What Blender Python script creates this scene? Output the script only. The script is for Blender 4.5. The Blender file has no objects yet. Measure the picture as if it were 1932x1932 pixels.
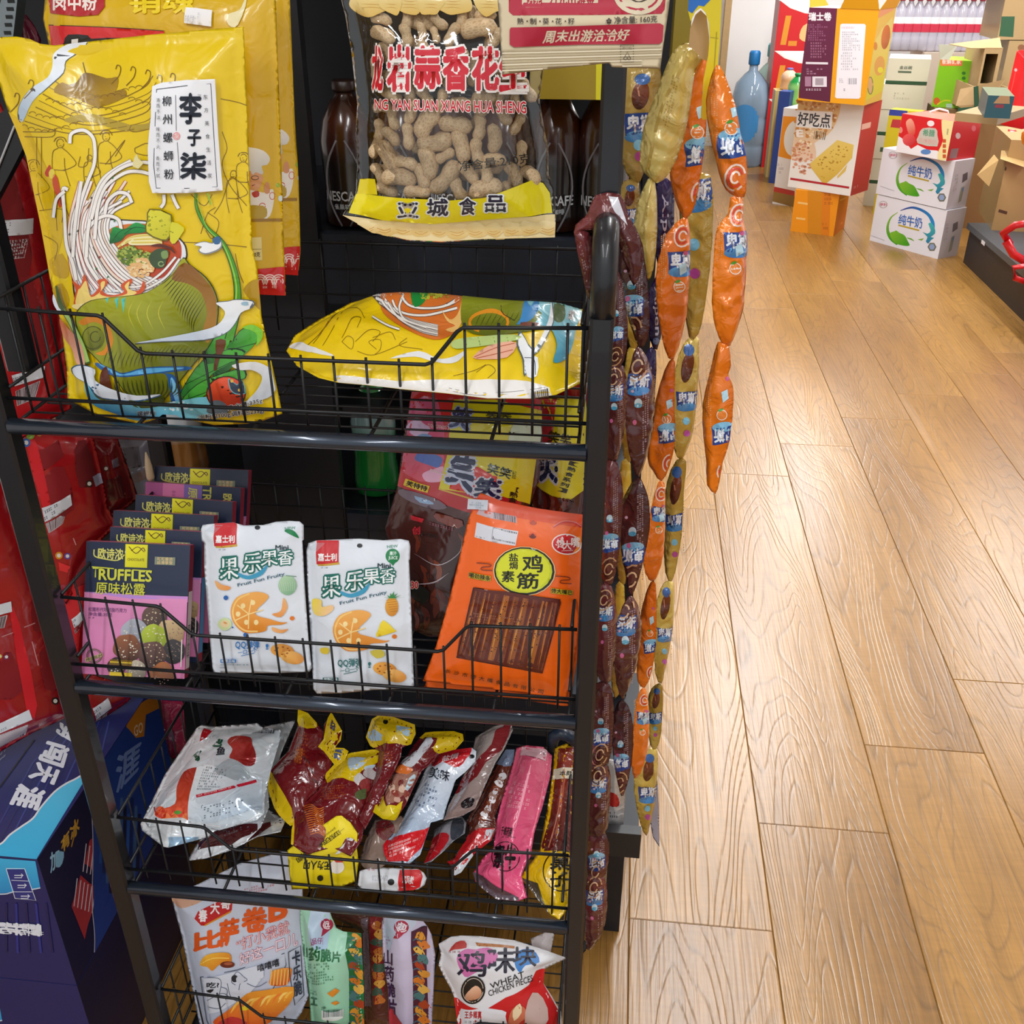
import bpy, bmesh, math, random
import numpy as np
from math import sin, cos, radians, pi, atan2, hypot
from mathutils import Vector, Matrix, noise
from mathutils.geometry import delaunay_2d_cdt

# ------------------------------------------------------------------ camera, world, lights, exposure
SC = bpy.context.scene
COL = SC.collection
FPX, TH, PH, CAMH = 1930.0, radians(28.9), radians(6.3), 1.6
cam_d = bpy.data.cameras.new('camera')
cam_d.sensor_fit = 'HORIZONTAL'; cam_d.sensor_width = 36.0
cam_d.lens = 36.0 * FPX / 1932.0
cam_d.clip_start = 0.02
cam = bpy.data.objects.new('camera', cam_d); COL.objects.link(cam)
cam.location = (0, 0, CAMH)
cam.rotation_euler = (pi / 2 - TH, 0, PH)
SC.camera = cam

world = bpy.data.worlds.new('shop_air'); SC.world = world; world.use_nodes = True
bg = world.node_tree.nodes['Background']
bg.inputs[0].default_value = (0.95, 0.98, 1.0, 1); bg.inputs[1].default_value = 0.6

def area(name, loc, sx, sy, power, rot=(0, 0, 0), col=(0.97, 0.985, 1.0)):
    l = bpy.data.lights.new(name, 'AREA'); l.shape = 'RECTANGLE'; l.size = sx; l.size_y = sy
    l.energy = power; l.color = col
    o = bpy.data.objects.new(name, l); COL.objects.link(o); o.location = loc; o.rotation_euler = rot
    return o
LAMPS = [(-0.75, -1.2, 2.2, 26), (0.62, -1.2, 2.2, 30), (0.5, 2.7, 2.4, 46), (0.9, 5.4, 2.4, 60), (1.6, 8.4, 2.4, 60),
         (3.0, 2.6, 2.4, 40), (3.0, 6.6, 2.4, 60), (-0.9, 2.4, 2.2, 10)]
for lx, ly, ln, pw in LAMPS:
    area('tube_light', (lx, ly, 2.78), 0.14, ln, pw)
SC.view_settings.view_transform = 'Standard'
SC.view_settings.look = 'None'
SC.view_settings.exposure = 0.36
SC.view_settings.gamma = 1.0
SC.view_settings.use_curve_mapping = False

# ------------------------------------------------------------------ photograph pixel -> place in the room
_fh = np.array([-sin(PH), cos(PH), 0.]); RT = np.array([cos(PH), sin(PH), 0.])
FW = _fh * cos(TH) + np.array([0, 0, -sin(TH)]); UP = _fh * sin(TH) + np.array([0, 0, cos(TH)])
CC = np.array([0, 0, CAMH])
def ray(x, y): return FW + RT * (x - 966) / FPX - UP * (y - 966) / FPX
def PY(x, y, Y): d = ray(x, y); return CC + d * (Y / d[1])
def PX(x, y, X): d = ray(x, y); return CC + d * (X / d[0])
def PZ(x, y, Z): d = ray(x, y); return CC + d * ((Z - CAMH) / d[2])
def PXs(w):
    v = np.asarray(w) - CC; z = v @ FW
    return np.array([966 + FPX * (v @ RT) / z, 966 - FPX * (v @ UP) / z])

# ------------------------------------------------------------------ materials
def lin(h):
    if isinstance(h, (tuple, list)): return h
    h = h.lstrip('#'); out = []
    for i in (0, 2, 4):
        c = int(h[i:i + 2], 16) / 255.0
        out.append(c / 12.92 if c <= 0.04045 else ((c + 0.055) / 1.055) ** 2.4)
    return tuple(out)
MATS = {}
def _new(key):
    m = bpy.data.materials.new(key); m.use_nodes = True; MATS[key] = m
    nt = m.node_tree; return m, nt, nt.nodes['Principled BSDF']
def film(rough=0.32, metal=0.0, coat=0.0, bump=0.25, scale=38.0, name='film'):
    """printed packaging: colour comes from the 'Col' attribute (the print), crinkles from procedural relief"""
    key = f'{name}_{rough}_{metal}_{coat}_{bump}_{scale}'
    if key in MATS: return MATS[key]
    m, nt, b = _new(key); L = nt.links
    a = nt.nodes.new('ShaderNodeAttribute'); a.attribute_name = 'Col'
    L.new(a.outputs['Color'], b.inputs['Base Color'])
    b.inputs['Roughness'].default_value = rough; b.inputs['Metallic'].default_value = metal
    b.inputs['Coat Weight'].default_value = coat; b.inputs['Coat Roughness'].default_value = 0.12
    if bump:
        g = nt.nodes.new('ShaderNodeNewGeometry')
        n = nt.nodes.new('ShaderNodeTexNoise'); n.inputs['Scale'].default_value = scale
        n.inputs['Detail'].default_value = 2.0; n.inputs['Distortion'].default_value = 1.2
        bp = nt.nodes.new('ShaderNodeBump'); bp.inputs['Strength'].default_value = bump
        bp.inputs['Distance'].default_value = 0.006
        L.new(g.outputs['Position'], n.inputs['Vector']); L.new(n.outputs['Fac'], bp.inputs['Height'])
        L.new(bp.outputs['Normal'], b.inputs['Normal'])
        if coat: L.new(bp.outputs['Normal'], b.inputs['Coat Normal'])
    return m
def plain(name, h, rough=0.5, metal=0.0, noise_s=0, noise_a=0.1, coat=0.0, bump=0.0):
    key = f'{name}_{h}_{rough}_{metal}'
    if key in MATS: return MATS[key]
    m, nt, b = _new(key); c = lin(h); L = nt.links
    b.inputs['Base Color'].default_value = (*c, 1); b.inputs['Roughness'].default_value = rough
    b.inputs['Metallic'].default_value = metal; b.inputs['Coat Weight'].default_value = coat
    if noise_s:
        tc = nt.nodes.new('ShaderNodeTexCoord')
        n = nt.nodes.new('ShaderNodeTexNoise'); n.inputs['Scale'].default_value = noise_s; n.inputs['Detail'].default_value = 4
        r = nt.nodes.new('ShaderNodeMapRange'); r.inputs['To Min'].default_value = 1 - noise_a; r.inputs['To Max'].default_value = 1 + noise_a
        v = nt.nodes.new('ShaderNodeMix'); v.data_type = 'RGBA'; v.blend_type = 'MULTIPLY'; v.inputs[0].default_value = 1
        v.inputs[6].default_value = (*c, 1)
        L.new(tc.outputs['Object'], n.inputs['Vector']); L.new(n.outputs['Fac'], r.inputs['Value'])
        L.new(r.outputs['Result'], v.inputs[7]); L.new(v.outputs[2], b.inputs['Base Color'])
        if bump:
            bp = nt.nodes.new('ShaderNodeBump'); bp.inputs['Strength'].default_value = bump; bp.inputs['Distance'].default_value = 0.002
            L.new(n.outputs['Fac'], bp.inputs['Height']); L.new(bp.outputs['Normal'], b.inputs['Normal'])
    return m
def clear(name='clear_film', h='ffffff', alpha=0.12, rough=0.08, bump=0.3, scale=30):
    """thin clear plastic: mostly transparent, with a wet sheen"""
    key = f'{name}_{h}_{alpha}_{rough}'
    if key in MATS: return MATS[key]
    m, nt, b = _new(key); L = nt.links; N = nt.nodes
    g = N.new('ShaderNodeNewGeometry')
    n = N.new('ShaderNodeTexNoise'); n.inputs['Scale'].default_value = scale; n.inputs['Distortion'].default_value = 1.5
    bp = N.new('ShaderNodeBump'); bp.inputs['Strength'].default_value = bump; bp.inputs['Distance'].default_value = 0.008
    L.new(g.outputs['Position'], n.inputs['Vector']); L.new(n.outputs['Fac'], bp.inputs['Height'])
    tr = N.new('ShaderNodeBsdfTransparent'); tr.inputs[0].default_value = (*lin(h), 1)
    gl = N.new('ShaderNodeBsdfGlossy'); gl.inputs['Roughness'].default_value = rough; L.new(bp.outputs['Normal'], gl.inputs['Normal'])
    fr = N.new('ShaderNodeFresnel'); fr.inputs['IOR'].default_value = 1.45; L.new(bp.outputs['Normal'], fr.inputs['Normal'])
    mr = N.new('ShaderNodeMapRange'); mr.inputs['To Min'].default_value = alpha * .25; mr.inputs['To Max'].default_value = 1.0
    L.new(fr.outputs[0], mr.inputs['Value'])
    mx = N.new('ShaderNodeMixShader'); L.new(mr.outputs[0], mx.inputs[0]); L.new(tr.outputs[0], mx.inputs[1]); L.new(gl.outputs[0], mx.inputs[2])
    N.remove(b); L.new(mx.outputs[0], N['Material Output'].inputs['Surface'])
    return m
METAL = plain('black_powder_coat', '1b1d22', 0.38, 0.2, 60, 0.12, 0.25)
WIRE = plain('black_wire', '17191d', 0.4, 0.3)

# ------------------------------------------------------------------ objects
ORG = {}
def tag(o, label=None, cat=None, group=None, kind=None):
    if label: o['label'] = label
    if cat: o['category'] = cat
    if group: o['group'] = group
    if kind: o['kind'] = kind
    return o
def mk(name, V, F, mat, parent=None, cols=None, smooth=False, mats=None, midx=None):
    """link ONE mesh object; vertices are world coordinates, the origin goes to its base (or its thing's base)"""
    V = np.asarray(V, dtype=float).reshape(-1, 3)
    root = parent
    if parent is not None:
        off = ORG[parent.name]
    else:
        lo, hi = V.min(0), V.max(0); off = np.array([(lo[0] + hi[0]) / 2, (lo[1] + hi[1]) / 2, lo[2]])
    me = bpy.data.meshes.new(name)
    me.from_pydata([tuple(p) for p in (V - off)], [], [tuple(int(i) for i in f) for f in F])
    if cols is not None:
        ca = me.color_attributes.new('Col', 'FLOAT_COLOR', 'POINT')
        arr = np.ones((len(V), 4), dtype=np.float32); arr[:, :3] = np.asarray(cols, dtype=np.float32).reshape(-1, 3)
        ca.data.foreach_set('color', arr.ravel())
    for m in (mats or [mat]): me.materials.append(m)
    if midx is not None: me.polygons.foreach_set('material_index', [int(i) for i in midx])
    if smooth: me.polygons.foreach_set('use_smooth', [True] * len(me.polygons))
    me.update()
    o = bpy.data.objects.new(name, me); COL.objects.link(o)
    if parent is not None: o.parent = parent
    else: o.location = off
    ORG[o.name] = off
    return o
def empty(name, loc):
    o = bpy.data.objects.new(name, None); COL.objects.link(o); o.location = loc; o.empty_display_size = 0.05
    ORG[o.name] = np.array(loc, dtype=float); return o
class MB:
    def __init__(s): s.v = []; s.f = []; s.c = []
    def add(s, V, F, col=None):
        n = len(s.v); s.v += [tuple(p) for p in V]; s.f += [tuple(i + n for i in f) for f in F]
        if col is not None: s.c += [lin(col)] * len(V)
    def box(s, a, b, col=None):
        x0, y0, z0 = a; x1, y1, z1 = b
        s.add([(x0, y0, z0), (x1, y0, z0), (x1, y1, z0), (x0, y1, z0), (x0, y0, z1), (x1, y0, z1), (x1, y1, z1), (x0, y1, z1)],
              [(0, 3, 2, 1), (4, 5, 6, 7), (0, 1, 5, 4), (1, 2, 6, 5), (2, 3, 7, 6), (3, 0, 4, 7)], col)
    def hexa(s, B, T, col=None):
        s.add(list(B) + list(T), [(0, 3, 2, 1), (4, 5, 6, 7), (0, 1, 5, 4), (1, 2, 6, 5), (2, 3, 7, 6), (3, 0, 4, 7)], col)
    def tube(s, pts, r, n=8, cap=True, col=None):
        P = [Vector(p) for p in pts]; m = len(P); rr = r if isinstance(r, (list, tuple)) else [r] * m
        V = []; up = Vector((0, 0, 1)); prev = None
        for i, p in enumerate(P):
            t = (P[min(i + 1, m - 1)] - P[max(i - 1, 0)]).normalized()
            a = prev if prev is not None else (up if abs(t.z) < 0.9 else Vector((1, 0, 0)))
            a = (a - t * a.dot(t)).normalized(); prev = a; b = t.cross(a)
            for k in range(n):
                an = 2 * pi * k / n; V.append(p + (a * cos(an) + b * sin(an)) * rr[i])
        F = [(i * n + k, i * n + (k + 1) % n, (i + 1) * n + (k + 1) % n, (i + 1) * n + k) for i in range(m - 1) for k in range(n)]
        if cap: F += [tuple(range(n))[::-1], tuple(range((m - 1) * n, m * n))]
        s.add(V, F, col)
    def lathe(s, prof, c, n=20, col=None, axis=None, cols=None):
        """prof: [(radius, height)], c: base centre"""
        V = []
        for (r, h) in prof:
            for k in range(n):
                a = 2 * pi * k / n; V.append((c[0] + r * cos(a), c[1] + r * sin(a), c[2] + h))
        m = len(prof)
        F = [(i * n + k, i * n + (k + 1) % n, (i + 1) * n + (k + 1) % n, (i + 1) * n + k) for i in range(m - 1) for k in range(n)]
        F += [tuple(range(n))[::-1], tuple(range((m - 1) * n, m * n))]
        s.add(V, F, col)
        if cols: 
            for cc in cols: s.c += [lin(cc)] * n
    def build(s, name, mat, parent=None, smooth=False, cols=False):
        return mk(name, s.v, s.f, mat, parent, s.c if cols else None, smooth)

def smooth_pts(P, n=6, closed=False):
    """Catmull-Rom through the points"""
    P = [np.array(p, float) for p in P]; m = len(P)
    if m < 3: return [np.array(p) for p in P]
    out = []
    R = range(m) if closed else range(m - 1)
    for i in R:
        p1, p2 = P[i], P[(i + 1) % m]
        p0 = P[(i - 1) % m] if (closed or i > 0) else 2 * p1 - p2
        p3 = P[(i + 2) % m] if (closed or i < m - 2) else 2 * p2 - p1
        for k in range(n):
            t = k / n
            out.append(0.5 * ((2 * p1) + (-p0 + p2) * t + (2 * p0 - 5 * p1 + 4 * p2 - p3) * t * t + (-p0 + 3 * p1 - 3 * p2 + p3) * t ** 3))
    if not closed: out.append(P[-1])
    return out
def ell(cx, cy, rx, ry=None, rot=0, n=22, a0=0, a1=360):
    ry = rx if ry is None else ry; r = radians(rot); out = []
    full = abs(a1 - a0) >= 360
    for k in range(n if full else n + 1):
        a = radians(a0 + (a1 - a0) * k / n); x, y = rx * cos(a), ry * sin(a)
        out.append((cx + x * cos(r) - y * sin(r), cy + x * sin(r) + y * cos(r)))
    return out
def rect(x0, y0, x1, y1): return [(x0, y0), (x1, y0), (x1, y1), (x0, y1)]

_TX = {}
def text_mesh(s, off=0.0, sp=1.0):
    k = (s, off, sp)
    if k not in _TX:
        c = bpy.data.curves.new('lettering', 'FONT'); c.body = s; c.align_x = 'CENTER'; c.offset = off; c.resolution_u = 2
        c.space_line = sp
        o = bpy.data.objects.new('lettering', c); me = bpy.data.meshes.new_from_object(o); me.calc_loop_triangles()
        V = np.array([v.co[:2] for v in me.vertices]).reshape(-1, 2); T = [tuple(t.vertices) for t in me.loop_triangles]
        bpy.data.objects.remove(o); bpy.data.curves.remove(c); bpy.data.meshes.remove(me)
        _TX[k] = (V, T)
    return _TX[k]

def in_poly(p, poly):
    x, y = p[:, 0], p[:, 1]; inside = np.zeros(len(p), bool); n = len(poly)
    for i in range(n):
        x0, y0 = poly[i]; x1, y1 = poly[(i + 1) % n]
        c = ((y0 > y) != (y1 > y)) & (x < (x1 - x0) * (y - y0) / (y1 - y0 + 1e-30) + x0)
        inside ^= c
    return inside
def edge_dist(p, poly):
    d = np.full(len(p), 1e9); n = len(poly)
    for i in range(n):
        a = poly[i]; b = poly[(i + 1) % n]; ab = b - a; l2 = ab @ ab + 1e-20
        t = np.clip(((p - a) @ ab) / l2, 0, 1); q = a + t[:, None] * ab
        d = np.minimum(d, np.hypot(p[:, 0] - q[:, 0], p[:, 1] - q[:, 1]))
    return d

class Surf:
    """a sheet of packaging standing in the room: a plane through three photographed points, an outline, a pillow bulge.
    Printing is laid on its curved surface."""
    def __init__(s, pts3, outline=None, T=0.0, roll=0.03, amp=0.0, wl=0.05, seed=1, seal=0.0, sm=0, ridge=None, step=0.0034, at=(0, 0, 1)):
        s.tf = at
        A, B, C3 = [np.array(p, float) if len(p) == 3 and p[2] is not None and isinstance(p, np.ndarray) else PY(*p) for p in pts3]
        s.O = A; N = np.cross(B - A, C3 - A); N /= np.linalg.norm(N)
        if N @ (CC - A) < 0: N = -N
        s.N = N; U = np.cross([0, 0, 1.0], N)
        if np.linalg.norm(U) < 0.15: U = np.array([1.0, 0, 0]) - N * N[0]
        U /= np.linalg.norm(U); s.U = U; s.V = np.cross(N, U)
        s.T, s.roll, s.amp, s.wl, s.seal, s.step = T, roll, amp, wl, seal, step
        s.ridge = ridge
        rnd = random.Random(seed)
        s.waves = []
        for k in range(5):
            a = rnd.uniform(0, pi); w = wl * rnd.uniform(0.6, 1.6); s.waves.append((cos(a) * 2 * pi / w, sin(a) * 2 * pi / w, rnd.uniform(0, 6.28), rnd.uniform(0.4, 1)))
        s.out = None; s.outl = None
        s.pv = []; s.pf = []; s.pc = []; s.nv = 0; s.layer = 0
        if outline is not None:
            o = smooth_pts(outline, sm, True) if sm else outline
            s.outl = np.array([s._flat(p) for p in o])
            a = 0.5 * np.sum(s.outl[:, 0] * np.roll(s.outl[:, 1], -1) - np.roll(s.outl[:, 0], -1) * s.outl[:, 1])
            if a < 0: s.outl = s.outl[::-1]
    def at(s, ox=0, oy=0, sc=1): s.tf = (ox, oy, sc); return s
    def _flat(s, p, off=0.0):
        p = (s.tf[0] + p[0] / s.tf[2], s.tf[1] + p[1] / s.tf[2])
        d = ray(p[0], p[1]); t = ((s.O + s.N * off - CC) @ s.N) / (d @ s.N); w = CC + d * t - s.O
        return (w @ s.U, w @ s.V)
    def h(s, uv):
        uv = np.asarray(uv, float).reshape(-1, 2)
        if s.outl is None or (s.T == 0 and s.amp == 0): return np.zeros(len(uv))
        d = edge_dist(uv, s.outl); d[~in_poly(uv, s.outl)] = 0
        q = np.clip((d - s.seal) / s.roll, 0, 1); prof = np.sin(q * pi / 2) ** 0.9
        w = np.zeros(len(uv)); tot = 0
        for kx, ky, ph, a in s.waves:
            w += a * np.sin(kx * uv[:, 0] + ky * uv[:, 1] + ph + 0.8 * np.sin(kx * 0.6 * uv[:, 1] + ph)); tot += a
        q2 = np.clip(d / 0.012, 0, 1)
        r = s.T * prof + s.amp * (w / tot * 1.6) * (0.25 + 0.75 * q2)
        if s.ridge is not None: r = r + s.ridge(uv) * q2
        return r
    def uv(s, P):
        """photograph pixels -> sheet coordinates on the bulged surface"""
        P = np.asarray(P, float).reshape(-1, 2) / s.tf[2] + np.array(s.tf[:2])
        D = FW[None] + RT[None] * ((P[:, 0:1] - 966) / FPX) - UP[None] * ((P[:, 1:2] - 966) / FPX)
        den = D @ s.N; h = np.zeros(len(P)); base = (s.O - CC) @ s.N
        for it in range(1 if (s.T == 0 and s.amp == 0) else 4):
            t = (base + h) / den; W = CC + D * t[:, None] - s.O; q = np.stack([W @ s.U, W @ s.V], 1)
            if not (s.T == 0 and s.amp == 0): h = 0.5 * h + 0.5 * s.h(q) if it else s.h(q)
        return q
    def w(s, uv, off=0.0):
        uv = np.asarray(uv, float).reshape(-1, 2); h = s.h(uv) + off
        return s.O + uv[:, 0:1] * s.U + uv[:, 1:2] * s.V + h[:, None] * s.N
    def p3(s, x, y, off=0.0): return s.w(s.uv([(x, y)]), off)[0]
    # ---- colours (flat, or a blend between two print inks along a line)
    def _cols(s, uv, col):
        if isinstance(col, str): return np.tile(np.array(lin(col)), (len(uv), 1))
        c1, c2, p1, p2 = col; a, b = s.uv([p1, p2]); d = b - a
        t = np.clip(((uv - a) @ d) / (d @ d + 1e-12), 0, 1)[:, None]
        return np.array(lin(c1)) * (1 - t) + np.array(lin(c2)) * t
    def _put(s, uv, tris, col, lay=None, per=0, ex=0):
        if len(uv) == 0 or len(tris) == 0: return
        if lay is None: s.layer += 1; lay = s.layer
        off = 0.0003 + lay * 0.00005 + ex
        s.pv.append(s.w(uv, off + ((np.arange(len(uv)) // per) * 9e-6 if per else 0))); s.pf += [tuple(i + s.nv for i in t) for t in tris]; s.nv += len(uv)
        s.pc.append(s._cols(uv, col))
    def _tri(s, poly_uv, clip=True, step=None):
        step = step or s.step
        P = np.asarray(poly_uv, float)
        lo, hi = P.min(0), P.max(0)
        pts = [tuple(p) for p in P]; faces = [list(range(len(P)))]
        doclip = clip and s.outl is not None and not in_poly(P, s.outl).all()
        if doclip:
            faces.append(list(range(len(pts), len(pts) + len(s.outl)))); pts += [tuple(p) for p in s.outl]
        if s.T or s.amp:
            # keep long edges following the curve
            P2 = []
            for i in range(len(P)):
                a, b = P[i], P[(i + 1) % len(P)]; n = max(1, int(np.hypot(*(b - a)) / step))
                P2 += [a + (b - a) * k / n for k in range(n)]
            pts = [tuple(p) for p in P2]; faces = [list(range(len(P2)))]
            if doclip:
                faces.append(list(range(len(pts), len(pts) + len(s.outl)))); pts += [tuple(p) for p in s.outl]
            nx = int((hi[0] - lo[0]) / step); ny = int((hi[1] - lo[1]) / step)
            if nx > 0 and ny > 0 and nx * ny < 60000:
                g = np.array([(lo[0] + (i + 0.5 + 0.25 * (j % 2)) * (hi[0] - lo[0]) / nx, lo[1] + (j + 0.5) * (hi[1] - lo[1]) / ny) for i in range(nx) for j in range(ny)])
                k = in_poly(g, np.array(P2)); g = g[k]
                if len(g):
                    g = g[edge_dist(g, np.array(P2)) > step * 0.3]; pts += [tuple(p) for p in g]
        r = delaunay_2d_cdt([Vector(p) for p in pts], [], faces, 1, 1e-7, True)
        uv = np.array([(v.x, v.y) for v in r[0]]).reshape(-1, 2); F = r[2]; of = r[5]
        if doclip: F = [f for f, o in zip(F, of) if 0 in o and 1 in o]
        if len(F):
            cen = np.array([uv[list(f)].mean(0) for f in F]); k = in_poly(cen, P); F = [f for f, q in zip(F, k) if q]
        return uv, F
    # ---- print operations, all in photograph pixels
    def poly(s, pts, col, sm=0, lay=None, clip=True):
        if sm: pts = smooth_pts(pts, sm, True)
        uv = s.uv(pts)
        a = 0.5 * np.sum(uv[:, 0] * np.roll(uv[:, 1], -1) - np.roll(uv[:, 0], -1) * uv[:, 1])
        if a < 0: uv = uv[::-1]
        V, F = s._tri(uv, clip); s._put(V, F, col, lay); return s
    def line(s, pts, wd, col, sm=5, lay=None, closed=False, taper=0):
        """stroke of width wd px"""
        P = np.array(smooth_pts(pts, sm, closed) if sm and len(pts) > 2 else pts, float)
        if closed: P = np.vstack([P, P[:1]])
        if len(P) == 2:
            n = max(2, int(np.hypot(*(P[1] - P[0])) / 14)); P = np.array([P[0] + (P[1] - P[0]) * k / n for k in range(n + 1)])
        t = np.gradient(P, axis=0); t /= (np.hypot(t[:, 0], t[:, 1])[:, None] + 1e-9); nrm = np.stack([-t[:, 1], t[:, 0]], 1)
        k = np.linspace(0, 1, len(P))
        if isinstance(wd, (list, tuple)): w = np.interp(k, np.linspace(0, 1, len(wd)), wd)
        else: w = np.full(len(P), float(wd))
        if taper: w = w * np.clip(np.minimum(k, 1 - k) * taper, 0.15, 1)
        A = P + nrm * w[:, None] / 2; B = P - nrm * w[:, None] / 2
        uv = s.uv(np.vstack([A, B])); n = len(P)
        F = []
        ok = in_poly(uv, s.outl) if s.outl is not None else np.ones(len(uv), bool)
        for i in range(n - 1):
            if ok[i] and ok[i + 1] and ok[n + i] and ok[n + i + 1]: F.append((i, i + 1, n + i + 1, n + i))
        s._put(uv, F, col, lay); return s
    def text(s, st, quad, col, bold=0.0, outline=None, sp=1.0, lay=None):
        """lettering set into the photographed box tl,tr,br,bl (or x0,y0,x1,y1)"""
        if len(quad) == 4 and not isinstance(quad[0], (tuple, list)): quad = rect(*quad)
        Q = np.array(quad, float)
        V0, T0 = text_mesh(st, 0.0, sp); lo, hi = V0.min(0), V0.max(0)
        todo = ([(outline[1], outline[0])] if outline else []) + [(bold, col)]
        for off, c in todo:
            off = abs(off)
            dirs = [(0, 0)] if off == 0 else [(off * cos(a * pi / 4 + .4), off * sin(a * pi / 4 + .4)) for a in range(8 if off > .04 else 4)][::1 if off > .04 else 1]
            if off > 0 and off <= .04: dirs = [(off, 0), (-off, 0), (0, off), (0, -off)]
            Vs = []; Ts = []
            for k, (dx, dy) in enumerate(dirs):
                Ts += [tuple(i + k * len(V0) for i in t) for t in T0]; Vs.append(V0 + np.array([dx, dy]))
            V = np.vstack(Vs); T = Ts; q = (V - lo) / (hi - lo + 1e-9); u, v = q[:, 0:1], 1 - q[:, 1:2]
            P = (1 - v) * ((1 - u) * Q[0] + u * Q[1]) + v * ((1 - u) * Q[3] + u * Q[2])
            uv = s.uv(P)
            if s.outl is not None:
                ok = in_poly(uv, s.outl); T = [t for t in T if ok[t[0]] and ok[t[1]] and ok[t[2]]]
            s._put(uv, T, c, lay, len(V0), 1.3e-4); s.layer += (lay is None)
        return s
    def fine(s, quad, rows, col, fill=0.8, seed=3, gl=7):
        """rows of print too small to read: short marks"""
        if len(quad) == 4 and not isinstance(quad[0], (tuple, list)): quad = rect(*quad)
        Q = np.array(quad, float); rnd = random.Random(seed); V = []; F = []
        f = lambda u, v: (1 - v) * ((1 - u) * Q[0] + u * Q[1]) + v * ((1 - u) * Q[3] + u * Q[2])
        wpx = np.hypot(*(Q[1] - Q[0])); n = max(2, int(wpx / gl))
        for r in range(rows):
            L = rnd.uniform(0.55, 1.0)
            for i in range(int(n * L)):
                if rnd.random() > fill: continue
                v0 = (r + 0.18) / rows; v1 = (r + 0.72) / rows; u0 = (i + 0.1) / n; u1 = (i + rnd.uniform(0.55, 0.9)) / n
                k = len(V); V += [f(u0, v0), f(u1, v0), f(u1, v0 + (v1 - v0) * .3), f(u0, v0 + (v1 - v0) * .3)]; F.append((k, k + 1, k + 2, k + 3))
                k = len(V); V += [f(u0, v1 - (v1 - v0) * .3), f(u1, v1 - (v1 - v0) * .3), f(u1, v1), f(u0, v1)]; F.append((k, k + 1, k + 2, k + 3))
                if rnd.random() < .6:
                    k = len(V); um = (u0 + u1) / 2; e = 0.12 / n; V += [f(um - e, v0), f(um + e, v0), f(um + e, v1), f(um - e, v1)]; F.append((k, k + 1, k + 2, k + 3))
        if V: s._put(s.uv(V), F, col, None, 0, 1e-4)
        return s
    def bars(s, quad, n, col='20202a', seed=1):
        if len(quad) == 4 and not isinstance(quad[0], (tuple, list)): quad = rect(*quad)
        Q = np.array(quad, float); rnd = random.Random(seed); V = []; F = []
        f = lambda u, v: (1 - v) * ((1 - u) * Q[0] + u * Q[1]) + v * ((1 - u) * Q[3] + u * Q[2])
        for i in range(n):
            u0 = i / n; u1 = (i + rnd.choice([0.3, 0.45, 0.7])) / n; k = len(V)
            V += [f(u0, 0), f(u1, 0), f(u1, 1), f(u0, 1)]; F.append((k, k + 1, k + 2, k + 3))
        s._put(s.uv(V), F, col, None, 0, 1e-4); return s
    def specks(s, poly, n, col, size=(2, 4), seed=1, lay=None):
        rnd = random.Random(seed); P = np.array(poly, float); lo, hi = P.min(0), P.max(0); V = []; F = []
        c = 0
        while c < n * 8 and len(F) < n:
            c += 1; p = np.array([rnd.uniform(lo[0], hi[0]), rnd.uniform(lo[1], hi[1])])
            if not in_poly(p[None], P)[0]: continue
            r = rnd.uniform(*size); a0 = rnd.uniform(0, 6); k = len(V); e = rnd.uniform(.5, 1)
            for q in range(6):
                a = a0 + q * pi / 3; V.append(p + np.array([cos(a) * r, sin(a) * r * e]))
            F.append(tuple(range(k, k + 6)))
        if V: s._put(s.uv(V), F, col, lay)
        return s
    # ---- meshes
    def body(s, name, col, mat, parent=None, back=0.5, step=None, minback=0.003):
        """front and back skins joined at the sealed edge"""
        V, F = s._tri(s.outl, False, step)
        W = s.w(V); n = len(V)
        hb = s.h(V); d = edge_dist(V, s.outl); q = np.clip((d - s.seal) / max(s.roll, 1e-4), 0, 1)
        bk = np.sin(q * pi / 2) * s.T * back + np.clip(d / 0.004, 0, 1) * 0.0006
        Wb = s.O + V[:, 0:1] * s.U + V[:, 1:2] * s.V - bk[:, None] * s.N + (s.amp * 0 * s.N)
        # one skin: back copies only of inner verts
        on = d < 1e-6
        idx = {}; VV = list(W); 
        for i in range(n):
            if on[i]: idx[i] = i
            else: idx[i] = len(VV); VV.append(Wb[i])
        ff = []
        for f in F:
            a, b, c = [W[i] for i in f[:3]]
            if np.cross(b - a, c - a) @ s.N < 0: f = f[::-1]
            ff.append(tuple(f))
        FF = ff + [tuple(idx[i] for i in f[::-1]) for f in ff]
        cols = s._cols(V, col); cc = np.vstack([cols] + ([cols[~on]] if (~on).any() else []))
        s.obj = mk(name, VV, FF, mat, parent, cc, True); return s.obj
    def printed(s, parent, mat, name='printed_artwork'):
        if not s.pv: return None
        V = np.vstack(s.pv); C_ = np.vstack(s.pc)
        FF = []
        for f in s.pf:
            a, b, c = V[f[0]], V[f[1]], V[f[2]]
            FF.append(f[::-1] if np.cross(b - a, c - a) @ s.N < 0 else f)
        o = mk(name, V, FF, mat, parent, C_, True)
        s.pv = []; s.pf = []; s.pc = []; s.nv = 0
        return o
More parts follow.
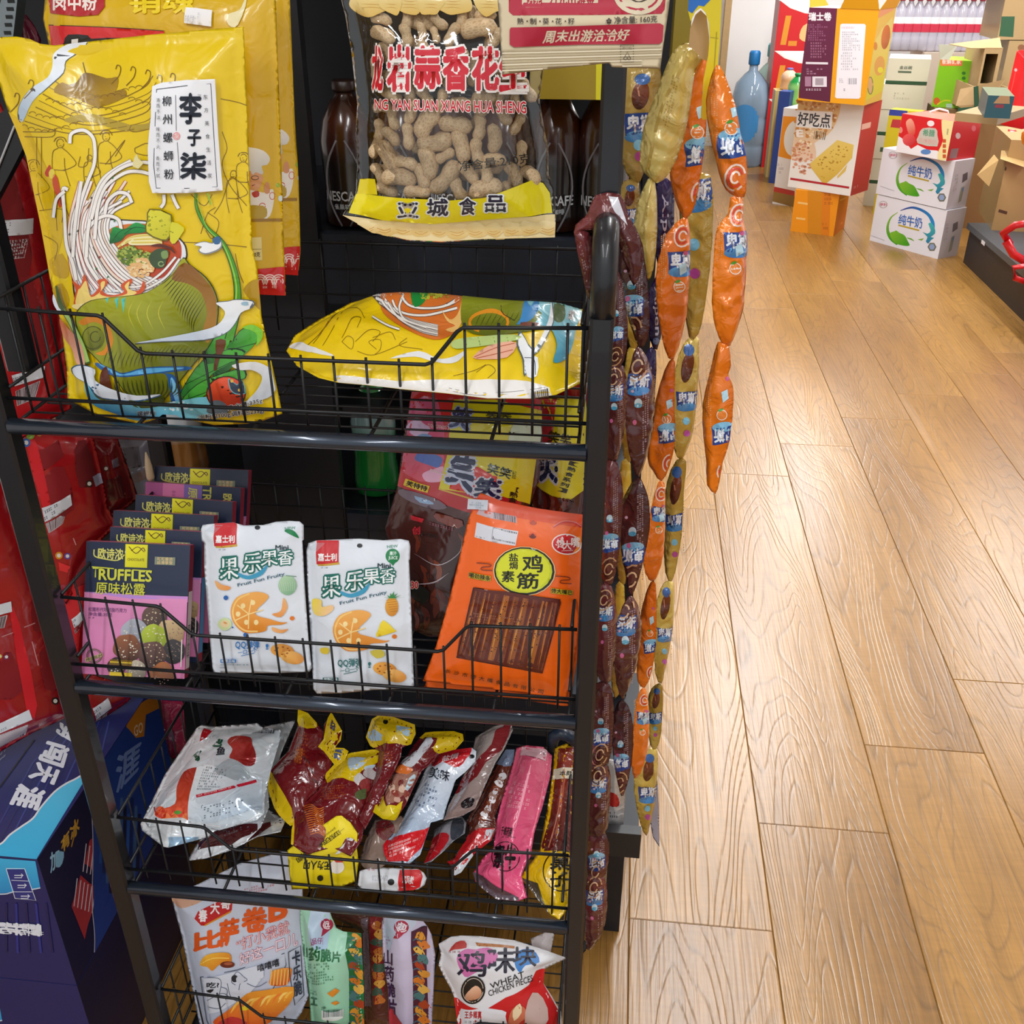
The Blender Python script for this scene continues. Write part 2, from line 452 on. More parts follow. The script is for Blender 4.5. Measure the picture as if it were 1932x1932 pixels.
    def patch(s, name, pts, col, mat, parent, lift=0.0012, sm=0):
        """a separate stuck-on piece lying on the sheet, 0.5 mm thick"""
        if sm: pts = smooth_pts(pts, sm, True)
        uv = s.uv(pts)
        a = 0.5 * np.sum(uv[:, 0] * np.roll(uv[:, 1], -1) - np.roll(uv[:, 0], -1) * uv[:, 1])
        if a < 0: uv = uv[::-1]
        V, F = s._tri(uv, False); n = len(V)
        A = s.w(V, lift); B = s.w(V, lift - 0.0006)
        FF = []
        for f in F:
            x, y, z = [A[i] for i in f[:3]]
            FF.append(tuple(f) if np.cross(y - x, z - x) @ s.N > 0 else tuple(f[::-1]))
        m = len(uv); 
        VV = np.vstack([A, B]); FF = FF + [tuple(i + n for i in f[::-1]) for f in FF]
        return mk(name, VV, FF, mat, parent, s._cols(np.vstack([V, V]), col), True)
# ------------------------------------------------------------------ the room: laid plank floor, walls, ceiling
def wood_mat():
    m, nt, b = _new('oak_laminate'); L = nt.links; N = nt.nodes
    tc = N.new('ShaderNodeTexCoord'); oi = N.new('ShaderNodeObjectInfo')
    mul = N.new('ShaderNodeVectorMath'); mul.operation = 'SCALE'; mul.inputs[0].default_value = (3.7, 11.3, 5.1)
    L.new(oi.outputs['Random'], mul.inputs['Scale'])
    add = N.new('ShaderNodeVectorMath'); add.operation = 'ADD'
    L.new(tc.outputs['Object'], add.inputs[0]); L.new(mul.outputs[0], add.inputs[1])
    mp = N.new('ShaderNodeMapping'); mp.inputs['Scale'].default_value = (9.0, 1.15, 1.0); L.new(add.outputs[0], mp.inputs['Vector'])
    # broad figure: contour lines of a slow noise give the cathedral grain
    n1 = N.new('ShaderNodeTexNoise'); n1.inputs['Scale'].default_value = 0.75; n1.inputs['Detail'].default_value = 1.2; n1.inputs['Distortion'].default_value = 0.35
    L.new(mp.outputs[0], n1.inputs['Vector'])
    m1 = N.new('ShaderNodeMath'); m1.operation = 'MULTIPLY'; m1.inputs[1].default_value = 27.0; L.new(n1.outputs['Fac'], m1.inputs[0])
    fr = N.new('ShaderNodeMath'); fr.operation = 'FRACT'; L.new(m1.outputs[0], fr.inputs[0])
    cr = N.new('ShaderNodeValToRGB'); e = cr.color_ramp.elements
    e[0].position = 0.0; e[0].color = (0.55, 0.55, 0.55, 1); e[1].position = 0.13; e[1].color = (1, 1, 1, 1)
    x = e.new(0.86); x.color = (0.93, 0.93, 0.93, 1); x = e.new(1.0); x.color = (0.55, 0.55, 0.55, 1)
    L.new(fr.outputs[0], cr.inputs['Fac'])
    # fine fibres along the plank
    mp2 = N.new('ShaderNodeMapping'); mp2.inputs['Scale'].default_value = (150, 5, 1); L.new(add.outputs[0], mp2.inputs['Vector'])
    n2 = N.new('ShaderNodeTexNoise'); n2.inputs['Scale'].default_value = 1.0; n2.inputs['Detail'].default_value = 3; L.new(mp2.outputs[0], n2.inputs['Vector'])
    mp3 = N.new('ShaderNodeMapping'); mp3.inputs['Scale'].default_value = (14, 110, 1); L.new(add.outputs[0], mp3.inputs['Vector'])
    n3 = N.new('ShaderNodeTexNoise'); n3.inputs['Scale'].default_value = 1.0; n3.inputs['Detail'].default_value = 2; L.new(mp3.outputs[0], n3.inputs['Vector'])
    # patches of tone
    n4 = N.new('ShaderNodeTexNoise'); n4.inputs['Scale'].default_value = 0.5; n4.inputs['Detail'].default_value = 2; L.new(mp.outputs[0], n4.inputs['Vector'])
    base = N.new('ShaderNodeValToRGB'); e = base.color_ramp.elements
    e[0].position = 0.25; e[0].color = (*lin('8b622b'), 1); e[1].position = 0.8; e[1].color = (*lin('b0823f'), 1)
    ad = N.new('ShaderNodeMath'); ad.operation = 'MULTIPLY_ADD'; ad.inputs[1].default_value = 0.22
    L.new(oi.outputs['Random'], ad.inputs[0]); sh = N.new('ShaderNodeMath'); sh.operation = 'SUBTRACT'; sh.inputs[1].default_value = 0.17
    L.new(n4.outputs['Fac'], sh.inputs[0]); L.new(sh.outputs[0], ad.inputs[2]); L.new(ad.outputs[0], base.inputs['Fac'])
    def mulc(a, fac_socket, lo, hi, f=1.0):
        r = N.new('ShaderNodeMapRange'); r.inputs['From Min'].default_value = 0.3; r.inputs['From Max'].default_value = 0.7
        r.inputs['To Min'].default_value = lo; r.inputs['To Max'].default_value = hi; L.new(fac_socket, r.inputs['Value'])
        mx = N.new('ShaderNodeMix'); mx.data_type = 'RGBA'; mx.blend_type = 'MULTIPLY'; mx.inputs[0].default_value = f
        L.new(a, mx.inputs[6]); L.new(r.outputs[0], mx.inputs[7]); return mx.outputs[2]
    c = mulc(base.outputs['Color'], n2.outputs['Fac'], 0.78, 1.12)
    c = mulc(c, n3.outputs['Fac'], 0.93, 1.05)
    mx = N.new('ShaderNodeMix'); mx.data_type = 'RGBA'; mx.blend_type = 'MULTIPLY'; mx.inputs[0].default_value = 0.6
    L.new(c, mx.inputs[6]); L.new(cr.outputs['Color'], mx.inputs[7]); L.new(mx.outputs[2], b.inputs['Base Color'])
    b.inputs['Roughness'].default_value = 0.3; b.inputs['Specular IOR Level'].default_value = 0.7
    bp = N.new('ShaderNodeBump'); bp.inputs['Strength'].default_value = 0.25; bp.inputs['Distance'].default_value = 0.002
    sm = N.new('ShaderNodeMath'); sm.operation = 'ADD'; L.new(n2.outputs['Fac'], sm.inputs[0]); L.new(cr.outputs['Color'], sm.inputs[1])
    L.new(sm.outputs[0], bp.inputs['Height']); L.new(bp.outputs['Normal'], b.inputs['Normal'])
    return m
WOOD = wood_mat()
floor = MB(); floor.box((-2.6, -2.6, -0.05), (4.3, 10.2, -0.0065))
floor = tag(floor.build('floor', plain('plank_joint', '5a3d20', 0.8)), 'wood plank floor of the shop', kind='structure')
PW, PL = 0.2655, 1.636
pm = None
def plank_mesh():
    me = bpy.data.meshes.new('plank'); bm = bmesh.new(); bmesh.ops.create_cube(bm, size=1)
    bmesh.ops.scale(bm, vec=(PW - 0.0006, PL - 0.0006, 0.006), verts=bm.verts)
    bmesh.ops.bevel(bm, geom=[e for e in bm.edges if all(v.co.z > 0 for v in e.verts)], offset=0.0016, segments=1, affect='EDGES')
    bm.to_mesh(me); bm.free(); me.materials.append(WOOD); return me
pm = plank_mesh(); n_pl = 0
for k in range(-6, 14):
    x0 = 0.0745 + PW * k; j0 = 1.333 + 0.27 * (k % 6)
    for n in range(-3, 6):
        y0 = j0 + PL * n - PL
        if y0 + PL < -1.2 or y0 > 9.9: continue
        if k > 8 and y0 + PL < 2: continue
        o = bpy.data.objects.new('plank', pm); COL.objects.link(o); o.parent = floor
        o.location = np.array((x0 + PW / 2, y0 + PL / 2, -0.003)) - ORG[floor.name]; n_pl += 1
WALLM = plain('painted_wall', 'e4e3e2', 0.75, 0, 6, 0.03)
def slab(name, a, b, mat, kind='structure', label=None):
    m = MB(); m.box(a, b); return tag(m.build(name, mat), label, kind=kind)
slab('wall_far', (-2.6, 10.05, 0), (4.3, 10.2, 2.9), WALLM)
slab('wall_left', (-2.6, -2.6, 0), (-2.45, 10.2, 2.9), WALLM)
slab('wall_right', (4.2, -2.6, 0), (4.35, 10.2, 2.9), WALLM)
slab('ceiling', (-2.6, -2.6, 2.85), (4.35, 10.2, 2.95), plain('ceiling_paint', 'e8e8e6', 0.8, 0, 5, 0.02))
slab('baseboard_far', (-2.45, 10.02, 0), (4.2, 10.05, 0.09), plain('baseboard', 'd8d4cc', 0.5))
# ------------------------------------------------------------------ the black wire display rack
rack = empty('display_rack', (-0.31, 1.08, 0.0))
tag(rack, 'black metal display rack with four wire baskets full of snacks', 'rack')
RX0, RX1, RY, RYB = -0.629, -0.028, 0.925, 1.24
RAILS = [1.161, 0.8165, 0.468, 0.1185]
def post(name, x0, x1, y0, y1, z0, z1, par=rack):
    m = MB(); b = 0.003
    m.add([(x0 + b, y0, z0), (x1 - b, y0, z0), (x1, y0 + b, z0), (x1, y1 - b, z0), (x1 - b, y1, z0), (x0 + b, y1, z0), (x0, y1 - b, z0), (x0, y0 + b, z0)] +
          [(x0 + b, y0, z1), (x1 - b, y0, z1), (x1, y0 + b, z1), (x1, y1 - b, z1), (x1 - b, y1, z1), (x0 + b, y1, z1), (x0, y1 - b, z1), (x0, y0 + b, z1)],
          [(7, 6, 5, 4, 3, 2, 1, 0), tuple(range(8, 16))] + [(i, (i + 1) % 8, 8 + (i + 1) % 8, 8 + i) for i in range(8)])
    return m.build(name, METAL, par)
for x0, x1 in ((-0.656, -0.6295), (-0.0285, -0.0065)):
    post('front_post', x0, x1, 0.912, 0.936, 0.012, 1.30)
    xc = (x0 + x1) / 2; m = MB()
    pts = [(xc, 0.924, 1.29), (xc, 0.924, 1.335), (xc, 0.926, 1.352), (xc, 0.933, 1.366), (xc, 0.945, 1.374), (xc, 0.97, 1.376)]
    m.tube(pts, 0.0122, 14); m.build('bent_top_tube', METAL, rack, True)
    post('rear_post', x0, x1, 0.972, 0.996, 1.2, 1.95)
    post('rear_post', x0, x1, 1.245, 1.268, 0.012, 1.95)
    m = MB(); m.tube([(xc, 0.915, 0.02), (xc, 1.26, 0.02)], 0.01, 8); m.build('base_tube', METAL, rack, True)
    for yy in (0.924, 1.256):
        m = MB(); m.lathe([(0.014, 0), (0.016, 0.004), (0.016, 0.01), (0.01, 0.014)], (xc, yy, 0), 14); m.build('rubber_foot', plain('black_rubber', '101010', 0.7), rack)
m = MB(); m.tube([(-0.64, 0.984, 1.9), (-0.018, 0.984, 1.9)], 0.009, 10); m.build('top_rail', METAL, rack, True)
def sub(name, parent, pts, r, n=6):
    m = MB(); m.tube(pts, r, n); return m.build(name, WIRE, parent, True)
FX = [(-0.627, .126), (-0.513, .1215), (-0.507, .119), (-0.478, .0865), (-0.470, .0838), (-0.187, .0838), (-0.180, .0865), (-0.155, .118), (-0.149, .1225), (-0.030, .1265)]
def fence_z(x): return float(np.interp(x, [a for a, _ in FX], [b for _, b in FX]))
for bi, rz in enumerate(RAILS):
    m = MB(); m.tube([(-0.630, 0.919, rz), (-0.0275, 0.919, rz)], 0.0088, 16); m.build('front_rail', plain('rail_paint', '303a48', 0.24, 0.45, 80, .1, .5), rack, True)
    bk = sub('basket', rack, [(x, RY, rz + z) for x, z in FX], 0.0021, 8)
    sub('lower_wire', bk, [(-0.629, RY, rz + .029), (-0.028, RY, rz + .029)], 0.0021, 8)
    fz = rz + 0.002
    for i in range(18):
        x = -0.607 + i * 0.0328
        sub('upright_wire', bk, [(x, RY + 0.002, rz + fence_z(x) + 0.004), (x, RY + 0.002, rz + .027), (x, RY + 0.003, rz + 0.012)], 0.0014)
    for sx in (-0.625, -0.036):
        sub('side_wire', bk, [(sx, RY, rz + .130), (sx, RYB, rz + .130)], 0.0021)
        sub('side_wire', bk, [(sx, RY, rz + .041), (sx, RYB, rz + .041)], 0.0021)
        sub('side_wire', bk, [(sx, RY - 0.004, fz), (sx, RYB, fz)], 0.0021)
        for k in range(8):
            y = 0.955 + k * 0.036
            sub('side_upright', bk, [(sx, y, rz + .132), (sx, y, fz)], 0.0014)
    for k in range(11):
        y = 0.951 + k * 0.0262
        sub('floor_wire', bk, [(-0.620, y, fz), (-0.036, y, fz)], 0.0013)
    for k in range(4):
        x = -0.5 + k * 0.125
        sub('cross_bar', bk, [(x, 0.92, fz - 0.003), (x, RYB, fz - 0.003)], 0.0021)
    g = MB()
    g.tube([(-0.62, RYB, rz + .1185), (-0.036, RYB, rz + .1185)], 0.0019, 6)
    for zz in (0.086, 0.053, 0.02): g.tube([(-0.62, RYB, rz + zz), (-0.036, RYB, rz + zz)], 0.0012, 5)
    for k in range(18): 
        x = -0.607 + k * 0.0328; g.tube([(x, RYB + .002, rz + .122), (x, RYB + .002, fz)], 0.0012, 5)
    g.build('back_grid', WIRE, bk, True)
# ------------------------------------------------------------------ the dark shelf unit behind the rack
NAVY = plain('navy_black_panel', '14171f', 0.45, 0.1, 30, 0.1)
gon = empty('shelf_unit', (-0.4, 1.55, 0))
tag(gon, 'dark navy shelf unit standing behind the wire display rack', 'shelf')
def gbox(name, a, b, mat=NAVY, par=None):
    m = MB(); m.box(a, b); return m.build(name, mat, par or gon)
gbox('back_panel', (-1.12, 1.78, 0.0), (0.03, 1.80, 2.3))
gbox('side_panel', (-0.545, 1.31, 0.27), (-0.40, 1.33, 2.3))
gbox('base_shelf', (-1.12, 1.31, 0.212), (0.079, 1.78, 0.232)); gbox('base_lip', (-1.12, 1.29, 0.205), (0.0815, 1.31, 0.262), plain('shelf_lip', '1c1e22', 0.4))
for z in (0.55, 0.86, 1.272, 1.66):
    gbox('shelf_board', (-0.99, 1.32, z - 0.02), (0.02, 1.78, z))
    gbox('shelf_lip', (-0.39, 1.295, z - 0.088), (0.02, 1.315, z + 0.004), plain('navy_lip', '1b2433', 0.4, 0.1))
for x in (0.028, -0.96): gbox('support_leg', (x, 1.30, 0.0), (x + 0.028, 1.34, 0.212))
gbox('upright', (0.022, 1.70, 0.0), (0.052, 1.76, 2.3))
# ------------------------------------------------------------------ upper basket: the big yellow noodle bag standing
GL = film(0.33, 0, 0.35, 0.35, 30)      # glossy plastic
MT = film(0.45, 0, 0.1, 0.25, 26)       # satin
PAP = film(0.6, 0, 0.0, 0.0, 20)        # paper
CRD = film(0.42, 0, 0.15, 0.03, 60)     # printed card
OL = '5a3c10'
def noodles(S, paths, w, c1='f4f0ea', c2='5a4a4a'):
    b = S.layer
    for i, p in enumerate(paths):
        k = b + 1 + 2 * (i % 4); S.line(p, w + 5, c2, 5, lay=k); S.line(p, w, c1, 5, lay=k + 1)
    S.layer = b + 8
def splat(cx, cy, r, n=9, seed=1, a=0.35, ex=1.0, rot=0):
    rnd = random.Random(seed); P = []
    for k in range(n):
        t = 2 * pi * k / n; rr = r * (1 + rnd.uniform(-a, a)); P.append((cx + rr * ex * cos(t) * cos(rot) - rr * sin(t) * sin(rot), cy + rr * ex * cos(t) * sin(rot) + rr * sin(t) * cos(rot)))
    return P
def draw_noodle_front(S):
    # S is in 3.22x photograph pixels
    S.poly([(-120, 560), (160, 760), (420, 1300), (300, 1720), (410, 2428), (0, 2400), (-200, 1300)], 'd9b400')  # slightly deeper yellow edge
    for i, (y, x0, x1, dp) in enumerate([(520, 330, 930, 150), (560, 300, 950, 130), (600, 260, 940, 140), (640, 240, 930, 120), (680, 220, 930, 110), (730, 170, 940, 90), (765, 150, 930, 70)]):
        S.line([(x0, y - 30), (x0 + (x1 - x0) * .3, y + dp * .55), (x0 + (x1 - x0) * .55, y + dp * .7), (x1 - 60, y + dp * .1), (x1, y - 60)], 4 if i % 2 else 6, '8a6a10', 5, lay=1)
    S.poly([(465, 500), (520, 440), (650, 475), (720, 470), (700, 560), (600, 620), (480, 590), (420, 520)], ('7a5a14', 'b8921a', (520, 440), (600, 640)), 3, lay=2)
    S.poly([(330, 560), (470, 600), (600, 650), (760, 590), (750, 540), (620, 580), (500, 560), (380, 500)], 'a07c14', 3, lay=3)
    S.line([(520, 440), (505, 378)], 5, '4a3408', 0, lay=4)
    for x, y in [(700, 470), (790, 480), (880, 500), (950, 530), (1030, 520), (170, 560), (85, 640)]:
        S.line([(x - 20, y + 40), (x + 25, y - 10), (x + 35, y - 60), (x + 15, y - 75), (x + 5, y - 50)], 6, '7a5a10', 4, lay=4)
    for y, x0, n in [(770, 150, 9), (690, 200, 14), (610, 300, 16), (560, 470, 10)]:
        for k in range(n): S.line(ell(x0 + k * 42, y + 30 * sin(k * .5), 20, 12, 0, 8, 180, 360), 3.5, '7a5a10', 0, lay=4)
    S.poly([(400, 720), (560, 690), (800, 760), (930, 740), (930, 770), (760, 800), (560, 740), (420, 745)], 'b39a30', 2, lay=2)
    # white ribbon at the shoulder
    rb = [(530, 255), (470, 320), (400, 370), (385, 440), (300, 520), (200, 620), (140, 740), (112, 700), (130, 620), (200, 530), (290, 470), (320, 400), (325, 330), (380, 285), (440, 262)]
    S.poly([(x + (4 if x > 250 else -5), y + 4) for x, y in rb], '4a5058', 3); S.poly(rb, ('eef4fb', 'b9cfe4', (300, 300), (170, 700)), 3)
    # people in line
    def man(x, y, s, hat=1):
        L = S.layer + 1; c = '7a5c12'
        S.line(ell(x, y, 22 * s, 27 * s), 4, c, 0, lay=L)
        if hat: S.line([(x - 38 * s, y - 10 * s), (x - 20 * s, y - 35 * s), (x + 20 * s, y - 35 * s), (x + 38 * s, y - 8 * s)], 5, c, 4, lay=L)
        S.line([(x - 12 * s, y + 28 * s), (x - 45 * s, y + 55 * s), (x - 48 * s, y + 160 * s), (x - 30 * s, y + 260 * s)], 4, c, 4, lay=L)
        S.line([(x + 12 * s, y + 28 * s), (x + 50 * s, y + 60 * s), (x + 95 * s, y + 120 * s), (x + 60 * s, y + 150 * s), (x + 10 * s, y + 165 * s)], 4, c, 4, lay=L)
        S.line([(x + 25 * s, y + 90 * s), (x + 30 * s, y + 160 * s), (x + 60 * s, y + 260 * s)], 4, c, 4, lay=L)
        S.line([(x - 40 * s, y + 160 * s), (x + 30 * s, y + 165 * s)], 4, c, 0, lay=L)
        S.line([(x - 8 * s, y - 2), (x - 2 * s, y)], 3, c, 0, lay=L); S.line([(x - 6 * s, y + 14 * s), (x + 8 * s, y + 13 * s)], 3, c, 0, lay=L)
    man(370, 870, 1.0); man(645, 830, 1.0); man(205, 1010, 1.05); man(545, 960, .7, 0); man(1480, 960, .9); man(1420, 1060, .9, 0)
    for P in [[(140, 800), (320, 800), (335, 780), (320, 830), (150, 830)], [(225, 830), (225, 1080)], [(255, 830), (255, 1080)], [(800, 760), (790, 790), (830, 800), (920, 780)], [(700, 950), (760, 850), (640, 1000)],
              [(240, 1280), (380, 1270), (380, 1350)], [(330, 1060), (350, 1400)], [(270, 1430), (350, 1480), (340, 1560), (310, 1620)], [(1340, 600), (1440, 620), (1500, 640)], [(1160, 1180), (1240, 1250), (1290, 1180)],
              [(1350, 800), (1380, 900), (1350, 1000), (1400, 1130), (1500, 1250)], [(1300, 1300), (1350, 1220), (1400, 1080), (1440, 1100)], [(1260, 1290), (1330, 1350), (1290, 1450), (1250, 1400)], [(1100, 1470), (1300, 1480), (1500, 1500)],
              [(1430, 1540), (1450, 1640), (1480, 1720)], [(820, 900), (900, 870), (910, 940), (830, 930), (820, 900)], [(360, 1170), (400, 1250), (430, 1330)], [(1220, 1420), (1260, 1300), (1310, 1260)], [(490, 950), (480, 1010), (530, 1000), (540, 900)]]:
        S.line(P, 4.5, '80600f', 4, lay=3)
    for y in (1580, 1760): S.poly([(300 + (y - 1580) * .1, y), (380, y - 40), (425, y + 60), (400, y + 110), (330, y + 90)], 'c79f08', 2, lay=3)
    S.poly([(1480, 1760), (1540, 1700), (1600, 1720), (1590, 1880), (1530, 1830)], 'b38c0a', 3, lay=3)
    # chilli dancer
    S.poly(splat(300, 1040, 34, 9, 3, .3, .7), 'c2341c', 3, lay=4); S.poly(splat(318, 1060, 28, 8, 4, .3, .8), 'e8d24a', 3, lay=5)
    S.poly([(330, 1060), (355, 1080), (375, 1180), (382, 1240), (365, 1260), (350, 1200), (325, 1120)], 'c9481e', 3, lay=5); S.line([(375, 1190), (378, 1240)], 6, '5c1a10', 0, lay=6)
    # paper label
    # bowl
    S.poly([(640, 1330), (800, 1335), (930, 1350), (1100, 1450), (1140, 1530), (1120, 1600), (1000, 1740), (800, 1820), (600, 1840), (470, 1830), (440, 1690), (420, 1500), (560, 1350)], '3a2c28', 4)
    S.poly([(640, 1338), (800, 1343), (930, 1358), (1092, 1455), (1130, 1530), (1110, 1600), (995, 1732), (800, 1810), (600, 1830), (480, 1820), (450, 1690), (430, 1500), (570, 1356)], ('e9edf2', 'dfe6ee', (600, 1340), (600, 1800)), 4)
    S.poly([(660, 1400), (780, 1360), (950, 1370), (1080, 1450), (1105, 1530), (1080, 1600), (980, 1690), (860, 1690), (740, 1600), (680, 1500)], ('d8742a', 'b8321a', (760, 1400), (1000, 1690)), 4)
    # noodle falls
    rnd = random.Random(5)
    falls = []
    for k in range(15):
        x0 = 430 + k * 17; falls.append([(x0 + 60 + 90 * (k / 15), 1100 + 60 * (k % 3)), (x0 + 8, 1300), (x0 - 8 + 10 * k / 15, 1450), (x0 + 10 + 11 * k, 1640), (x0 + 60 + 22 * k, 1770 - k * 2)])
    b = S.layer
    for i, p in enumerate(falls):
        k = b + 1 + 2 * (i % 4); S.line(p, 23, '6a5a58' if i % 3 else 'b0402c', 5, lay=k); S.line(p, 15, 'f6f2ee' if i % 4 else 'f0dccb', 5, lay=k + 1)
    S.layer = b + 8
    noodles(S, [[(740, 1740), (860, 1735), (980, 1660), (1070, 1560)], [(700, 1765), (850, 1765), (1000, 1690), (1095, 1570)], [(650, 1780), (830, 1790), (1000, 1720), (1110, 1600)], [(560, 1500), (640, 1660), (760, 1790)], [(520, 1480), (600, 1680), (700, 1800)]], 13)
    noodles(S, [[(430, 870), (440, 810), (510, 790), (565, 830), (580, 900), (575, 1000), (530, 1120), (490, 1250), (470, 1420)],
                [(800, 975), (700, 1030), (620, 1100), (570, 1230), (540, 1400), (530, 1560)], [(930, 1060), (850, 1040), (760, 1050), (650, 1130), (600, 1250), (580, 1450)],
                [(930, 990), (860, 985), (760, 1010), (660, 1080), (600, 1180), (560, 1330)], [(740, 1390), (720, 1330), (640, 1310), (560, 1360), (520, 1450), (530, 1580), (600, 1700)],
                [(805, 1230), (780, 1180), (720, 1170), (660, 1220), (640, 1300)], [(1000, 1180), (1000, 1230), (980, 1260)], [(1050, 1180), (1070, 1230), (1090, 1265)],
                [(420, 1150), (390, 1150), (400, 1300), (410, 1480), (450, 1600), (470, 1700)], [(400, 1160), (350, 1210), (330, 1320)], [(500, 1100), (480, 1230), (460, 1400), (450, 1560)]], 20)
    for x, y in [(560, 1200), (640, 1200), (480, 1400), (610, 1560), (700, 1340), (430, 1420), (690, 1080), (590, 1630), (660, 1680)]: S.poly(ell(x, y, 5, 9, 30, 6), ['2f7a3a', '9c2c22', '444'[:3] * 2][(x + y) % 3], lay=S.layer)
    # fillings
    S.poly([(670, 1470), (690, 1380), (760, 1390), (830, 1350), (900, 1380), (880, 1410), (780, 1420), (740, 1460), (690, 1475)], ('1f9a44', '0d5f2a', (700, 1370), (720, 1470)), 4)
    for p in [[(690, 1460), (740, 1400), (830, 1380)], [(760, 1420), (820, 1380), (890, 1385)]]: S.line(p, 4, '0a4a20', 4, lay=S.layer + 1)
    for i in range(9): S.line([(720 + i * 12, 1500 - i * 6), (800, 1440 + i * 5), (900 + i * 8, 1425 + i * 7), (990, 1440 + i * 7)], 11, ['ecdf86', 'd9c04a', 'f4ecb8'][i % 3], 5)
    S.specks(ell(830, 1560, 110, 60, 10), 150, '5f7d2a', (9, 15), 4); S.specks(ell(820, 1550, 105, 55, 10), 90, 'a9b850', (6, 10), 7)
    S.specks(ell(860, 1625, 75, 55), 60, 'e8b87a', (11, 17), 5); S.specks(ell(860, 1625, 80, 55), 30, 'f3d9a6', (7, 11), 6)
    S.poly([(910, 1560), (960, 1510), (1030, 1520), (1020, 1570), (1000, 1620), (940, 1620)], '3a5030', 4); S.poly([(985, 1530), (1020, 1520), (1028, 1560), (995, 1568)], '7e9a5c', 3); S.line(ell(985, 1600, 16, 14, 0, 12), 7, '8fa86c', 0)
    for i in range(8): S.line([(920 + i * 8, 1490), (980 + i * 8, 1480 + i * 4), (1050 + i * 3, 1500 + i * 5)], 7, '5a2418' if i % 2 else '8a4028', 4, lay=S.layer + (i % 2))
    S.poly([(915, 1265), (1050, 1300), (1040, 1440), (990, 1460), (890, 1410), (900, 1330)], '6a6010', 2); S.poly([(920, 1272), (1043, 1306), (1033, 1432), (988, 1450), (898, 1404), (908, 1330)], ('e4de3a', 'c7c222', (920, 1270), (1020, 1440)), 2)
    S.poly([(1050, 1345), (1125, 1380), (1110, 1420), (1070, 1475), (1040, 1460)], 'dcd632', 2)
    S.specks([(915, 1280), (1100, 1390), (1060, 1440), (900, 1400)], 24, '9aa010', (5, 9), 9)
    # sauce splash
    S.poly([(460, 1860), (470, 1760), (450, 1700), (500, 1730), (520, 1660), (545, 1720), (560, 1790), (610, 1740), (600, 1700), (650, 1690), (660, 1720), (630, 1760), (680, 1790), (760, 1770), (740, 1730), (800, 1690), (810, 1710), (780, 1750), (850, 1760), (880, 1700), (885, 1760), (800, 1810), (640, 1850), (540, 1850)], 'd4572a', 3)
    S.poly([(470, 1850), (485, 1760), (500, 1745), (530, 1700), (545, 1745), (565, 1800), (620, 1765), (620, 1715), (645, 1705), (640, 1740), (615, 1780), (680, 1800), (780, 1780), (765, 1735), (795, 1705), (790, 1750), (840, 1775), (760, 1805), (640, 1830), (540, 1838)], 'f2d77a', 3)
    S.poly([(455, 1845), (520, 1840), (570, 1855), (500, 1875), (455, 1865)], 'f4e09a', 3)
    # river snail shell
    sh = [(480, 1880), (560, 1820), (700, 1800), (900, 1770), (1050, 1660), (1120, 1560), (1160, 1600), (1260, 1680), (1320, 1780), (1335, 1900), (1300, 2080), (1250, 2130), (1150, 2250), (1000, 2430), (900, 2450), (800, 2410), (700, 2290), (600, 2180), (520, 2090), (470, 1960)]
    S.poly(sh, '2c3210', 3); S.poly([(880 + (x - 880) * .985, 2000 + (y - 2000) * .985) for x, y in sh], ('a4a81e', '6c7414', (760, 1830), (1050, 2200)), 3)
    S.poly([(1050, 1690), (1130, 1590), (1250, 1690), (1315, 1800), (1320, 1960), (1270, 2080), (1240, 2000), (1265, 1900), (1230, 1780), (1150, 1720)], ('8a5a20', 'a8781e', (1130, 1620), (1270, 2050)), 3)
    for k in range(15): S.line([(1080 + k * 13, 1640 + k * 13), (1020 + k * 12, 1700 + k * 18), (980 + k * 15, 1730 + k * 22)], 5, '33380f', 4, lay=S.layer + 1, taper=3)
    for k in range(24): S.line([(640 + k * 26, 2200 + 30 * sin(k * .3)), (650 + k * 26, 2160 + 26 * sin(k * .3)), (670 + k * 27, 2110 + 20 * sin(k * .3))], 5, '4a5212', 4, lay=S.layer + 2, taper=3)
    S.line([(830, 2085), (1000, 2060), (1180, 2030), (1290, 2000)], 7, '343a10', 4)
    for x in (660, 720, 760): S.poly([(x - 15, 1815), (x + 10, 1800), (x, 1900 - (760 - x) * .6), (x - 4, 1880 - (760 - x) * .6)], '54c8b8', 0, lay=S.layer)
    for x in (820, 870, 930, 1000): S.line([(x, 1820), (x - 30, 1900), (x + 10, 2000)], 5, 'c6c23c', 4, lay=S.layer, taper=3)
    S.poly([(490, 1950), (540, 1920), (620, 1930), (680, 1990), (695, 2080), (650, 2150), (590, 2140), (640, 2120), (660, 2060), (640, 1980), (580, 1950), (520, 1970)], 'e08a1e', 4)
    S.poly(ell(575, 2050, 70, 75), ('8f9622', '5e6616', (540, 2000), (610, 2110)), 0); S.line(ell(590, 2040, 30, 32, 0, 14, 0, 300), 5, '3a4010', 0); S.line(ell(575, 2045, 62, 68, 0, 20, 40, 320), 4, '3a4010', 0)
    # belt, ribbon and lower coils
    S.poly([(600, 2195), (700, 2240), (760, 2260), (900, 2225), (1140, 2220), (1160, 2240), (1000, 2260), (1060, 2270), (1110, 2350), (1140, 2470), (1060, 2480), (1030, 2300), (980, 2260), (780, 2285), (680, 2270), (600, 2220)], '1a5a9c', 3)
    S.poly([(610, 2200), (700, 2245), (760, 2268), (900, 2232), (1130, 2228), (1000, 2250), (780, 2275), (690, 2262)], '5fb2e6', 3); S.poly([(1050, 2285), (1080, 2330), (1115, 2460), (1090, 2470), (1050, 2340)], '7cc4f0', 3)
    for k in range(17): S.line([(700 + k * 27, 2300), (715 + k * 26, 2360), (760 + k * 20, 2400)], 9, '3e4812', 4, lay=S.layer + 1, taper=3)
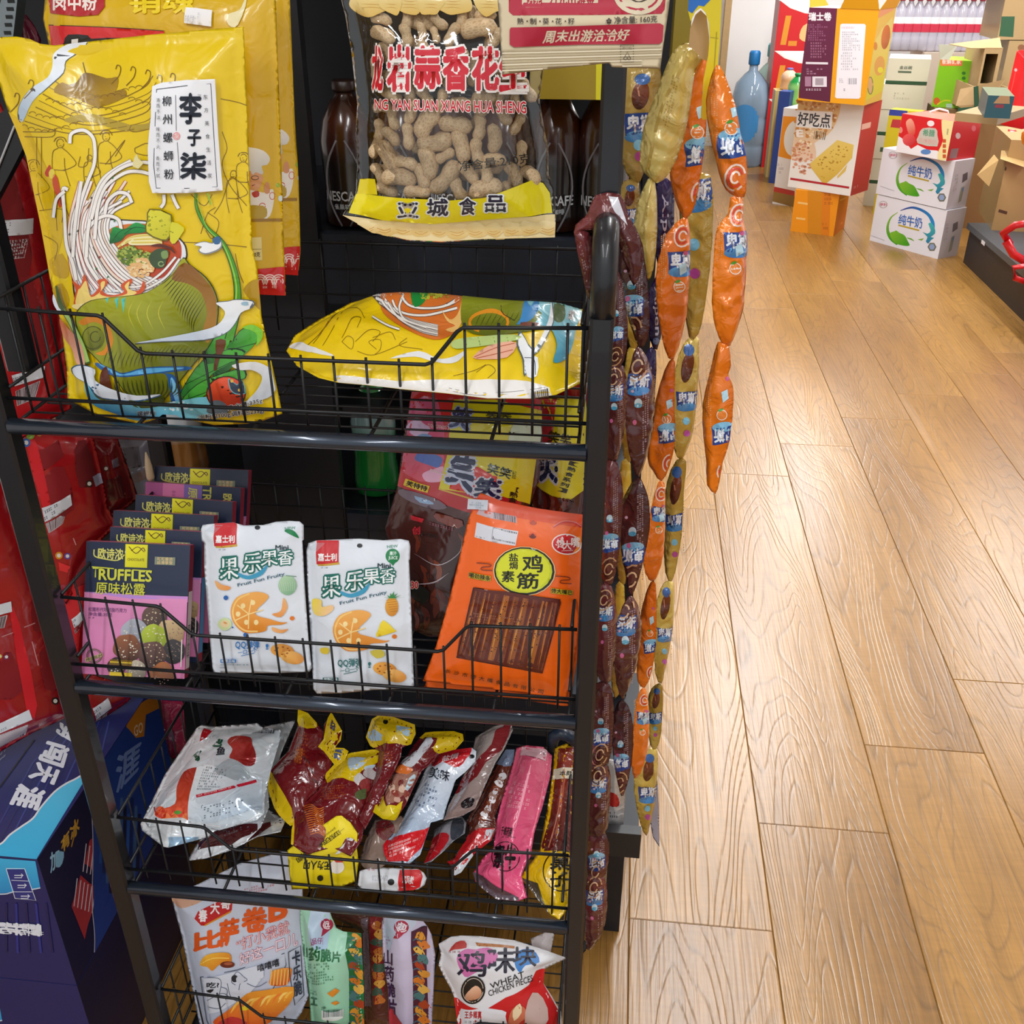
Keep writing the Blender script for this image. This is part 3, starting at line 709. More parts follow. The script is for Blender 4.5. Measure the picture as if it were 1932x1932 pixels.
    S.poly([(640, 2230), (660, 2225), (680, 2300), (690, 2340), (700, 2400), (680, 2405), (660, 2340), (620, 2330), (620, 2270)], '5c2a18', 3)
    # dark leaves
    for P, c in [([(1330, 2140), (1420, 2060), (1480, 1990), (1590, 1990), (1560, 2080), (1480, 2160), (1380, 2260), (1300, 2290)], '1c5a26'), ([(1130, 2330), (1240, 2180), (1400, 2110), (1500, 2130), (1420, 2190), (1300, 2260), (1200, 2380), (1100, 2420)], '2a7a2e'),
                 ([(1110, 2430), (1200, 2330), (1330, 2270), (1480, 2230), (1500, 2290), (1380, 2310), (1280, 2370), (1200, 2430)], '3e9a34'), ([(1240, 2170), (1340, 2000), (1400, 1970), (1420, 2000), (1380, 2120), (1300, 2200)], '174a20')]:
        S.poly(P, '0e2c14', 3); S.poly([(P[0][0] + (x - P[0][0]) * .96 + 6, P[0][1] + (y - P[0][1]) * .96) for x, y in P], (c, '4fae3c', P[0], P[4]), 3)
        S.line([P[0], P[4]], 4, '0e3a18', 0)
    S.poly([(1480, 1985), (1540, 1965), (1600, 2000), (1600, 2050), (1565, 2095), (1570, 2030), (1530, 2000)], '7cc832', 3)
    S.poly([(1320, 2060), (1380, 2060), (1370, 2120), (1340, 2180), (1325, 2240), (1305, 2235), (1320, 2140)], '6a3a1c', 2)
    # green stem on the right
    S.line([(1200, 1170), (1205, 1260), (1260, 1370), (1360, 1470), (1420, 1600), (1450, 1740), (1445, 1880), (1400, 2060)], [14, 22, 34, 46, 58], '10380f', 6)
    S.line([(1200, 1170), (1205, 1260), (1260, 1370), (1360, 1470), (1420, 1600), (1450, 1740), (1445, 1880), (1400, 2060)], [8, 15, 26, 36, 46], '4a9a1e', 6)
    S.line([(1206, 1200), (1268, 1380), (1370, 1490), (1440, 1700), (1440, 1860)], [3, 10], '9ed04a', 6)
    S.line([(1270, 1170), (1280, 1200), (1290, 1240)], 10, '8fbe3a', 4)
    # spring onion at left
    S.line([(355, 1730), (385, 1850), (450, 1960), (510, 2080), (550, 2200)], [14, 32, 36, 36], '3c5c1e', 5); S.line([(360, 1745), (385, 1850), (450, 1960), (510, 2080), (548, 2190)], [6, 22, 26, 26], 'a9cf6a', 5)
    S.poly([(375, 1930), (430, 1990), (490, 2050), (520, 2120), (530, 2210), (480, 2200), (450, 2110), (400, 2040)], ('c86a38', 'f0b49a', (390, 1950), (510, 2200)), 3)
    S.poly([(340, 1780), (370, 1860), (390, 1880), (370, 1890), (335, 1830)], 'dfe8f2', 3)
    # white curling vapour
    W1 = [(1325, 1830), (1400, 1820), (1450, 1810), (1550, 1820), (1545, 1860), (1480, 1890), (1440, 1960), (1380, 2020), (1250, 2060), (1000, 2070), (830, 2080), (1000, 2050), (1200, 2010), (1330, 1970), (1380, 1900), (1360, 1860)]
    S.poly(W1, '5a6470', 3); S.poly([(1180 + (x - 1180) * .98, 1950 + (y - 1950) * .96) for x, y in W1], ('f2f6fa', 'c2cede', (1400, 1820), (1200, 2060)), 3)
    S.poly(ell(1500, 1838, 26, 13), '9fc4d8', 0)
    W2 = [(445, 2230), (500, 2205), (590, 2230), (590, 2300), (700, 2360), (850, 2400), (1000, 2390), (860, 2430), (700, 2420), (610, 2400), (540, 2320), (470, 2280)]
    S.poly(W2, '2c5a86', 3); S.poly([(700 + (x - 700) * .97, 2310 + (y - 2310) * .94) for x, y in W2], 'e8eff8', 3)
    S.poly([(1420, 2210), (1560, 2190), (1660, 2240), (1690, 2330), (1650, 2400), (1560, 2430), (1490, 2450), (1570, 2360), (1600, 2280), (1540, 2240), (1470, 2240)], ('f4f6f8', 'c4cad2', (1500, 2200), (1650, 2400)), 4)
    S.poly([(1190, 1480), (1250, 1460), (1300, 1470), (1350, 1450), (1360, 1490), (1330, 1520), (1260, 1540), (1215, 1520), (1230, 1495)], '8a9098', 3); S.poly([(1195, 1482), (1250, 1465), (1300, 1475), (1345, 1458), (1352, 1488), (1325, 1512), (1260, 1532), (1222, 1515), (1238, 1492)], 'f4f7fb', 3)
    S.poly([(1300, 1450), (1330, 1430), (1352, 1440), (1345, 1475), (1315, 1478)], '3a6a9a', 2)
    # water at the bottom
    S.poly([(530, 2290), (600, 2400), (680, 2430), (780, 2430), (900, 2460), (1060, 2430), (1280, 2400), (1390, 2460), (1330, 2500), (1240, 2530), (1100, 2545), (1000, 2525), (850, 2545), (700, 2500), (560, 2430)], ('7fd0e0', '2a86c0', (800, 2400), (800, 2540)), 3)
    S.poly([(800, 2420), (900, 2440), (1000, 2400), (1000, 2450), (900, 2470), (830, 2460)], '3a4a18', 3)
    S.specks([(1040, 2430), (1180, 2430), (1180, 2480), (1000, 2480)], 26, 'eaf6fc', (6, 11), 2)
    # red fish head
    S.poly(ell(1385, 2380, 120, 105), '3a1a18', 0); S.poly(ell(1385, 2380, 113, 98), ('e8552e', 'b02a1a', (1330, 2300), (1420, 2450)), 0)
    S.poly([(1275, 2460), (1320, 2420), (1380, 2440), (1400, 2500), (1280, 2500)], '5a6a74', 3)
    for P in [[(1400, 2290), (1450, 2330), (1480, 2300), (1500, 2380), (1440, 2380), (1410, 2350)]]: S.poly(P, '27344a', 1); S.line(P, 5, '59b0b8', 2, closed=True)
    S.poly(ell(1420, 2305, 10, 10), 'e0b03a'); S.poly(ell(1465, 2360, 9, 9), 'e0b03a')
    S.text('净含量:335g', [(1395, 2452), (1600, 2405), (1606, 2440), (1400, 2488)], '16181a', 0.02, ('f4f4f4', 0.07))
    S.text('(米粉包100g,调料包235g)', [(1210, 2510), (1612, 2465), (1618, 2500), (1216, 2548)], '16181a', 0.02, ('f4f4f4', 0.07))
    S.text('螺蛳粉', [(850, 2486), (960, 2484), (960, 2510), (850, 2516)], '2a3a4a', 0.02, ('dfe8ee', 0.06))

NB_OUT = [(-60, 228), (0, 225), (100, 222), (180, 236), (245, 266), (330, 276), (520, 255), (900, 212), (1300, 175), (1482, 162), (1490, 400), (1503, 690), (1520, 1200), (1532, 1500), (1565, 1640), (1590, 1928), (1625, 2088), (1700, 2428), (1716, 2513), (1600, 2556), (1500, 2575), (1300, 2583), (1150, 2552), (1080, 2512), (1000, 2508), (940, 2550), (850, 2575), (600, 2525), (485, 2465), (410, 2428), (405, 2250), (370, 1960), (310, 1720), (280, 1550), (240, 1330), (160, 950), (100, 790), (40, 650), (0, 520), (-60, 380)]
def ridge_noodle(uv):
    # dented shoulder fold under the roof
    u, v = uv[:, 0], uv[:, 1]
    return -0.009 * np.exp(-(((u - RU) / 0.035) ** 2 + ((v - RV) / 0.028) ** 2)) + 0.004 * np.exp(-(((u - RU - .06) / 0.03) ** 2 + ((v - RV + .02) / 0.05) ** 2))
RU = RV = 0
S = Surf([(130, 740, .962), (530, 790, .962), (300, 60, .985)], NB_OUT, T=0.020, roll=0.055, amp=0.0013, wl=0.09, seed=4, seal=0.008, at=(0, 0, 3.22), ridge=ridge_noodle)
RU, RV = S._flat((620, 560))
nb = S.body('noodle_bag', 'e9c808', GL)
tag(nb, 'tall yellow noodle bag standing upright in the top basket, white paper label', 'snack bag')
draw_noodle_front(S); S.printed(nb, GL)
lb = S.patch('paper_label', [(945, 522), (1000, 500), (1150, 484), (1322, 478), (1340, 800), (1368, 1150), (1150, 1166), (945, 1166), (925, 1100), (918, 900), (938, 700)], 'eef0f5', PAP, nb, 0.0072)
tag(lb, 'white paper label with brush lettering')
S.layer = 145
S.line([(972, 540), (1150, 518), (1298, 506), (1315, 800), (1336, 1128), (1150, 1138), (970, 1136), (955, 1000), (965, 700)], 4, '2c3440', 0, closed=True)
S.line([(1086, 575), (1090, 790)], 3, '2c3440', 0, lay=S.layer); S.line([(1096, 860), (1112, 1085)], 3, '2c3440', 0, lay=S.layer)
S.poly(ell(1092, 822, 22, 24), 'e8a0a0'); S.text('七\n子', [(1078, 804), (1106, 804), (1106, 842), (1078, 842)], 'f6eeee', .02)
for ch, q in (('李', (1112, 568, 1240, 745)), ('子', (1160, 785, 1238, 880)), ('柒', (1118, 925, 1270, 1080))): S.text(ch, q, '101c2c', 0.035)
for k, ch in enumerate('柳州螺蛳粉'): S.text(ch, [(1008 + k * 3, 582 + k * 110), (1060 + k * 4, 580 + k * 110), (1062 + k * 4, 640 + k * 110), (1008 + k * 3, 640 + k * 110)], '18222e', 0.01)
for k, ch in enumerate('东方美食生活家'): S.text(ch, (1256 + k * 4.5, 572 + k * 79, 1281 + k * 4.5, 600 + k * 79), '26303a')
for k, ch in enumerate('清而不淡 辣而不火 香而不腻'):
    if ch != ' ': S.text(ch, (975 + (k % 5), 592 + k * 35, 997 + (k % 5), 616 + k * 35), '26303a')
S.text('TM', (1226, 570, 1246, 582), '26303a')
S.printed(nb, PAP, 'label_lettering')
mk_stick = S.patch('tape_scrap', [(848, 930), (862, 960), (892, 985), (860, 1020), (825, 1005), (832, 960)], 'e6dca0', GL, nb, 0.0068)

# ------------------------------------------------------------------ yellow bags hanging behind it
def chef_bag(outl, Y, seed, label, dx, dy, top):
    S = Surf([(300, 300, Y), (500, 300, Y), (400, 100, Y + .008)], outl, T=0.012, roll=0.03, amp=0.0012, wl=.08, seed=seed, seal=.005, at=(0, 0, 3.22))
    o = S.body('chef_noodle_bag', 'd9b006', GL); tag(o, label, 'snack bag', 'yellow bags hanging behind the noodle bag')
    X, D = dx, dy
    # chef in white hat giving a thumb up
    S.poly([(1480 + X, 900 + D), (1520 + X, 895 + D), (1600 + X, 915 + D), (1640 + X, 960 + D), (1625 + X, 1000 + D), (1590 + X, 1010 + D), (1595 + X, 1060 + D), (1480 + X, 1040 + D)], ('f4f2ee', 'c9c8c6', (1520 + X, 900 + D), (1590 + X, 1060 + D)), 3)
    S.poly([(1490 + X, 1045 + D), (1590 + X, 1060 + D), (1592 + X, 1110 + D), (1560 + X, 1160 + D), (1500 + X, 1165 + D)], 'd79a6c', 3)
    S.line(ell(1550 + X, 1080 + D, 22, 12), 4, '2a2018', 0, lay=S.layer + 1); S.line([(1530 + X, 1130 + D), (1550 + X, 1120 + D)], 6, '8a3020', 0, lay=S.layer)
    S.poly([(1480 + X, 1160 + D), (1600 + X, 1170 + D), (1660 + X, 1150 + D), (1660 + X, 1250 + D), (1620 + X, 1330 + D), (1490 + X, 1330 + D)], 'ebe6e0', 3)
    S.poly([(1530 + X, 1170 + D), (1570 + X, 1160 + D), (1575 + X, 1190 + D), (1545 + X, 1200 + D)], 'b83020', 2)
    S.poly([(1605 + X, 1140 + D), (1615 + X, 1110 + D), (1635 + X, 1110 + D), (1640 + X, 1170 + D), (1610 + X, 1175 + D)], 'd08f60', 2)
    S.line(ell(1655 + X, 1190 + D, 16, 22), 4, 'c84a30', 0, lay=S.layer + 1); S.line(ell(1595 + X, 1250 + D, 18, 16), 5, 'c84a30', 0, lay=S.layer)
    S.poly(ell(1690 + X, 1125 + D, 12, 14), '9ab83a'); S.poly(ell(1705 + X, 1205 + D, 14, 18), 'cfe0e8')
    S.poly([(1480 + X, 1255 + D), (1600 + X, 1250 + D), (1625 + X, 1290 + D), (1600 + X, 1330 + D), (1480 + X, 1330 + D)], 'b89a20', 2)
    S.line([(1300 + X, 1340 + D), (1760 + X, 1335 + D)], 18, '9a7008', 0)
    S.poly([(1440 + X, 1440 + D), (1590 + X, 1440 + D), (1595 + X, 1580 + D), (1440 + X, 1585 + D)], 'e8d890'); S.text('克', (1496 + X, 1452 + D, 1530 + X, 1500 + D), '4a3a10', .02); S.text('400克', (1520 + X, 1530 + D, 1582 + X, 1560 + D), '4a3a10', .02)
    S.line([(1440 + X, 1515 + D), (1590 + X, 1513 + D)], 3, '8a7a30', 0)
    S.poly([(1300 + X, 1635 + D), (1800 + X, 1620 + D), (1820 + X, 1830 + D), (1300 + X, 1850 + D)], 'cc1c24')
    for r in (40, 27, 13):
        for cx in (1585, 1640, 1695): S.line(ell(cx + X, 1708 + D, r, r * 1.0, 0, 16, 150, 390), 7, 'f2dada', 0, lay=S.layer + 1)
    for cx in (1612, 1668): 
        for e in (-10, 0, 10): S.line([(cx + X + e, 1712 + D), (cx + X + e, 1762 + D)], 5, 'f2dada', 0, lay=S.layer)
    if top:
        S.poly([(285, -60), (640, -60), (640, 40), (600, 90), (480, 100), (310, 80)], 'b3222a'); S.text('卤中粉', (330, -30, 590, 62), 'f3e6de', .03)
        S.text('销魂', (790, -60, 1180, 80), 'efd21c', .03)
        S.poly([(300, 155), (700, 170), (1000, 190), (1010, 300), (320, 300)], 'd8262c'); S.line([(300, 152), (700, 168), (1000, 188)], 5, '3a2a10', 4)
        S.poly([(395, 260), (420, 210), (540, 215), (560, 235), (740, 230), (740, 290), (400, 300)], '1a1a1c', 2); S.poly([(440, 240), (480, 235), (475, 290), (440, 290)], 'e8e8e8')
        for k in range(6): S.line(ell(1250 + k * 40, 230, 22, 14, 0, 8, 180, 360), 3, 'bd9a08', 0, lay=S.layer)
        S.poly([(1385, 90), (1420, 75), (1460, 60), (1480, 20), (1500, -20), (1495, 40), (1450, 150), (1410, 165), (1380, 130)], 'e9dfae', 2)
    S.printed(o, GL)
    if top:
        p = S.patch('price_sticker', [(1138, 45), (1206, 50), (1298, 62), (1292, 162), (1200, 150), (1128, 140)], 'f1f1f4', PAP, o, 0.004)
        S.layer = 125; S.fine([(1145, 70), (1290, 80), (1286, 145), (1136, 130)], 3, 'b8bac4', .6, 5, 14); S.printed(o, PAP, 'sticker_print')
    return o
chef_bag([(280, -90), (1672, -90), (1690, 400), (1712, 1100), (1735, 1795), (1300, 1775), (700, 1760), (600, 900), (330, 420), (262, 120)], 1.03, 11, 'yellow bag with red brand corner, hanging behind the standing noodle bag', 0, 0, True)
chef_bag([(700, -90), (1758, -90), (1790, 700), (1815, 1100), (1826, 1520), (1812, 1672), (1400, 1640), (900, 1600), (800, 600)], 1.075, 12, 'yellow bag furthest back at left, its chef picture mostly hidden', 118, -125, False)

# ------------------------------------------------------------------ peanut bag: clear film over real peanuts
POUT = [(120, -90), (165, 100), (200, 300), (222, 500), (238, 640), (226, 800), (238, 1000), (228, 1180), (150, 1305), (330, 1412), (550, 1462), (750, 1473), (1000, 1458), (1250, 1448), (1440, 1440), (1446, 1300), (1440, 1160), (1400, 1060), (1400, 900), (1370, 760), (1345, 600), (1370, 420), (1390, 200), (1420, -90)]
S = Surf([(660, 400, 1.045), (1040, 420, 1.045), (850, 10, 1.052)], POUT, T=0.021, roll=0.045, amp=0.0012, wl=.08, seed=8, seal=.012, at=(600, 0, 3.22))
CF = clear('peanut_film', 'ffffff', 0.10, 0.07, 0.35, 26)
pb = S.body('peanut_bag', 'ffffff', CF, None, 0.9)
tag(pb, 'clear bag of peanuts in shells with red lettering and yellow bottom band', 'snack bag')
GP = film(0.3, 0, 0.5, 0.3, 26, 'film_print')
for x, w in ((330, 210), (560, 150), (820, 170), (1040, 160), (690, 120), (450, 110)):   # printed shells at the top and bottom edge
    for yy, h, s in ((10, 85, 1), (1395, 55, 2)):
        if s == 2 and x > 1100: continue
        S.poly(splat(x + (0 if s == 1 else 60), yy, h, 11, x + s, .18, w / 130), ('f3e2a4', 'd9b45e', (x, yy - h), (x, yy + h)), 3)
        for k in range(4): S.line([(x - w * .35 + (60 if s == 2 else 0), yy - h * .4 + k * h * .28), (x + (60 if s == 2 else 0), yy - h * .2 + k * h * .2), (x + w * .3 + (60 if s == 2 else 0), yy - h * .35 + k * h * .28)], 4, 'c79a48', 4, lay=S.layer + 1, taper=3)
        S.layer += 1
S.poly([(150, 1305), (330, 1330), (700, 1350), (1100, 1320), (1440, 1300), (1440, 1440), (1000, 1450), (750, 1465), (550, 1455), (330, 1405)], 'efd9a0', 0)
for k in range(11):
    cx = 300 + k * 110; cy = 1400 - abs(k - 5) * 4
    S.poly(splat(cx, cy, 46, 9, k, .2, 1.5), ('f6e4b0', 'e0bc6c', (cx, cy - 40), (cx, cy + 40)), 3); S.line([(cx - 50, cy), (cx, cy + 14), (cx + 50, cy - 6)], 4, 'cf9a40', 4); S.line([(cx - 40, cy + 18), (cx, cy + 30), (cx + 40, cy + 12)], 4, 'cf9a40', 4, lay=S.layer)
S.poly([(258, 1085), (350, 1085), (365, 1180), (240, 1180)], 'e3cf10')
S.poly([(235, 1175), (450, 1195), (800, 1215), (1010, 1200), (1180, 1140), (1300, 1092), (1370, 1110), (1410, 1170), (1425, 1290), (1100, 1325), (700, 1358), (400, 1335), (190, 1290)], ('f0e01a', 'dfd00c', (300, 1180), (1200, 1330)))
for ch, q in zip('亚城食品', [(490, 1230, 610, 1318), (668, 1205, 792, 1308), (862, 1200, 962, 1300), (1020, 1185, 1142, 1282)]): S.text(ch, q, '141c3a', .03, ('e4e9ee', .1))
for ch, q in zip('龙岩蒜香花生', [(336, 285, 398, 540), (430, 280, 565, 545), (595, 285, 745, 530), (768, 290, 915, 540), (945, 290, 1098, 540), (1110, 300, 1268, 545)]): S.text(ch, q, 'd3122c', .045, ('f6f2ee', .10))
S.text('NG YAN SUAN XIANG HUA SHENG', [(352, 600), (1265, 615), (1268, 685), (352, 662)], 'cf1830', .02, ('f6f0ea', .07))
S.text('净含量:210克', [(860, 975), (1290, 925), (1300, 985), (865, 1038)], '1a1814', .01)
S.printed(pb, GP)
def peanut_mesh(seed):
    rnd = random.Random(seed); n = 14; P = []; L = 0.017
    ks = 13; pinch = rnd.uniform(.66, .88); bend = rnd.uniform(-.0016, .0016); V = []; F = []
    for i in range(ks):
        t = i / (ks - 1); z = (t - .5) * 2; r = 0.0089 * math.sqrt(max(0, 1 - abs(z) ** 2.6)) * (1 - (1 - pinch) * math.exp(-((z + .05) / .33) ** 2)) + 0.0002
        for k in range(n):
            a = 2 * pi * k / n; rr = r * (1 + .05 * cos(5 * a + z * 3) + .035 * sin(9 * z + 3 * a))
            V.append((z * L, rr * cos(a) + bend * cos(z * 2.5), rr * sin(a)))
    F = [(i * n + k, i * n + (k + 1) % n, (i + 1) * n + (k + 1) % n, (i + 1) * n + k) for i in range(ks - 1) for k in range(n)]
    F += [tuple(range(n))[::-1], tuple(range((ks - 1) * n, ks * n))]
    me = bpy.data.meshes.new('peanut'); me.from_pydata(V, [], F); me.polygons.foreach_set('use_smooth', [True] * len(F)); me.update(); return me
def peanut_mat():
    m, nt, b = _new('peanut_shell'); L = nt.links; N = nt.nodes
    tc = N.new('ShaderNodeTexCoord'); mp = N.new('ShaderNodeMapping'); mp.inputs['Scale'].default_value = (220, 420, 420)
    v = N.new('ShaderNodeTexVoronoi'); v.feature = 'DISTANCE_TO_EDGE'; v.inputs['Scale'].default_value = 1
    L.new(tc.outputs['Object'], mp.inputs[0]); L.new(mp.outputs[0], v.inputs['Vector'])
    cr = N.new('ShaderNodeValToRGB'); e = cr.color_ramp.elements; e[0].color = (*lin('dcc29a'), 1); e[1].color = (*lin('bf9f76'), 1); e[1].position = .35
    L.new(v.outputs['Distance'], cr.inputs[0])
    oi = N.new('ShaderNodeObjectInfo'); hs = N.new('ShaderNodeMapRange'); hs.inputs['To Min'].default_value = .85; hs.inputs['To Max'].default_value = 1.15; L.new(oi.outputs['Random'], hs.inputs[0])
    mx = N.new('ShaderNodeMix'); mx.data_type = 'RGBA'; mx.blend_type = 'MULTIPLY'; mx.inputs[0].default_value = 1; L.new(cr.outputs[0], mx.inputs[6]); L.new(hs.outputs[0], mx.inputs[7]); L.new(mx.outputs[2], b.inputs['Base Color'])
    b.inputs['Roughness'].default_value = .7; bp = N.new('ShaderNodeBump'); bp.inputs['Strength'].default_value = .5; bp.inputs['Distance'].default_value = .0012; bp.invert = True
    L.new(v.outputs['Distance'], bp.inputs['Height']); L.new(bp.outputs[0], b.inputs['Normal']); return m
PM = [peanut_mesh(i) for i in range(5)]; PMAT = peanut_mat()
for me in PM: me.materials.append(PMAT)
PN = [(380, 215, 150, 20), (520, 220, 130, 80), (615, 195, 100, 80), (700, 215, 90, 70), (805, 215, 140, 120), (965, 175, 200, -8), (1070, 235, 120, 130), (370, 120, 120, 10), (530, 110, 130, 100), (720, 130, 120, 40), (860, 120, 110, 100), (1010, 90, 120, 0),
      (650, 760, 190, -52), (825, 765, 190, 8), (445, 725, 130, 80), (550, 690, 130, 110), (360, 800, 130, 95), (430, 835, 130, 45), (535, 835, 150, 85), (700, 870, 210, -10), (860, 895, 190, 75), (970, 780, 150, 95), (1060, 850, 160, 90), (1205, 760, 130, 120),
      (345, 900, 130, 120), (415, 960, 200, 60), (520, 1000, 150, 10), (655, 1000, 190, 80), (760, 955, 130, -30), (960, 930, 160, 80), (1060, 980, 140, 0), (360, 1060, 130, 60), (480, 1090, 210, 5), (620, 1080, 150, 70), (760, 1090, 240, -48), (905, 1060, 150, 50), (1010, 1060, 150, 80),
      (400, 1165, 150, 20), (590, 1175, 160, 0), (850, 1170, 170, 60), (1010, 1160, 200, -15), (1180, 1070, 150, 60), (1290, 1070, 140, 40), (1230, 940, 140, 90), (1120, 700, 130, 60), (1000, 600, 140, 0), (640, 600, 140, 60), (850, 640, 140, 0), (740, 620, 130, 100), (430, 580, 140, 30), (540, 560, 120, 80), (380, 660, 120, 0), (950, 660, 130, 30), (1090, 580, 140, 100), (1200, 620, 130, 70),
      (400, 330, 130, 60), (500, 400, 140, 20), (620, 330, 140, 100), (720, 440, 140, 50), (830, 340, 140, 0), (930, 440, 150, 90), (1030, 350, 140, 30), (1130, 430, 140, 120), (430, 470, 130, 0), (600, 490, 140, 60), (820, 510, 140, 10), (1010, 500, 140, 60), (340, 420, 120, 90), (1200, 520, 120, 0)]
rnd = random.Random(3)
for k in range(26): PN.append((rnd.uniform(330, 1300), rnd.uniform(60, 1190), rnd.uniform(120, 160), rnd.uniform(0, 180)))
S.at(600, 0, 3.22)
for i, (x, y, ln, an) in enumerate(PN):
    back = i >= 70
    base = S.uv([(x, y)]); hh = max(S.h(base)[0], 0.011)
    w = S.O + base[0, 0] * S.U + base[0, 1] * S.V + S.N * (max(0.0005, hh - 0.0105) if not back else -0.008)
    o = bpy.data.objects.new('peanut', PM[i % 5]); COL.objects.link(o); o.location = w
    a = -radians(an); d = Vector(S.U) * cos(a) + Vector(S.V) * sin(a); d = (d + Vector(S.N) * rnd.uniform(-.25, .25)).normalized()
    zz = Vector(S.N); yy = zz.cross(d).normalized(); zz = d.cross(yy)
    M = Matrix((d, yy, zz)).transposed(); o.rotation_mode = 'QUATERNION'; o.rotation_quaternion = M.to_quaternion()
    sc = ln / 3.22 / FPX * 1.12 / 0.034; o.scale = (sc, min(sc, 1.1) * rnd.uniform(.9, 1.08), min(sc, 1.1))
    tag(o, 'roasted peanut in its shell inside the clear hanging bag', 'peanut', 'peanuts inside the clear bag')

# ------------------------------------------------------------------ beige sunflower seed bag at the top
S = Surf([(950, 140, .893), (1248, 129, .893), (1100, 0, .897)], [(936, -40), (943, 60), (948, 141), (1035, 131), (1149, 119), (1155, 127), (1246, 130), (1250, 97), (1262, 15), (1268, -40)], T=.012, roll=.04, amp=.0008, wl=.05, seed=5, seal=.018)
sb = S.body('seed_bag', 'd3c4a3', film(.55, 0, 0, .12, 24)); tag(sb, 'beige paper sunflower seed bag with dark red panels, hanging at the top', 'snack bag')
S.poly([(960, -30), (1258, -30), (1254, 18), (1248, 26), (1140, 28), (968, 29), (960, 22)], 'b0203a'); S.poly([(985, -20), (1130, -20), (1128, 8), (1122, 13), (992, 14), (985, 8)], 'd9cbb0')
S.poly([(993, -20), (1022, -20), (1022, 12), (995, 12)], 'b0203a'); S.text('万元', (996, -4, 1020, 8), 'd9cbb0', .02); S.text('万元出游金', (1036, -10, 1122, 9), 'b0203a', .03)
S.poly(ell(1205, -12, 48, 40), 'd8caae'); S.line(ell(1205, -12, 38, 30), 4, 'b0203a', 0); S.line([(1190, -2), (1205, 4), (1222, -2)], 3, '4a3a30', 4)
for k, ch in enumerate('熟制葵花籽'): S.text(ch, (976 + k * 24, 34, 988 + k * 24, 46), '3c3430', .01)
for k in range(4): S.poly(ell(995 + k * 24, 40, 1.5), '3c3430', lay=S.layer)
S.text('✿ 净含量: 160克', [(1144, 32), (1240, 29), (1240, 42), (1144, 46)], '3c3430', .01)
S.poly([(964, 52), (1060, 50), (1245, 44), (1252, 48), (1250, 78), (1244, 83), (1100, 84), (970, 89), (962, 84), (962, 56)], 'b0203a')
S.text('周末出游洽洽好', [(1030, 58), (1190, 55), (1184, 76), (1024, 82)], 'dcccb2', .03)
for k in range(8): S.line([(948, 95 + k * 5.5), (1100, 92 + k * 5), (1248, 88 + k * 5)], 2.2, 'e3d8bd' if k % 2 else 'b8aa8a', 4, lay=S.layer + 1)
S.line(rect(1171, 85, 1195, 117), 1.3, '5a5040', 0, closed=True); S.text('开口处', (1174, 88, 1192, 94), '5a5040'); S.line([(1176, 112), (1184, 98), (1190, 112)], 1.5, '5a5040', 0); S.line(ell(1180, 110, 3), 1.3, '5a5040', 0); S.line(ell(1187, 110, 3), 1.3, '5a5040', 0)
S.printed(sb, film(.55, 0, 0, .12, 24))

# ------------------------------------------------------------------ noodle bag lying on its back in the same basket
LO = [(540, 662), (556, 632), (600, 604), (660, 572), (700, 561), (760, 558), (860, 565), (960, 572), (1050, 578), (1111, 585), (1106, 640), (1100, 700), (1098, 722), (1050, 745), (1000, 752), (920, 752), (840, 742), (760, 735), (690, 727), (640, 722), (600, 712), (560, 690)]
S = Surf([(540, 680, .955), (1090, 735, .955), (820, 552, 1.13)], LO, T=.03, roll=.06, amp=.0016, wl=.09, seed=21, seal=.006)
lyb = S.body('noodle_bag', 'e9c808', GL, None, .3); tag(lyb, 'yellow noodle bag lying on its side in the top basket, behind the fence', 'snack bag')
S.at(500, 500, 2.76)
S.poly([(360, 578), (520, 590), (700, 610), (900, 600), (1100, 600), (1300, 600), (1480, 640), (1500, 690), (1340, 715), (1100, 720), (800, 680), (520, 640), (380, 612)], 'e9e6e2', 0)
S.line([(940, 640), (1100, 668), (1300, 660), (1460, 640)], 3, '8a8480', 4); S.line([(940, 652), (1100, 680), (1300, 672)], 3, '8a8480', 4); S.bars([(1385, 665), (1475, 645), (1480, 690), (1392, 700)], 9, '3c3030'); S.fine([(1035, 675), (1085, 682), (1082, 725), (1032, 715)], 4, '4a5560', .8, 4, 8)
S.poly([(125, 430), (170, 405), (240, 425), (350, 468), (330, 475), (180, 445)], 'e6e6e4', 3); S.poly([(650, 490), (800, 450), (900, 490), (980, 480), (1050, 445), (1010, 500), (950, 515), (860, 500), (780, 480)], 'e4e6e8', 3)
for P in [[(400, 380), (450, 300), (500, 290), (480, 330)], [(300, 420), (360, 330), (440, 240), (470, 230)], [(250, 410), (330, 320), (420, 250)], [(400, 400), (430, 370), (460, 390), (450, 440), (400, 400)], [(470, 400), (540, 340), (600, 350), (560, 400)], [(560, 380), (650, 350), (680, 390)], [(580, 440), (540, 400), (600, 390), (600, 440), (570, 470)],
          [(480, 450), (540, 470), (600, 460), (740, 400)], [(740, 380), (700, 420), (820, 440)], [(1100, 560), (1160, 520), (1200, 550), (1160, 590)], [(980, 580), (1090, 550), (1150, 520)], [(220, 420), (300, 350), (380, 280)], [(350, 270), (480, 250), (520, 290)]]: S.line(P, 3.2, '80600f', 4, lay=1)
S.poly([(640, 170), (760, 165), (900, 172), (1040, 180), (1030, 240), (1010, 320), (960, 370), (880, 390), (760, 350), (640, 280), (600, 220)], 'd9742e', 3)
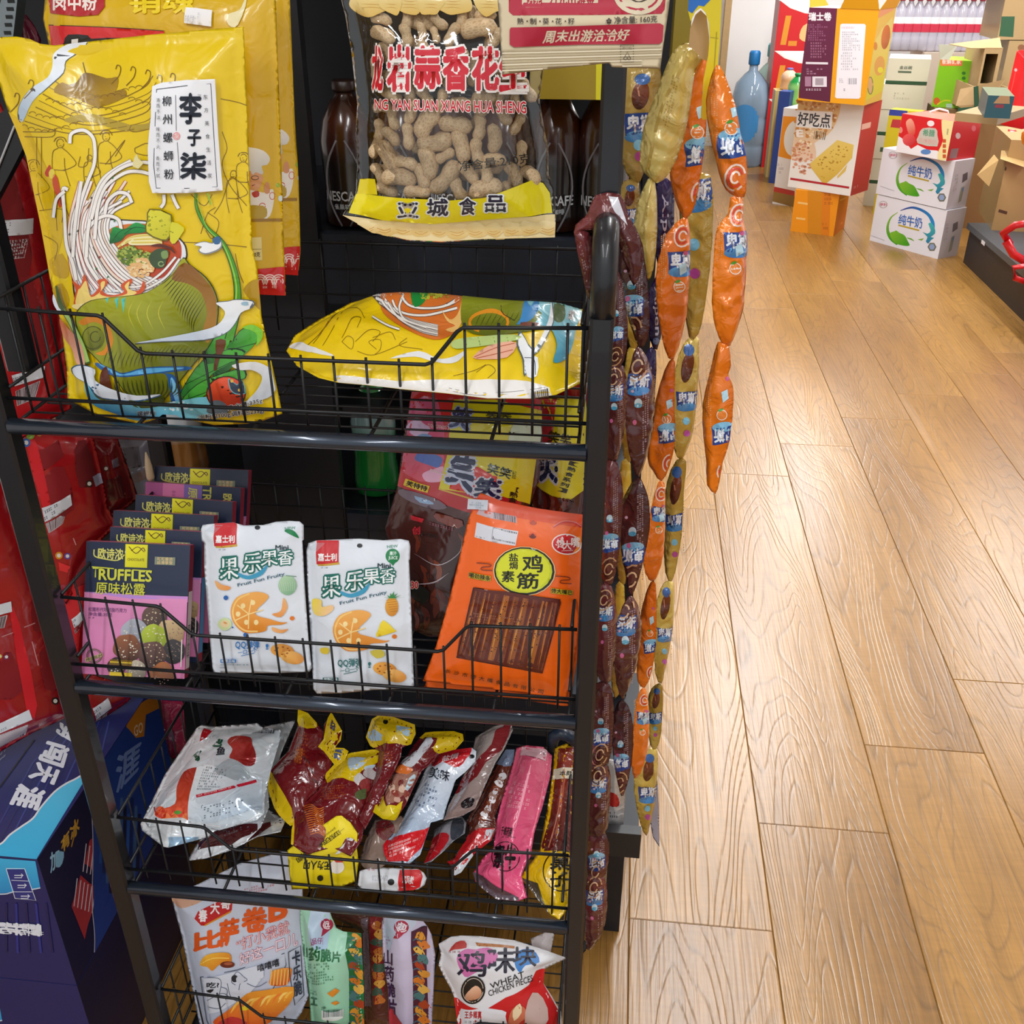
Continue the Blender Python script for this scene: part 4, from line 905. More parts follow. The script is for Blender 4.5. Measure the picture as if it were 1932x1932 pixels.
noodles(S, [[(545 + k * 9, 180 - k), (640 + k * 8, 240 + k * 6), (760 + k * 6, 290 + k * 7), (900, 320 + k * 6)] for k in range(9)] + [[(650, 180), (700, 250), (830, 270), (1000, 240)], [(690, 175), (760, 230), (880, 240), (1010, 215)], [(740, 170), (700, 230), (730, 290), (840, 330)], [(660, 175), (620, 200), (700, 260)], [(560, 280), (640, 320), (700, 340)]], 9)
S.poly([(760, 185), (800, 165), (850, 180), (830, 215), (780, 235)], '1f8a3a', 3); S.specks([(800, 175), (960, 185), (950, 205), (820, 205)], 60, 'c8c83a', (5, 9), 3); S.poly([(920, 250), (960, 290), (1000, 270), (1040, 190), (1050, 180), (1035, 280), (990, 350), (940, 340), (990, 320), (950, 300)], 'f0c070', 3)
S.poly([(1050, 182), (1250, 190), (1420, 215), (1540, 240), (1560, 290), (1480, 330), (1300, 360), (1150, 370), (1060, 350), (1020, 290)], ('a2aa22', '5c661a', (1100, 190), (1300, 360)), 3)
for k in range(14): S.line([(1090 + k * 28, 330 - k * 4), (1110 + k * 28, 290), (1130 + k * 28, 260)], 3.5, '3c4510', 4, lay=S.layer + 1, taper=3)
S.line(ell(1165, 305, 100, 48, 0, 20, 120, 380), 14, 'e0901e', 0); S.line([(1240, 200), (1230, 260), (1300, 300)], 4, '2a3010', 4)
S.poly([(1360, 240), (1400, 215), (1640, 240), (1620, 330), (1600, 430), (1560, 500), (1500, 510), (1520, 420), (1480, 330), (1400, 320), (1440, 270)], ('9ad8dc', '3aa0c0', (1400, 220), (1560, 480)), 3)
S.poly([(1350, 230), (1380, 250), (1420, 220), (1420, 260), (1380, 300), (1310, 320), (1330, 290)], '3a86c4', 3); S.poly(ell(1530, 265, 34, 40), '3a5a20'); S.poly([(1330, 310), (1420, 310), (1440, 340), (1350, 340)], '6a2c1c', 2)
S.poly([(1490, 230), (1505, 300), (1470, 380), (1430, 450), (1400, 480), (1350, 590), (1340, 500), (1310, 420), (1330, 350), (1390, 440), (1440, 390), (1480, 300)], '50606c', 3); S.poly([(1488, 240), (1500, 300), (1464, 378), (1426, 444), (1396, 474), (1354, 575), (1348, 500), (1318, 420), (1334, 362), (1390, 450), (1436, 384), (1474, 300)], 'eef2f6', 3)
S.line(ell(1375, 520, 30, 24, 0, 14, 0, 320), 5, '50606c', 0); S.poly([(1350, 480), (1420, 490), (1415, 585), (1365, 590)], 'eef2f6', 2); S.line([(1350, 490), (1400, 500), (1408, 580)], 4, '50606c', 4)
S.poly([(970, 410), (1040, 385), (1300, 370), (1310, 400), (1050, 440), (980, 440)], 'b8d080', 2); [S.line([(x, 385), (x + 10, 425)], 4, '6a8a3a', 0, lay=S.layer + 1) for x in (1040, 1110, 1190, 1260)]
S.poly([(1080, 490), (1160, 430), (1280, 405), (1310, 430), (1260, 490), (1150, 500)], 'eeb49a', 2); S.line([(1090, 488), (1200, 440), (1300, 415)], 4, 'b85a3a', 4); S.line([(1100, 495), (1210, 470), (1290, 450)], 4, 'b85a3a', 4)
S.poly([(1500, 520), (1560, 500), (1620, 330), (1660, 240), (1640, 560), (1560, 560)], 'efc80a', 0, lay=1)
S.text('米粉', [(1585, 250), (1615, 255), (1600, 295), (1572, 290)], '1a1a1a', .02, ('f4f4f4', .09))
S.printed(lyb, GL)
S.at(500, 500, 2.76)

# ------------------------------------------------------------------ coffee bottles and other goods on the shelves behind
def bottle(name, px, y0, y1, Y, r, cols, label, cat='bottle', group=None, cap='2a1a14', prof=None, mat=None, z0=None):
    """a lathe bottle: y0 top / y1 bottom pixel rows"""
    b = PY(px, y1, Y + r); z = b[2] if z0 is None else z0; zt = PY(px, y0, Y + r)[2]; H_ = zt - z
    m = MB(); pr = prof or [(.80, 0), (1, .02), (1, .12), (.93, .3), (.97, .45), (1, .6), (.86, .74), (.5, .87), (.34, .9), (.34, .935)]
    n = 24; cc = []
    m.lathe([(a * r, t * H_) for a, t in pr], (b[0], Y + r, z), n)
    for a, t in pr:
        c = cols[-1][1]
        for lim, col in cols:
            if t <= lim: c = col; break
        m.c += [lin(c)] * n
    o = m.build(name, mat or film(.2, 0, .6, .02, 20), None, True, True); tag(o, label, cat, group)
    m = MB(); m.lathe([(.4 * r, H_ * .925), (.42 * r, H_ * .94), (.42 * r, H_ * .99), (.36 * r, H_)], (b[0], Y + r, z), 16); m.build('cap', plain('cap', cap, .4), o, True)
    return o, (b[0], Y, z, H_, r)
def cyl_text(o, info, s, u0, u1, t0, t1, col, bold=.02):
    """lettering wrapped round the bottle: u in radians from facing the aisle"""
    x, Y, z, H_, r = info; V0, T = text_mesh(s, bold); lo, hi = V0.min(0), V0.max(0); q = (V0 - lo) / (hi - lo)
    V = []
    for a, b in q:
        an = u0 + (u1 - u0) * a; rr = r * 1.03; V.append((x + rr * sin(an), Y + r - rr * cos(an), z + H_ * (t0 + (t1 - t0) * b)))
    mk('bottle_lettering', V, [t if (np.cross(np.array(V[t[1]]) - V[t[0]], np.array(V[t[2]]) - V[t[0]]) @ np.array([0, -1, 0])) > 0 else t[::-1] for t in T], plain('label_ink', col, .4), o)
for i, (px, lab) in enumerate([(668, 'brown coffee bottle at the far left behind the peanut bag'), (762, 'brown coffee bottle mostly hidden by the peanut bag'), (858, 'brown coffee bottle hidden behind the middle of the peanut bag'), (955, 'brown coffee bottle just left of the peanut bag edge'), (1046, 'dark coffee bottle with white lettering right of the peanut bag'), (1132, 'brown coffee bottle nearest the upright, white lettering')]):
    o, inf = bottle('coffee_bottle', px, 150, 440, 1.34, .036, [(.05, '3a1c12'), (.5, '1c1513'), (.66, '3a1a12'), (.8, '4a2210'), (1, '2c160e')], lab, 'bottle', 'coffee bottles on the shelf', z0=1.272)
    cyl_text(o, inf, 'NESCAFE', -.75, .75, .20, .27, 'c9cdd2'); cyl_text(o, inf, '雀巢咖啡', -.4, .4, .14, .18, 'b8bcc2')
    x, Y, z, H_, r = inf
    for s in (-1, 1):
        m = MB(); P = []
        for k in range(13):
            t = k / 12; an = s * (.15 + .55 * sin(t * pi)) ; rr = r * (1.01 if t < .9 else .97); P.append((x + rr * sin(an) * 1.01, Y + r - rr * cos(an) * 1.01, z + H_ * (.02 + t * .6)))
        m.tube(P, .0014, 5); m.build('label_stripe', plain('stripe', '7c7a80', .4), o, True)
# green soda bottle, pale bottles and red cups lower down
bottle('soda_bottle', 722, 700, 1050, 1.35, .034, [(.45, '1c8a3a'), (.78, '9fc8cc'), (1, '2e9a4a')], 'green soda bottle with a pale label on the shelf behind', cap='d8dde0', z0=.86, mat=film(.12, 0, .8, .05, 20))
bottle('soda_bottle', 1085, 900, 1130, 1.33, .034, [(.6, '1c6a34'), (1, '2a8a44')], 'green soda bottle in the corner behind the chicken bags', cap='c8c8c8', z0=.86, mat=film(.12, 0, .8, .05, 20))
bottle('tea_bottle', 350, 640, 870, 1.36, .036, [(.35, '8a5a2a'), (.7, 'cfd6dc'), (1, 'a8702e')], 'amber tea bottle with bright cap behind the dark column', cap='e8e8e8', z0=.86, mat=film(.1, 0, .9, .05, 20))
for k, (px, lb) in enumerate([(972, 'red jar left of the three jars on the shelf behind'), (1032, 'red jar in the middle of the three jars'), (1092, 'red jar nearest the post')]):
    bottle('red_jar', px, 540, 640, 1.34, .026, [(.6, 'a8181e'), (1, 'c22a2c')], lb, 'jar', 'red jars on the shelf behind', cap='b02024', prof=[(.9, 0), (1, .03), (1, .78), (.8, .86), (.85, .88), (.85, .93)], z0=1.03)
gbox('shelf_board', (-0.39, 1.32, 1.012), (0.02, 1.5, 1.028))
# ------------------------------------------------------------------ second basket: chocolate truffle boxes
def slabbox(name, tl, tr, br, bl, depth, cols, mat, dirv=None):
    """thin upright carton from its four front corners (world) and a depth; cols front, side, top"""
    F4 = [np.array(p, float) for p in (bl, br, tr, tl)]; n = np.cross(F4[1] - F4[0], F4[3] - F4[0]); n /= np.linalg.norm(n)
    if n @ (CC - F4[0]) > 0: n = -n
    if dirv is not None: n = dirv
    B4 = [p + n * depth for p in F4]; V = []; F = []; C_ = []
    for quad, c in (((F4[0], F4[1], F4[2], F4[3]), cols[0]), ((B4[1], B4[0], B4[3], B4[2]), cols[0]), ((F4[1], B4[1], B4[2], F4[2]), cols[1]), ((B4[0], F4[0], F4[3], B4[3]), cols[1]), ((F4[3], F4[2], B4[2], B4[3]), cols[2]), ((B4[0], B4[1], F4[1], F4[0]), cols[1])):
        k = len(V); V += list(quad); F.append((k, k + 1, k + 2, k + 3)); C_ += [lin(c)] * 4
    return mk(name, V, F, mat, None, C_), F4, B4
Zb = 0.8225
LN = radians(25); LD = np.array([0, sin(LN), cos(LN)]); w0 = PZ(154, 1271, Zb); w1 = PZ(351, 1280, Zb)
_n = np.cross(w1 - w0, LD); _r = ray(163, 1021); _p = CC + _r * (((w0 - CC) @ _n) / (_r @ _n)); ZT = _p[2]; LD = (_p - w0) / (ZT - Zb)
TBX = [((163, 1021), (359, 1029), 'front truffle box with dark blue top half and pink lower half'), ((208, 994), (384, 1004), 'second truffle box, just behind the front one'), ((214, 963), (404, 973), 'third truffle box from the front of the row'),
       ((256, 933), (439, 947), 'fourth truffle box, set to the right of the third'), ((275, 908), (455, 921), 'truffle box turned on its side showing pink and vertical lettering'), ((292, 879), (469, 887), 'rearmost truffle box of the row')]
def truffle_art(S, tl, tr, sc, full, side=False):
    S.at(0, 0, 1)
    x0, y0 = tl; dx = tr[0] - tl[0]; sl = (tr[1] - tl[1]) / dx; k = dx / 196.0
    def P(x, y): u = (x - 525) / 3.22 * k; v = (y - 555) / 3.22 * k; return (x0 + u - v * .035, y0 + v + u * sl * .9 + 1)
    def Q(x0_, y0_, x1_, y1_): return [P(x0_, y0_), P(x1_, y0_), P(x1_, y1_), P(x0_, y1_)]
    if side:
        S.poly(Q(525, 555, 860, 900), 'd670a4'); S.poly(Q(525, 555, 640, 900), 'b04a8e'); S.poly(Q(780, 555, 900, 900), '7a5fa8'); S.poly(Q(900, 550, 1160, 900), '1c2a4a')
        S.text('TRU', [P(960, 565), P(960, 700), P(905, 700), P(905, 565)], 'c9c45a', .02); S.text('原味', [P(870, 575), P(870, 720), P(810, 720), P(810, 575)], 'c9c45a', .02); S.text('欧诗', [P(1100, 600), P(1100, 700), P(1040, 700), P(1040, 600)], 'd9d060', .02)
        S.fine(Q(700, 580, 760, 680), 5, '8a3a78', .8, 2, 6); S.poly([P(*p) for p in ell(600, 680, 36, 40)], '6a4a4a'); return
    S.poly(Q(500, 865, 1175, 900), 'c88ad0')
    S.poly([P(520, 860), P(800, 885), (P(1150, 880)), P(1150, 1400), P(490, 1400)], ('e08fc0', 'd97cae', P(800, 880), P(800, 1350)))
    S.poly([P(520, 858), P(730, 862), P(1150, 900), P(1150, 885), P(800, 890)], 'b98ad8')
    S.text('欧诗浓', Q(600, 590, 752, 655), 'd2ce6a', .03); S.line([P(575, 600), P(580, 640), P(640, 655), P(720, 660), P(760, 625)], 2.2, 'd2ce6a', 4); S.poly([P(*p) for p in ell(770, 608, 9, 10)], '9aa6d0')
    S.poly(Q(765, 560, 900, 700), ('f0e60c', 'c9c60c', P(765, 560), P(900, 700)))
    S.line([P(785, 575), P(830, 615), P(870, 580), P(885, 600)], 1.8, '6a4a10', 4); S.line([P(800, 600), P(840, 575), P(880, 605)], 1.5, '6a4a10', 4, lay=S.layer); S.text('CHOCOLATE', Q(780, 645, 882, 660), '8a7a10', .03)
    S.poly(Q(945, 630, 1070, 678), '7a8470'); S.text('可可香浓\n丝滑享受', Q(960, 632, 1055, 675), 'd8bc86', .02)
    if not full: return
    S.line([P(566, 705), P(700, 712)], 2, 'cfd040', 0); S.line([P(815, 715), P(932, 718)], 2, 'cfd040', 0)
    S.text('T', Q(572, 708, 608, 768), 'c6ca4a', .01); S.text('RUFFLES', Q(612, 715, 930, 782), 'cfd040', .03); S.text('原味松露', Q(595, 795, 895, 868), 'cfd040', .01)
    S.text('松露形代可可脂巧克力', Q(555, 950, 785, 975), '7a4a80', .01); S.text('净含量:35克', Q(555, 980, 700, 1003), '7a4a80', .01); S.fine(Q(555, 1008, 650, 1020), 1, '7a4a80')
    S.line([P(*p) for p in ell(600, 1245, 46, 42)], 1.6, '6a6048', 0, closed=True); S.line([P(*p) for p in ell(600, 1245, 38, 34)], 1.0, '6a6048', 0, closed=True)
    S.poly([P(545, 1262), P(650, 1225), P(655, 1245), P(552, 1285)], 'c0ac7c'); S.text('PREMIUM', [P(552, 1264), P(646, 1230), P(650, 1246), P(556, 1280)], '5a5038', .02)
    for cx, cy, r, c1, c2, s in [(960, 1005, 78, '6a5048', '3a2a26', 1), (840, 1090, 80, 'b8bcc8', '7a8090', 2), (1060, 1090, 85, 'd8bc8c', '8a6a44', 3), (965, 1120, 80, 'b7c83a', '7a8a20', 4), (1080, 1200, 70, '3a3438', '18161a', 5), (800, 1190, 85, '9a5a34', '3a2420', 6), (955, 1225, 88, '6a4a44', '3a2622', 7), (860, 1320, 60, 'c9bca6', '6a6058', 8), (1020, 1340, 75, 'b06a3a', '5a2e1c', 9), (740, 1300, 55, '3a2a28', '201618', 10)]:
        S.poly([P(*p) for p in splat(cx, cy, r, 11, s, .1)], (c1, c2, P(cx - r * .5, cy - r), P(cx + r * .4, cy + r)), 3)
        S.specks([P(*p) for p in ell(cx, cy, r * .8, r * .8, 0, 10)], 26, {'6': 'd8c4a0'}.get(c1[0], '8a7060' if s % 2 else 'e8e0cc'), (.8, 2.0), s)
    S.poly([P(700, 1260), P(835, 1262), P(830, 1310), P(695, 1305)], '7a5a0c'); S.line([P(700, 1275), P(832, 1278)], 2.5, 'd8b82a', 0); S.poly([P(700, 1335), P(835, 1338), P(835, 1360), P(700, 1358)], 'e0c020')
    S.bars(Q(1128, 1125, 1150, 1290), 1, 'e6dcd8')
for i, (tl, tr, lab) in enumerate(TBX):
    zt_ = ZT - (.01 if i == 4 else 0); a = PZ(*tl, zt_); b_ = PZ(*tr, zt_); hh = zt_ - Zb; bl = a - LD * hh; br = b_ - LD * hh
    o, F4, B4 = slabbox('truffle_box', a, b_, br, bl, .013, ('1b2744', '8c2a40' if i else '7a2238', 'c8647a'), CRD)
    tag(o, lab, 'box', 'chocolate truffle boxes in the second basket')
    S = Surf([a, b_, bl], None); S.outl = np.array([((p - S.O) @ S.U, (p - S.O) @ S.V) for p in (F4[0], F4[1], F4[2], F4[3])])
    truffle_art(S, tl, tr, 1, i in (0, 1), i == 4); S.printed(o, CRD)
    if i < 2:   # side print: pale panel with a bar code
        S = Surf([F4[1], F4[2], B4[2]], None); S.outl = np.array([((p - S.O) @ S.U, (p - S.O) @ S.V) for p in (F4[1], B4[1], B4[2], F4[2])])
        t0 = PXs(F4[1]); t1 = PXs(F4[2]); e0 = PXs(B4[1]); e1 = PXs(B4[2]); L = lambda u, v: tuple(t1 * (1 - v) * (1 - u) + e1 * (1 - v) * u + t0 * v * (1 - u) + e0 * v * u)
        S.poly([L(.05, .35), L(.95, .35), L(.95, .93), L(.05, .93)], 'c9b8bc' if i == 0 else '4a86b8')
        if i == 0: S.bars([L(.2, .85), L(.2, .6), L(.8, .6), L(.8, .85)], 22, '2a2a30')
        S.printed(o, CRD)

# ------------------------------------------------------------------ second basket: two white fruit biscuit pouches
def fruity(ox, oy, outl, Y, lab, pine, seed):
    S = Surf(Y, outl, T=.010, roll=.03, amp=.0009, wl=.06, seed=seed, seal=.004, at=(ox, oy, 3.22))
    o = S.body('fruit_biscuit_pouch', 'dfe6ef', MT, None, .4); tag(o, lab, 'snack pouch', 'white fruit biscuit pouches')
    D = lambda x, y: (x + (0 if not pine else 0), y)
    dx, dy = (0, 0) if pine else (1150, -110)     # A is drawn on the right-hand pouch's layout, shifted
    def q(x, y): return (x + dx, y + dy) if not pine else (x, y)
    def R(a, b, c, d): return [q(a, b), q(c, b), q(c, d), q(a, d)]
    S.poly(R(153, 545, 288, 690), 'c8202a'); S.poly([q(160, 690), q(290, 678), q(292, 692), q(162, 700)], 'c9a23a'); S.text('嘉士利', R(162, 625, 275, 670), 'f3eeee', .03); S.fine(R(180, 704, 262, 718), 1, '8a94a0')
    S.poly([q(*p) for p in ell(415, 577, 17, 13)], '14171c')
    for i, x in enumerate(range(95, 155, 9)): S.line([q(x, 600 + i * 2), q(x + 55, 560)], 1.5, 'b8c0cc', 0, lay=S.layer)
    if pine: S.poly([q(*p) for p in ell(615, 640, 43, 45)] , '12804a'); S.poly([q(600, 680), q(632, 680), q(618, 700)], '12804a'); S.text('果汁\nJUICE', R(590, 612, 645, 665), 'dcefe4', .03)
    else: S.poly([q(580, 600), q(600, 585), q(640, 600), q(668, 640), q(640, 632)], '12804a', 3)
    S.text('NEW', [q(580, 575), q(645, 570), q(648, 585), q(583, 592)], '6aa08a', .02)
    S.text('Mini', R(525, 684, 603, 712), '223a44', .03)
    for ch, b in zip('果乐果香', [(190, 765, 300, 890), (330, 735, 440, 850), (438, 722, 540, 810), (540, 720, 632, 805)]):
        S.text(ch, [q(b[0], b[1]), q(b[2], b[1] - 8), q(b[2], b[3] - 8), q(b[0], b[3])], 'f2f6f8', .012, ('0f6a5e', .10))
    S.poly([q(300, 850), q(360, 868), q(430, 840), q(480, 800), q(450, 860), q(370, 890), q(310, 875)], '3a9ac0', 3)
    S.text('Fruit Fun Fruity', [q(295, 915), q(580, 845), q(583, 872), q(300, 940)], '1f5a72', .012)
    # orange half biscuit with a splash
    S.poly([q(*p) for p in [(370, 970), (440, 968), (485, 1000), (400, 1095), (490, 1130), (560, 1150), (600, 1150), (560, 1165), (480, 1170), (470, 1200), (400, 1215), (330, 1210), (270, 1150), (255, 1070), (290, 1000)]], ('f2b05a', 'e08a28', q(330, 980), q(380, 1200)), 3)
    S.line([q(*p) for p in [(370, 975), (300, 1010), (268, 1080), (285, 1150), (340, 1200), (420, 1205)]], 10, 'f8cc78', 4)
    for a in range(5): S.line([q(365, 1100), q(365 + 90 * cos(a * 1.1 + 1.6), 1100 + 90 * sin(a * 1.1 + 1.6))], 7, 'f9d890', 0, lay=S.layer)
    for x, y in [(330, 1050), (390, 1030), (300, 1100), (350, 1150), (410, 1150)]: S.poly([q(*p) for p in ell(x, y, 14, 16)], 'f8e0a0', lay=S.layer + 1)
    S.layer += 1
    S.poly([q(*p) for p in ell(628, 1126, 15, 13)], 'e0781e')
    if pine:
        S.poly([q(*p) for p in ell(612, 945, 40, 58)], ('e8a83a', 'c8801e', q(590, 900), q(640, 1000))); 
        for k in range(6): S.line([q(578 + k * 5, 905 + k * 14), q(640 + k * 2, 900 + k * 14)], 3, 'a86a18', 0, lay=S.layer + 1)
        for k in range(7): S.poly([q(600, 895), q(625, 895), q(560 + k * 22, 850 + abs(k - 3) * 12)], '3a8a4a', 0, lay=S.layer + 2)
        S.layer += 2
        S.poly([q(*p) for p in [(130, 900), (185, 905), (190, 945), (250, 935), (255, 965), (200, 1000), (140, 985)]], ('f0d84a', 'f4c890', q(140, 900), q(230, 960)), 3)
        S.poly([q(*p) for p in [(560, 1025), (630, 1085), (635, 1095), (520, 1128), (530, 1085)]], ('f2dc3a', 'e8c824', q(560, 1030), q(600, 1120)), 2)
        S.poly([q(*p) for p in [(480, 1215), (550, 1205), (570, 1240), (520, 1258)]], 'd8c84a', 2); S.poly([q(*p) for p in [(180, 1195), (230, 1195), (225, 1230), (185, 1225)]], 'e8cc3a', 2)
    else:
        S.poly([q(*p) for p in ell(600, 925, 56, 60)], ('b4d4b0', '7ab08a', q(560, 880), q(640, 980))); [S.line([q(545 + k * 14, 905), q(560 + k * 12, 960)], 1.5, 'd4e6d0', 0, lay=S.layer + 1) for k in range(8)]; S.line([q(590, 865), q(600, 868), q(655, 872)], 4, '5a8a6a', 4)
        for P in ([(575, 1000), (600, 1060), (560, 1118), (505, 1100), (560, 1080)], [(505, 1178), (560, 1195), (605, 1190), (570, 1215), (515, 1205)], [(160, 895), (200, 920), (255, 935), (235, 955), (180, 945)]): S.poly([q(*p) for p in P], ('f2b878', 'e8964a', q(*P[0]), q(*P[2])), 3)
        S.poly([q(*p) for p in ell(220, 1160, 42, 38)], 'cfe0a8'); S.poly([q(*p) for p in ell(222, 1158, 28, 22)], 'eed6a8'); S.poly([q(*p) for p in ell(224, 1152, 12, 6, 30)], 'e09a5a')
        for x, y, r in ((227, 1000, 14), (345, 1225, 13), (268, 1180, 5)): S.poly([q(*p) for p in ell(x, y, r)], '2a64b0', lay=S.layer + 1)
        S.layer += 1
    c = '1f6a6a' if pine else '2a78c0'
    S.text('QQ弹弹', R(285, 1258, 430, 1312), c, .02); S.text('一口一个', [q(300, 1322), q(415, 1305), q(417, 1330), q(302, 1345)], c, .02); S.line([q(320, 1352), q(400, 1335)], 4, c, 0); S.text('!', R(472, 1280, 484, 1312), c, .03)
    S.poly([q(*p) for p in ell(570, 1320, 72, 40, 8)], ('eaa84a', 'd08428', q(520, 1290), q(620, 1350))); S.poly([q(*p) for p in ell(630, 1362, 72, 38, 12)], ('f0b862', 'dd9340', q(600, 1330), q(680, 1390)))
    for k in range(8): S.poly([q(*p) for p in ell(570 + 42 * cos(k * .8), 1320 + 22 * sin(k * .8), 7, 5)], 'a8601c', lay=S.layer + 1)
    S.layer += 1
    S.poly(R(195, 1372, 290, 1392), c); S.text('凤梨口味' if pine else '哈密瓜味', R(202, 1374, 284, 1390), 'e8f0f4', .02); S.fine(R(195, 1398, 460, 1412), 1, '5a8aa0', .9)
    if not pine: S.fine(R(195, 1416, 260, 1428), 1, '5a8aa0', .9, 4)
    S.printed(o, MT); return o
fruity(0, 850, [(1220, 478), (1232, 452), (1290, 444), (1420, 437), (1480, 455), (1600, 452), (1680, 432), (1760, 427), (1820, 430), (1845, 452), (1846, 540), (1838, 548), (1850, 800), (1875, 1150), (1895, 1320), (1880, 1345), (1700, 1352), (1300, 1352), (1290, 1320), (1270, 1100), (1240, 700), (1240, 560), (1225, 548)],
       [(400, 1250, .949), (580, 1250, .949), (480, 1000, .985)], 'white fruit biscuit pouch with a melon, left of the pineapple one', False, 31)
fruity(550, 850, [(90, 610), (102, 562), (155, 545), (410, 535), (560, 545), (660, 537), (712, 547), (722, 580), (720, 660), (715, 668), (725, 900), (745, 1428), (720, 1445), (500, 1455), (300, 1475), (155, 1478), (132, 1450), (120, 1200), (95, 800), (92, 660)],
       [(600, 1290, .947), (775, 1280, .947), (670, 1020, .985)], 'white fruit biscuit pouch with a pineapple, centre of the second basket', True, 32)

# ------------------------------------------------------------------ orange chicken tendon bags
def orange_bag(dY, lab, art, dx=0, dy=0, seed=1):
    o_ = [(1150, 258), (1180, 268), (1270, 305), (1500, 352), (1700, 380), (1800, 392), (1795, 600), (1780, 830), (1752, 1000), (1738, 1180), (1700, 1380), (1672, 1512), (1640, 1512), (1400, 1475), (1200, 1448), (1000, 1425), (900, 1412), (797, 1400), (880, 1180), (960, 900), (1020, 650), (1070, 430), (1105, 330), (1130, 280)]
    S = Surf([(830, 1290, .952 + dY), (1060, 1320, .952 + dY), (1000, 950, 1.0 + dY)], [(x + dx, y + dy) for x, y in o_], T=.012, roll=.04, amp=.0012, wl=.09, seed=seed, seal=.006, at=(550, 850, 3.22))
    m = film(.32, 0, .4, .2, 24)
    o = S.body('chicken_strip_bag', 'f0640e', m, None, .5); tag(o, lab, 'snack bag', 'orange spicy strip bags')
    if art:
        S.poly([(1060, 250), (1810, 390), (1810, 470), (1500, 430), (1300, 395), (1060, 360)], 'dc4a1c')
        S.poly([(1140, 355), (1365, 400), (1368, 440), (1125, 385)], 'c8b0b8'); S.bars([(1225, 372), (1365, 402), (1368, 440), (1228, 412)], 20)
        S.poly([(1125, 435), (1378, 490), (1360, 578), (1112, 525)], 'd9dbe4'); S.bars([(1225, 465), (1372, 497), (1358, 568), (1215, 538)], 24)
        S.fine([(1118, 515), (1210, 535), (1208, 545), (1117, 524)], 1, '3a3a44')
        for cx, cy, a in ((1468, 436, 0), (1465, 518, 1)): S.poly(ell(cx, cy, 22, 16, 10), '6a1c0c' if a else 'b03a14'); S.line([(cx - 20, cy), (cx, cy - 18), (cx + 20, cy)], 5, 'e8481a', 4)
        S.line([(1590, 465), (1650, 435), (1720, 440), (1760, 465)], 10, 'c83028', 4); S.line([(1590, 460), (1650, 428), (1720, 433), (1760, 458)], 3, 'e8a0a0', 4)
        S.poly(ell(1672, 568, 92, 64, 4), 'f2e2dc'); S.poly(ell(1672, 568, 84, 57, 4), ('d81c24', 'b01420', (1640, 510), (1700, 620))); S.poly([(1725, 530), (1760, 520), (1750, 590), (1710, 620), (1740, 570)], 'f08a1e', 3)
        for ch, b in zip('馋大嘴', [(1612, 535, 1660, 592), (1650, 545, 1700, 600), (1700, 525, 1752, 585)]): S.text(ch, b, 'f6e6e2', .02)
        S.line([(1640, 608), (1710, 604)], 3, 'f0d0cc', 0)
        S.poly(ell(1415, 730, 190, 150, 2), 'e8c890'); S.poly(ell(1415, 730, 184, 146, 2), '14160f'); S.poly(ell(1413, 728, 172, 135, 2), 'c7cf1e'); S.poly(ell(1410, 725, 160, 124, 2), 'd9de26'); 
        for ch, b in zip('盐焗素鸡筋', [(1322, 622, 1378, 668), (1325, 672, 1375, 718), (1278, 728, 1355, 795), (1405, 632, 1525, 735), (1370, 740, 1500, 835)]): S.text(ch, b, '12140c', .02)
        S.poly([(1080, 733), (1212, 758), (1210, 792), (1078, 768)], 'b8a01c'); S.text('嚼劲辣条', [(1082, 735), (1210, 760), (1208, 790), (1080, 766)], '1c1a10', .02)
        S.poly([(1578, 830), (1710, 845), (1708, 875), (1575, 862)], 'b8a01c'); S.text('馋大嘴巴', [(1580, 832), (1708, 847), (1706, 873), (1577, 860)], '1c1a10', .02)
        for dxx, dyy, m_ in ((0, 0, 1), (480, 80, -1)):
            S.line([(1125 + dxx, 678 + dyy), (1200 + dxx, 684 + dyy), (1210 + dxx, 700 + dyy), (1160 + dxx, 704 + dyy), (1158 + dxx, 720 + dyy), (1222 + dxx, 724 + dyy)], 6, '7a2c10', 3)
        # window full of brown strips
        S.poly([(1108, 828), (1300, 850), (1500, 885), (1632, 900), (1638, 920), (1600, 1060), (1560, 1200), (1525, 1345), (1450, 1330), (1250, 1290), (1005, 1250), (1020, 1150), (1060, 1040), (1090, 930)], '5a1a0c', 0)
        for k in range(9):
            t = k / 8; top = (1135 + t * 465, 850 + t * 70); mid = (1085 + t * 470, 1050 + t * 55); bot = (1035 + t * 470, 1235 + t * 90)
            S.line([top, mid, bot], [34, 46, 36], ['7a3a18', '8f4c1c', '6a2c14', 'a05a20'][k % 4], 6, lay=S.layer + 1); S.line([(top[0] - 8, top[1]), (mid[0] - 10, mid[1]), (bot[0] - 6, bot[1])], [5, 12, 5], 'd08a3a' if k % 2 else 'b86a28', 6, lay=S.layer + 2, taper=4)
            S.specks([(top[0] - 16, top[1]), (top[0] + 14, top[1]), (bot[0] + 14, bot[1]), (bot[0] - 16, bot[1])], 26, '4a1c0c', (3, 6), k, lay=S.layer + 3)
            S.layer += 0
        S.layer += 4
        S.line([(1108, 828), (1500, 885), (1632, 900), (1600, 1060), (1525, 1345), (1005, 1250), (1060, 1040)], 7, '3a0e08', 0, closed=True)
        S.fine([(1095, 975), (1560, 1040), (1530, 1130), (1075, 1060)], 6, '9a6a5a', .7, 8, 12)
        for k, ch in enumerate('长沙市馋大嘴食品有限公司'): S.text(ch, [(940 + k * 51, 1318 + k * 11), (972 + k * 51, 1323 + k * 11), (968 + k * 51, 1348 + k * 11), (936 + k * 51, 1343 + k * 11)], '3a2a10', .01)
        S.printed(o, m)
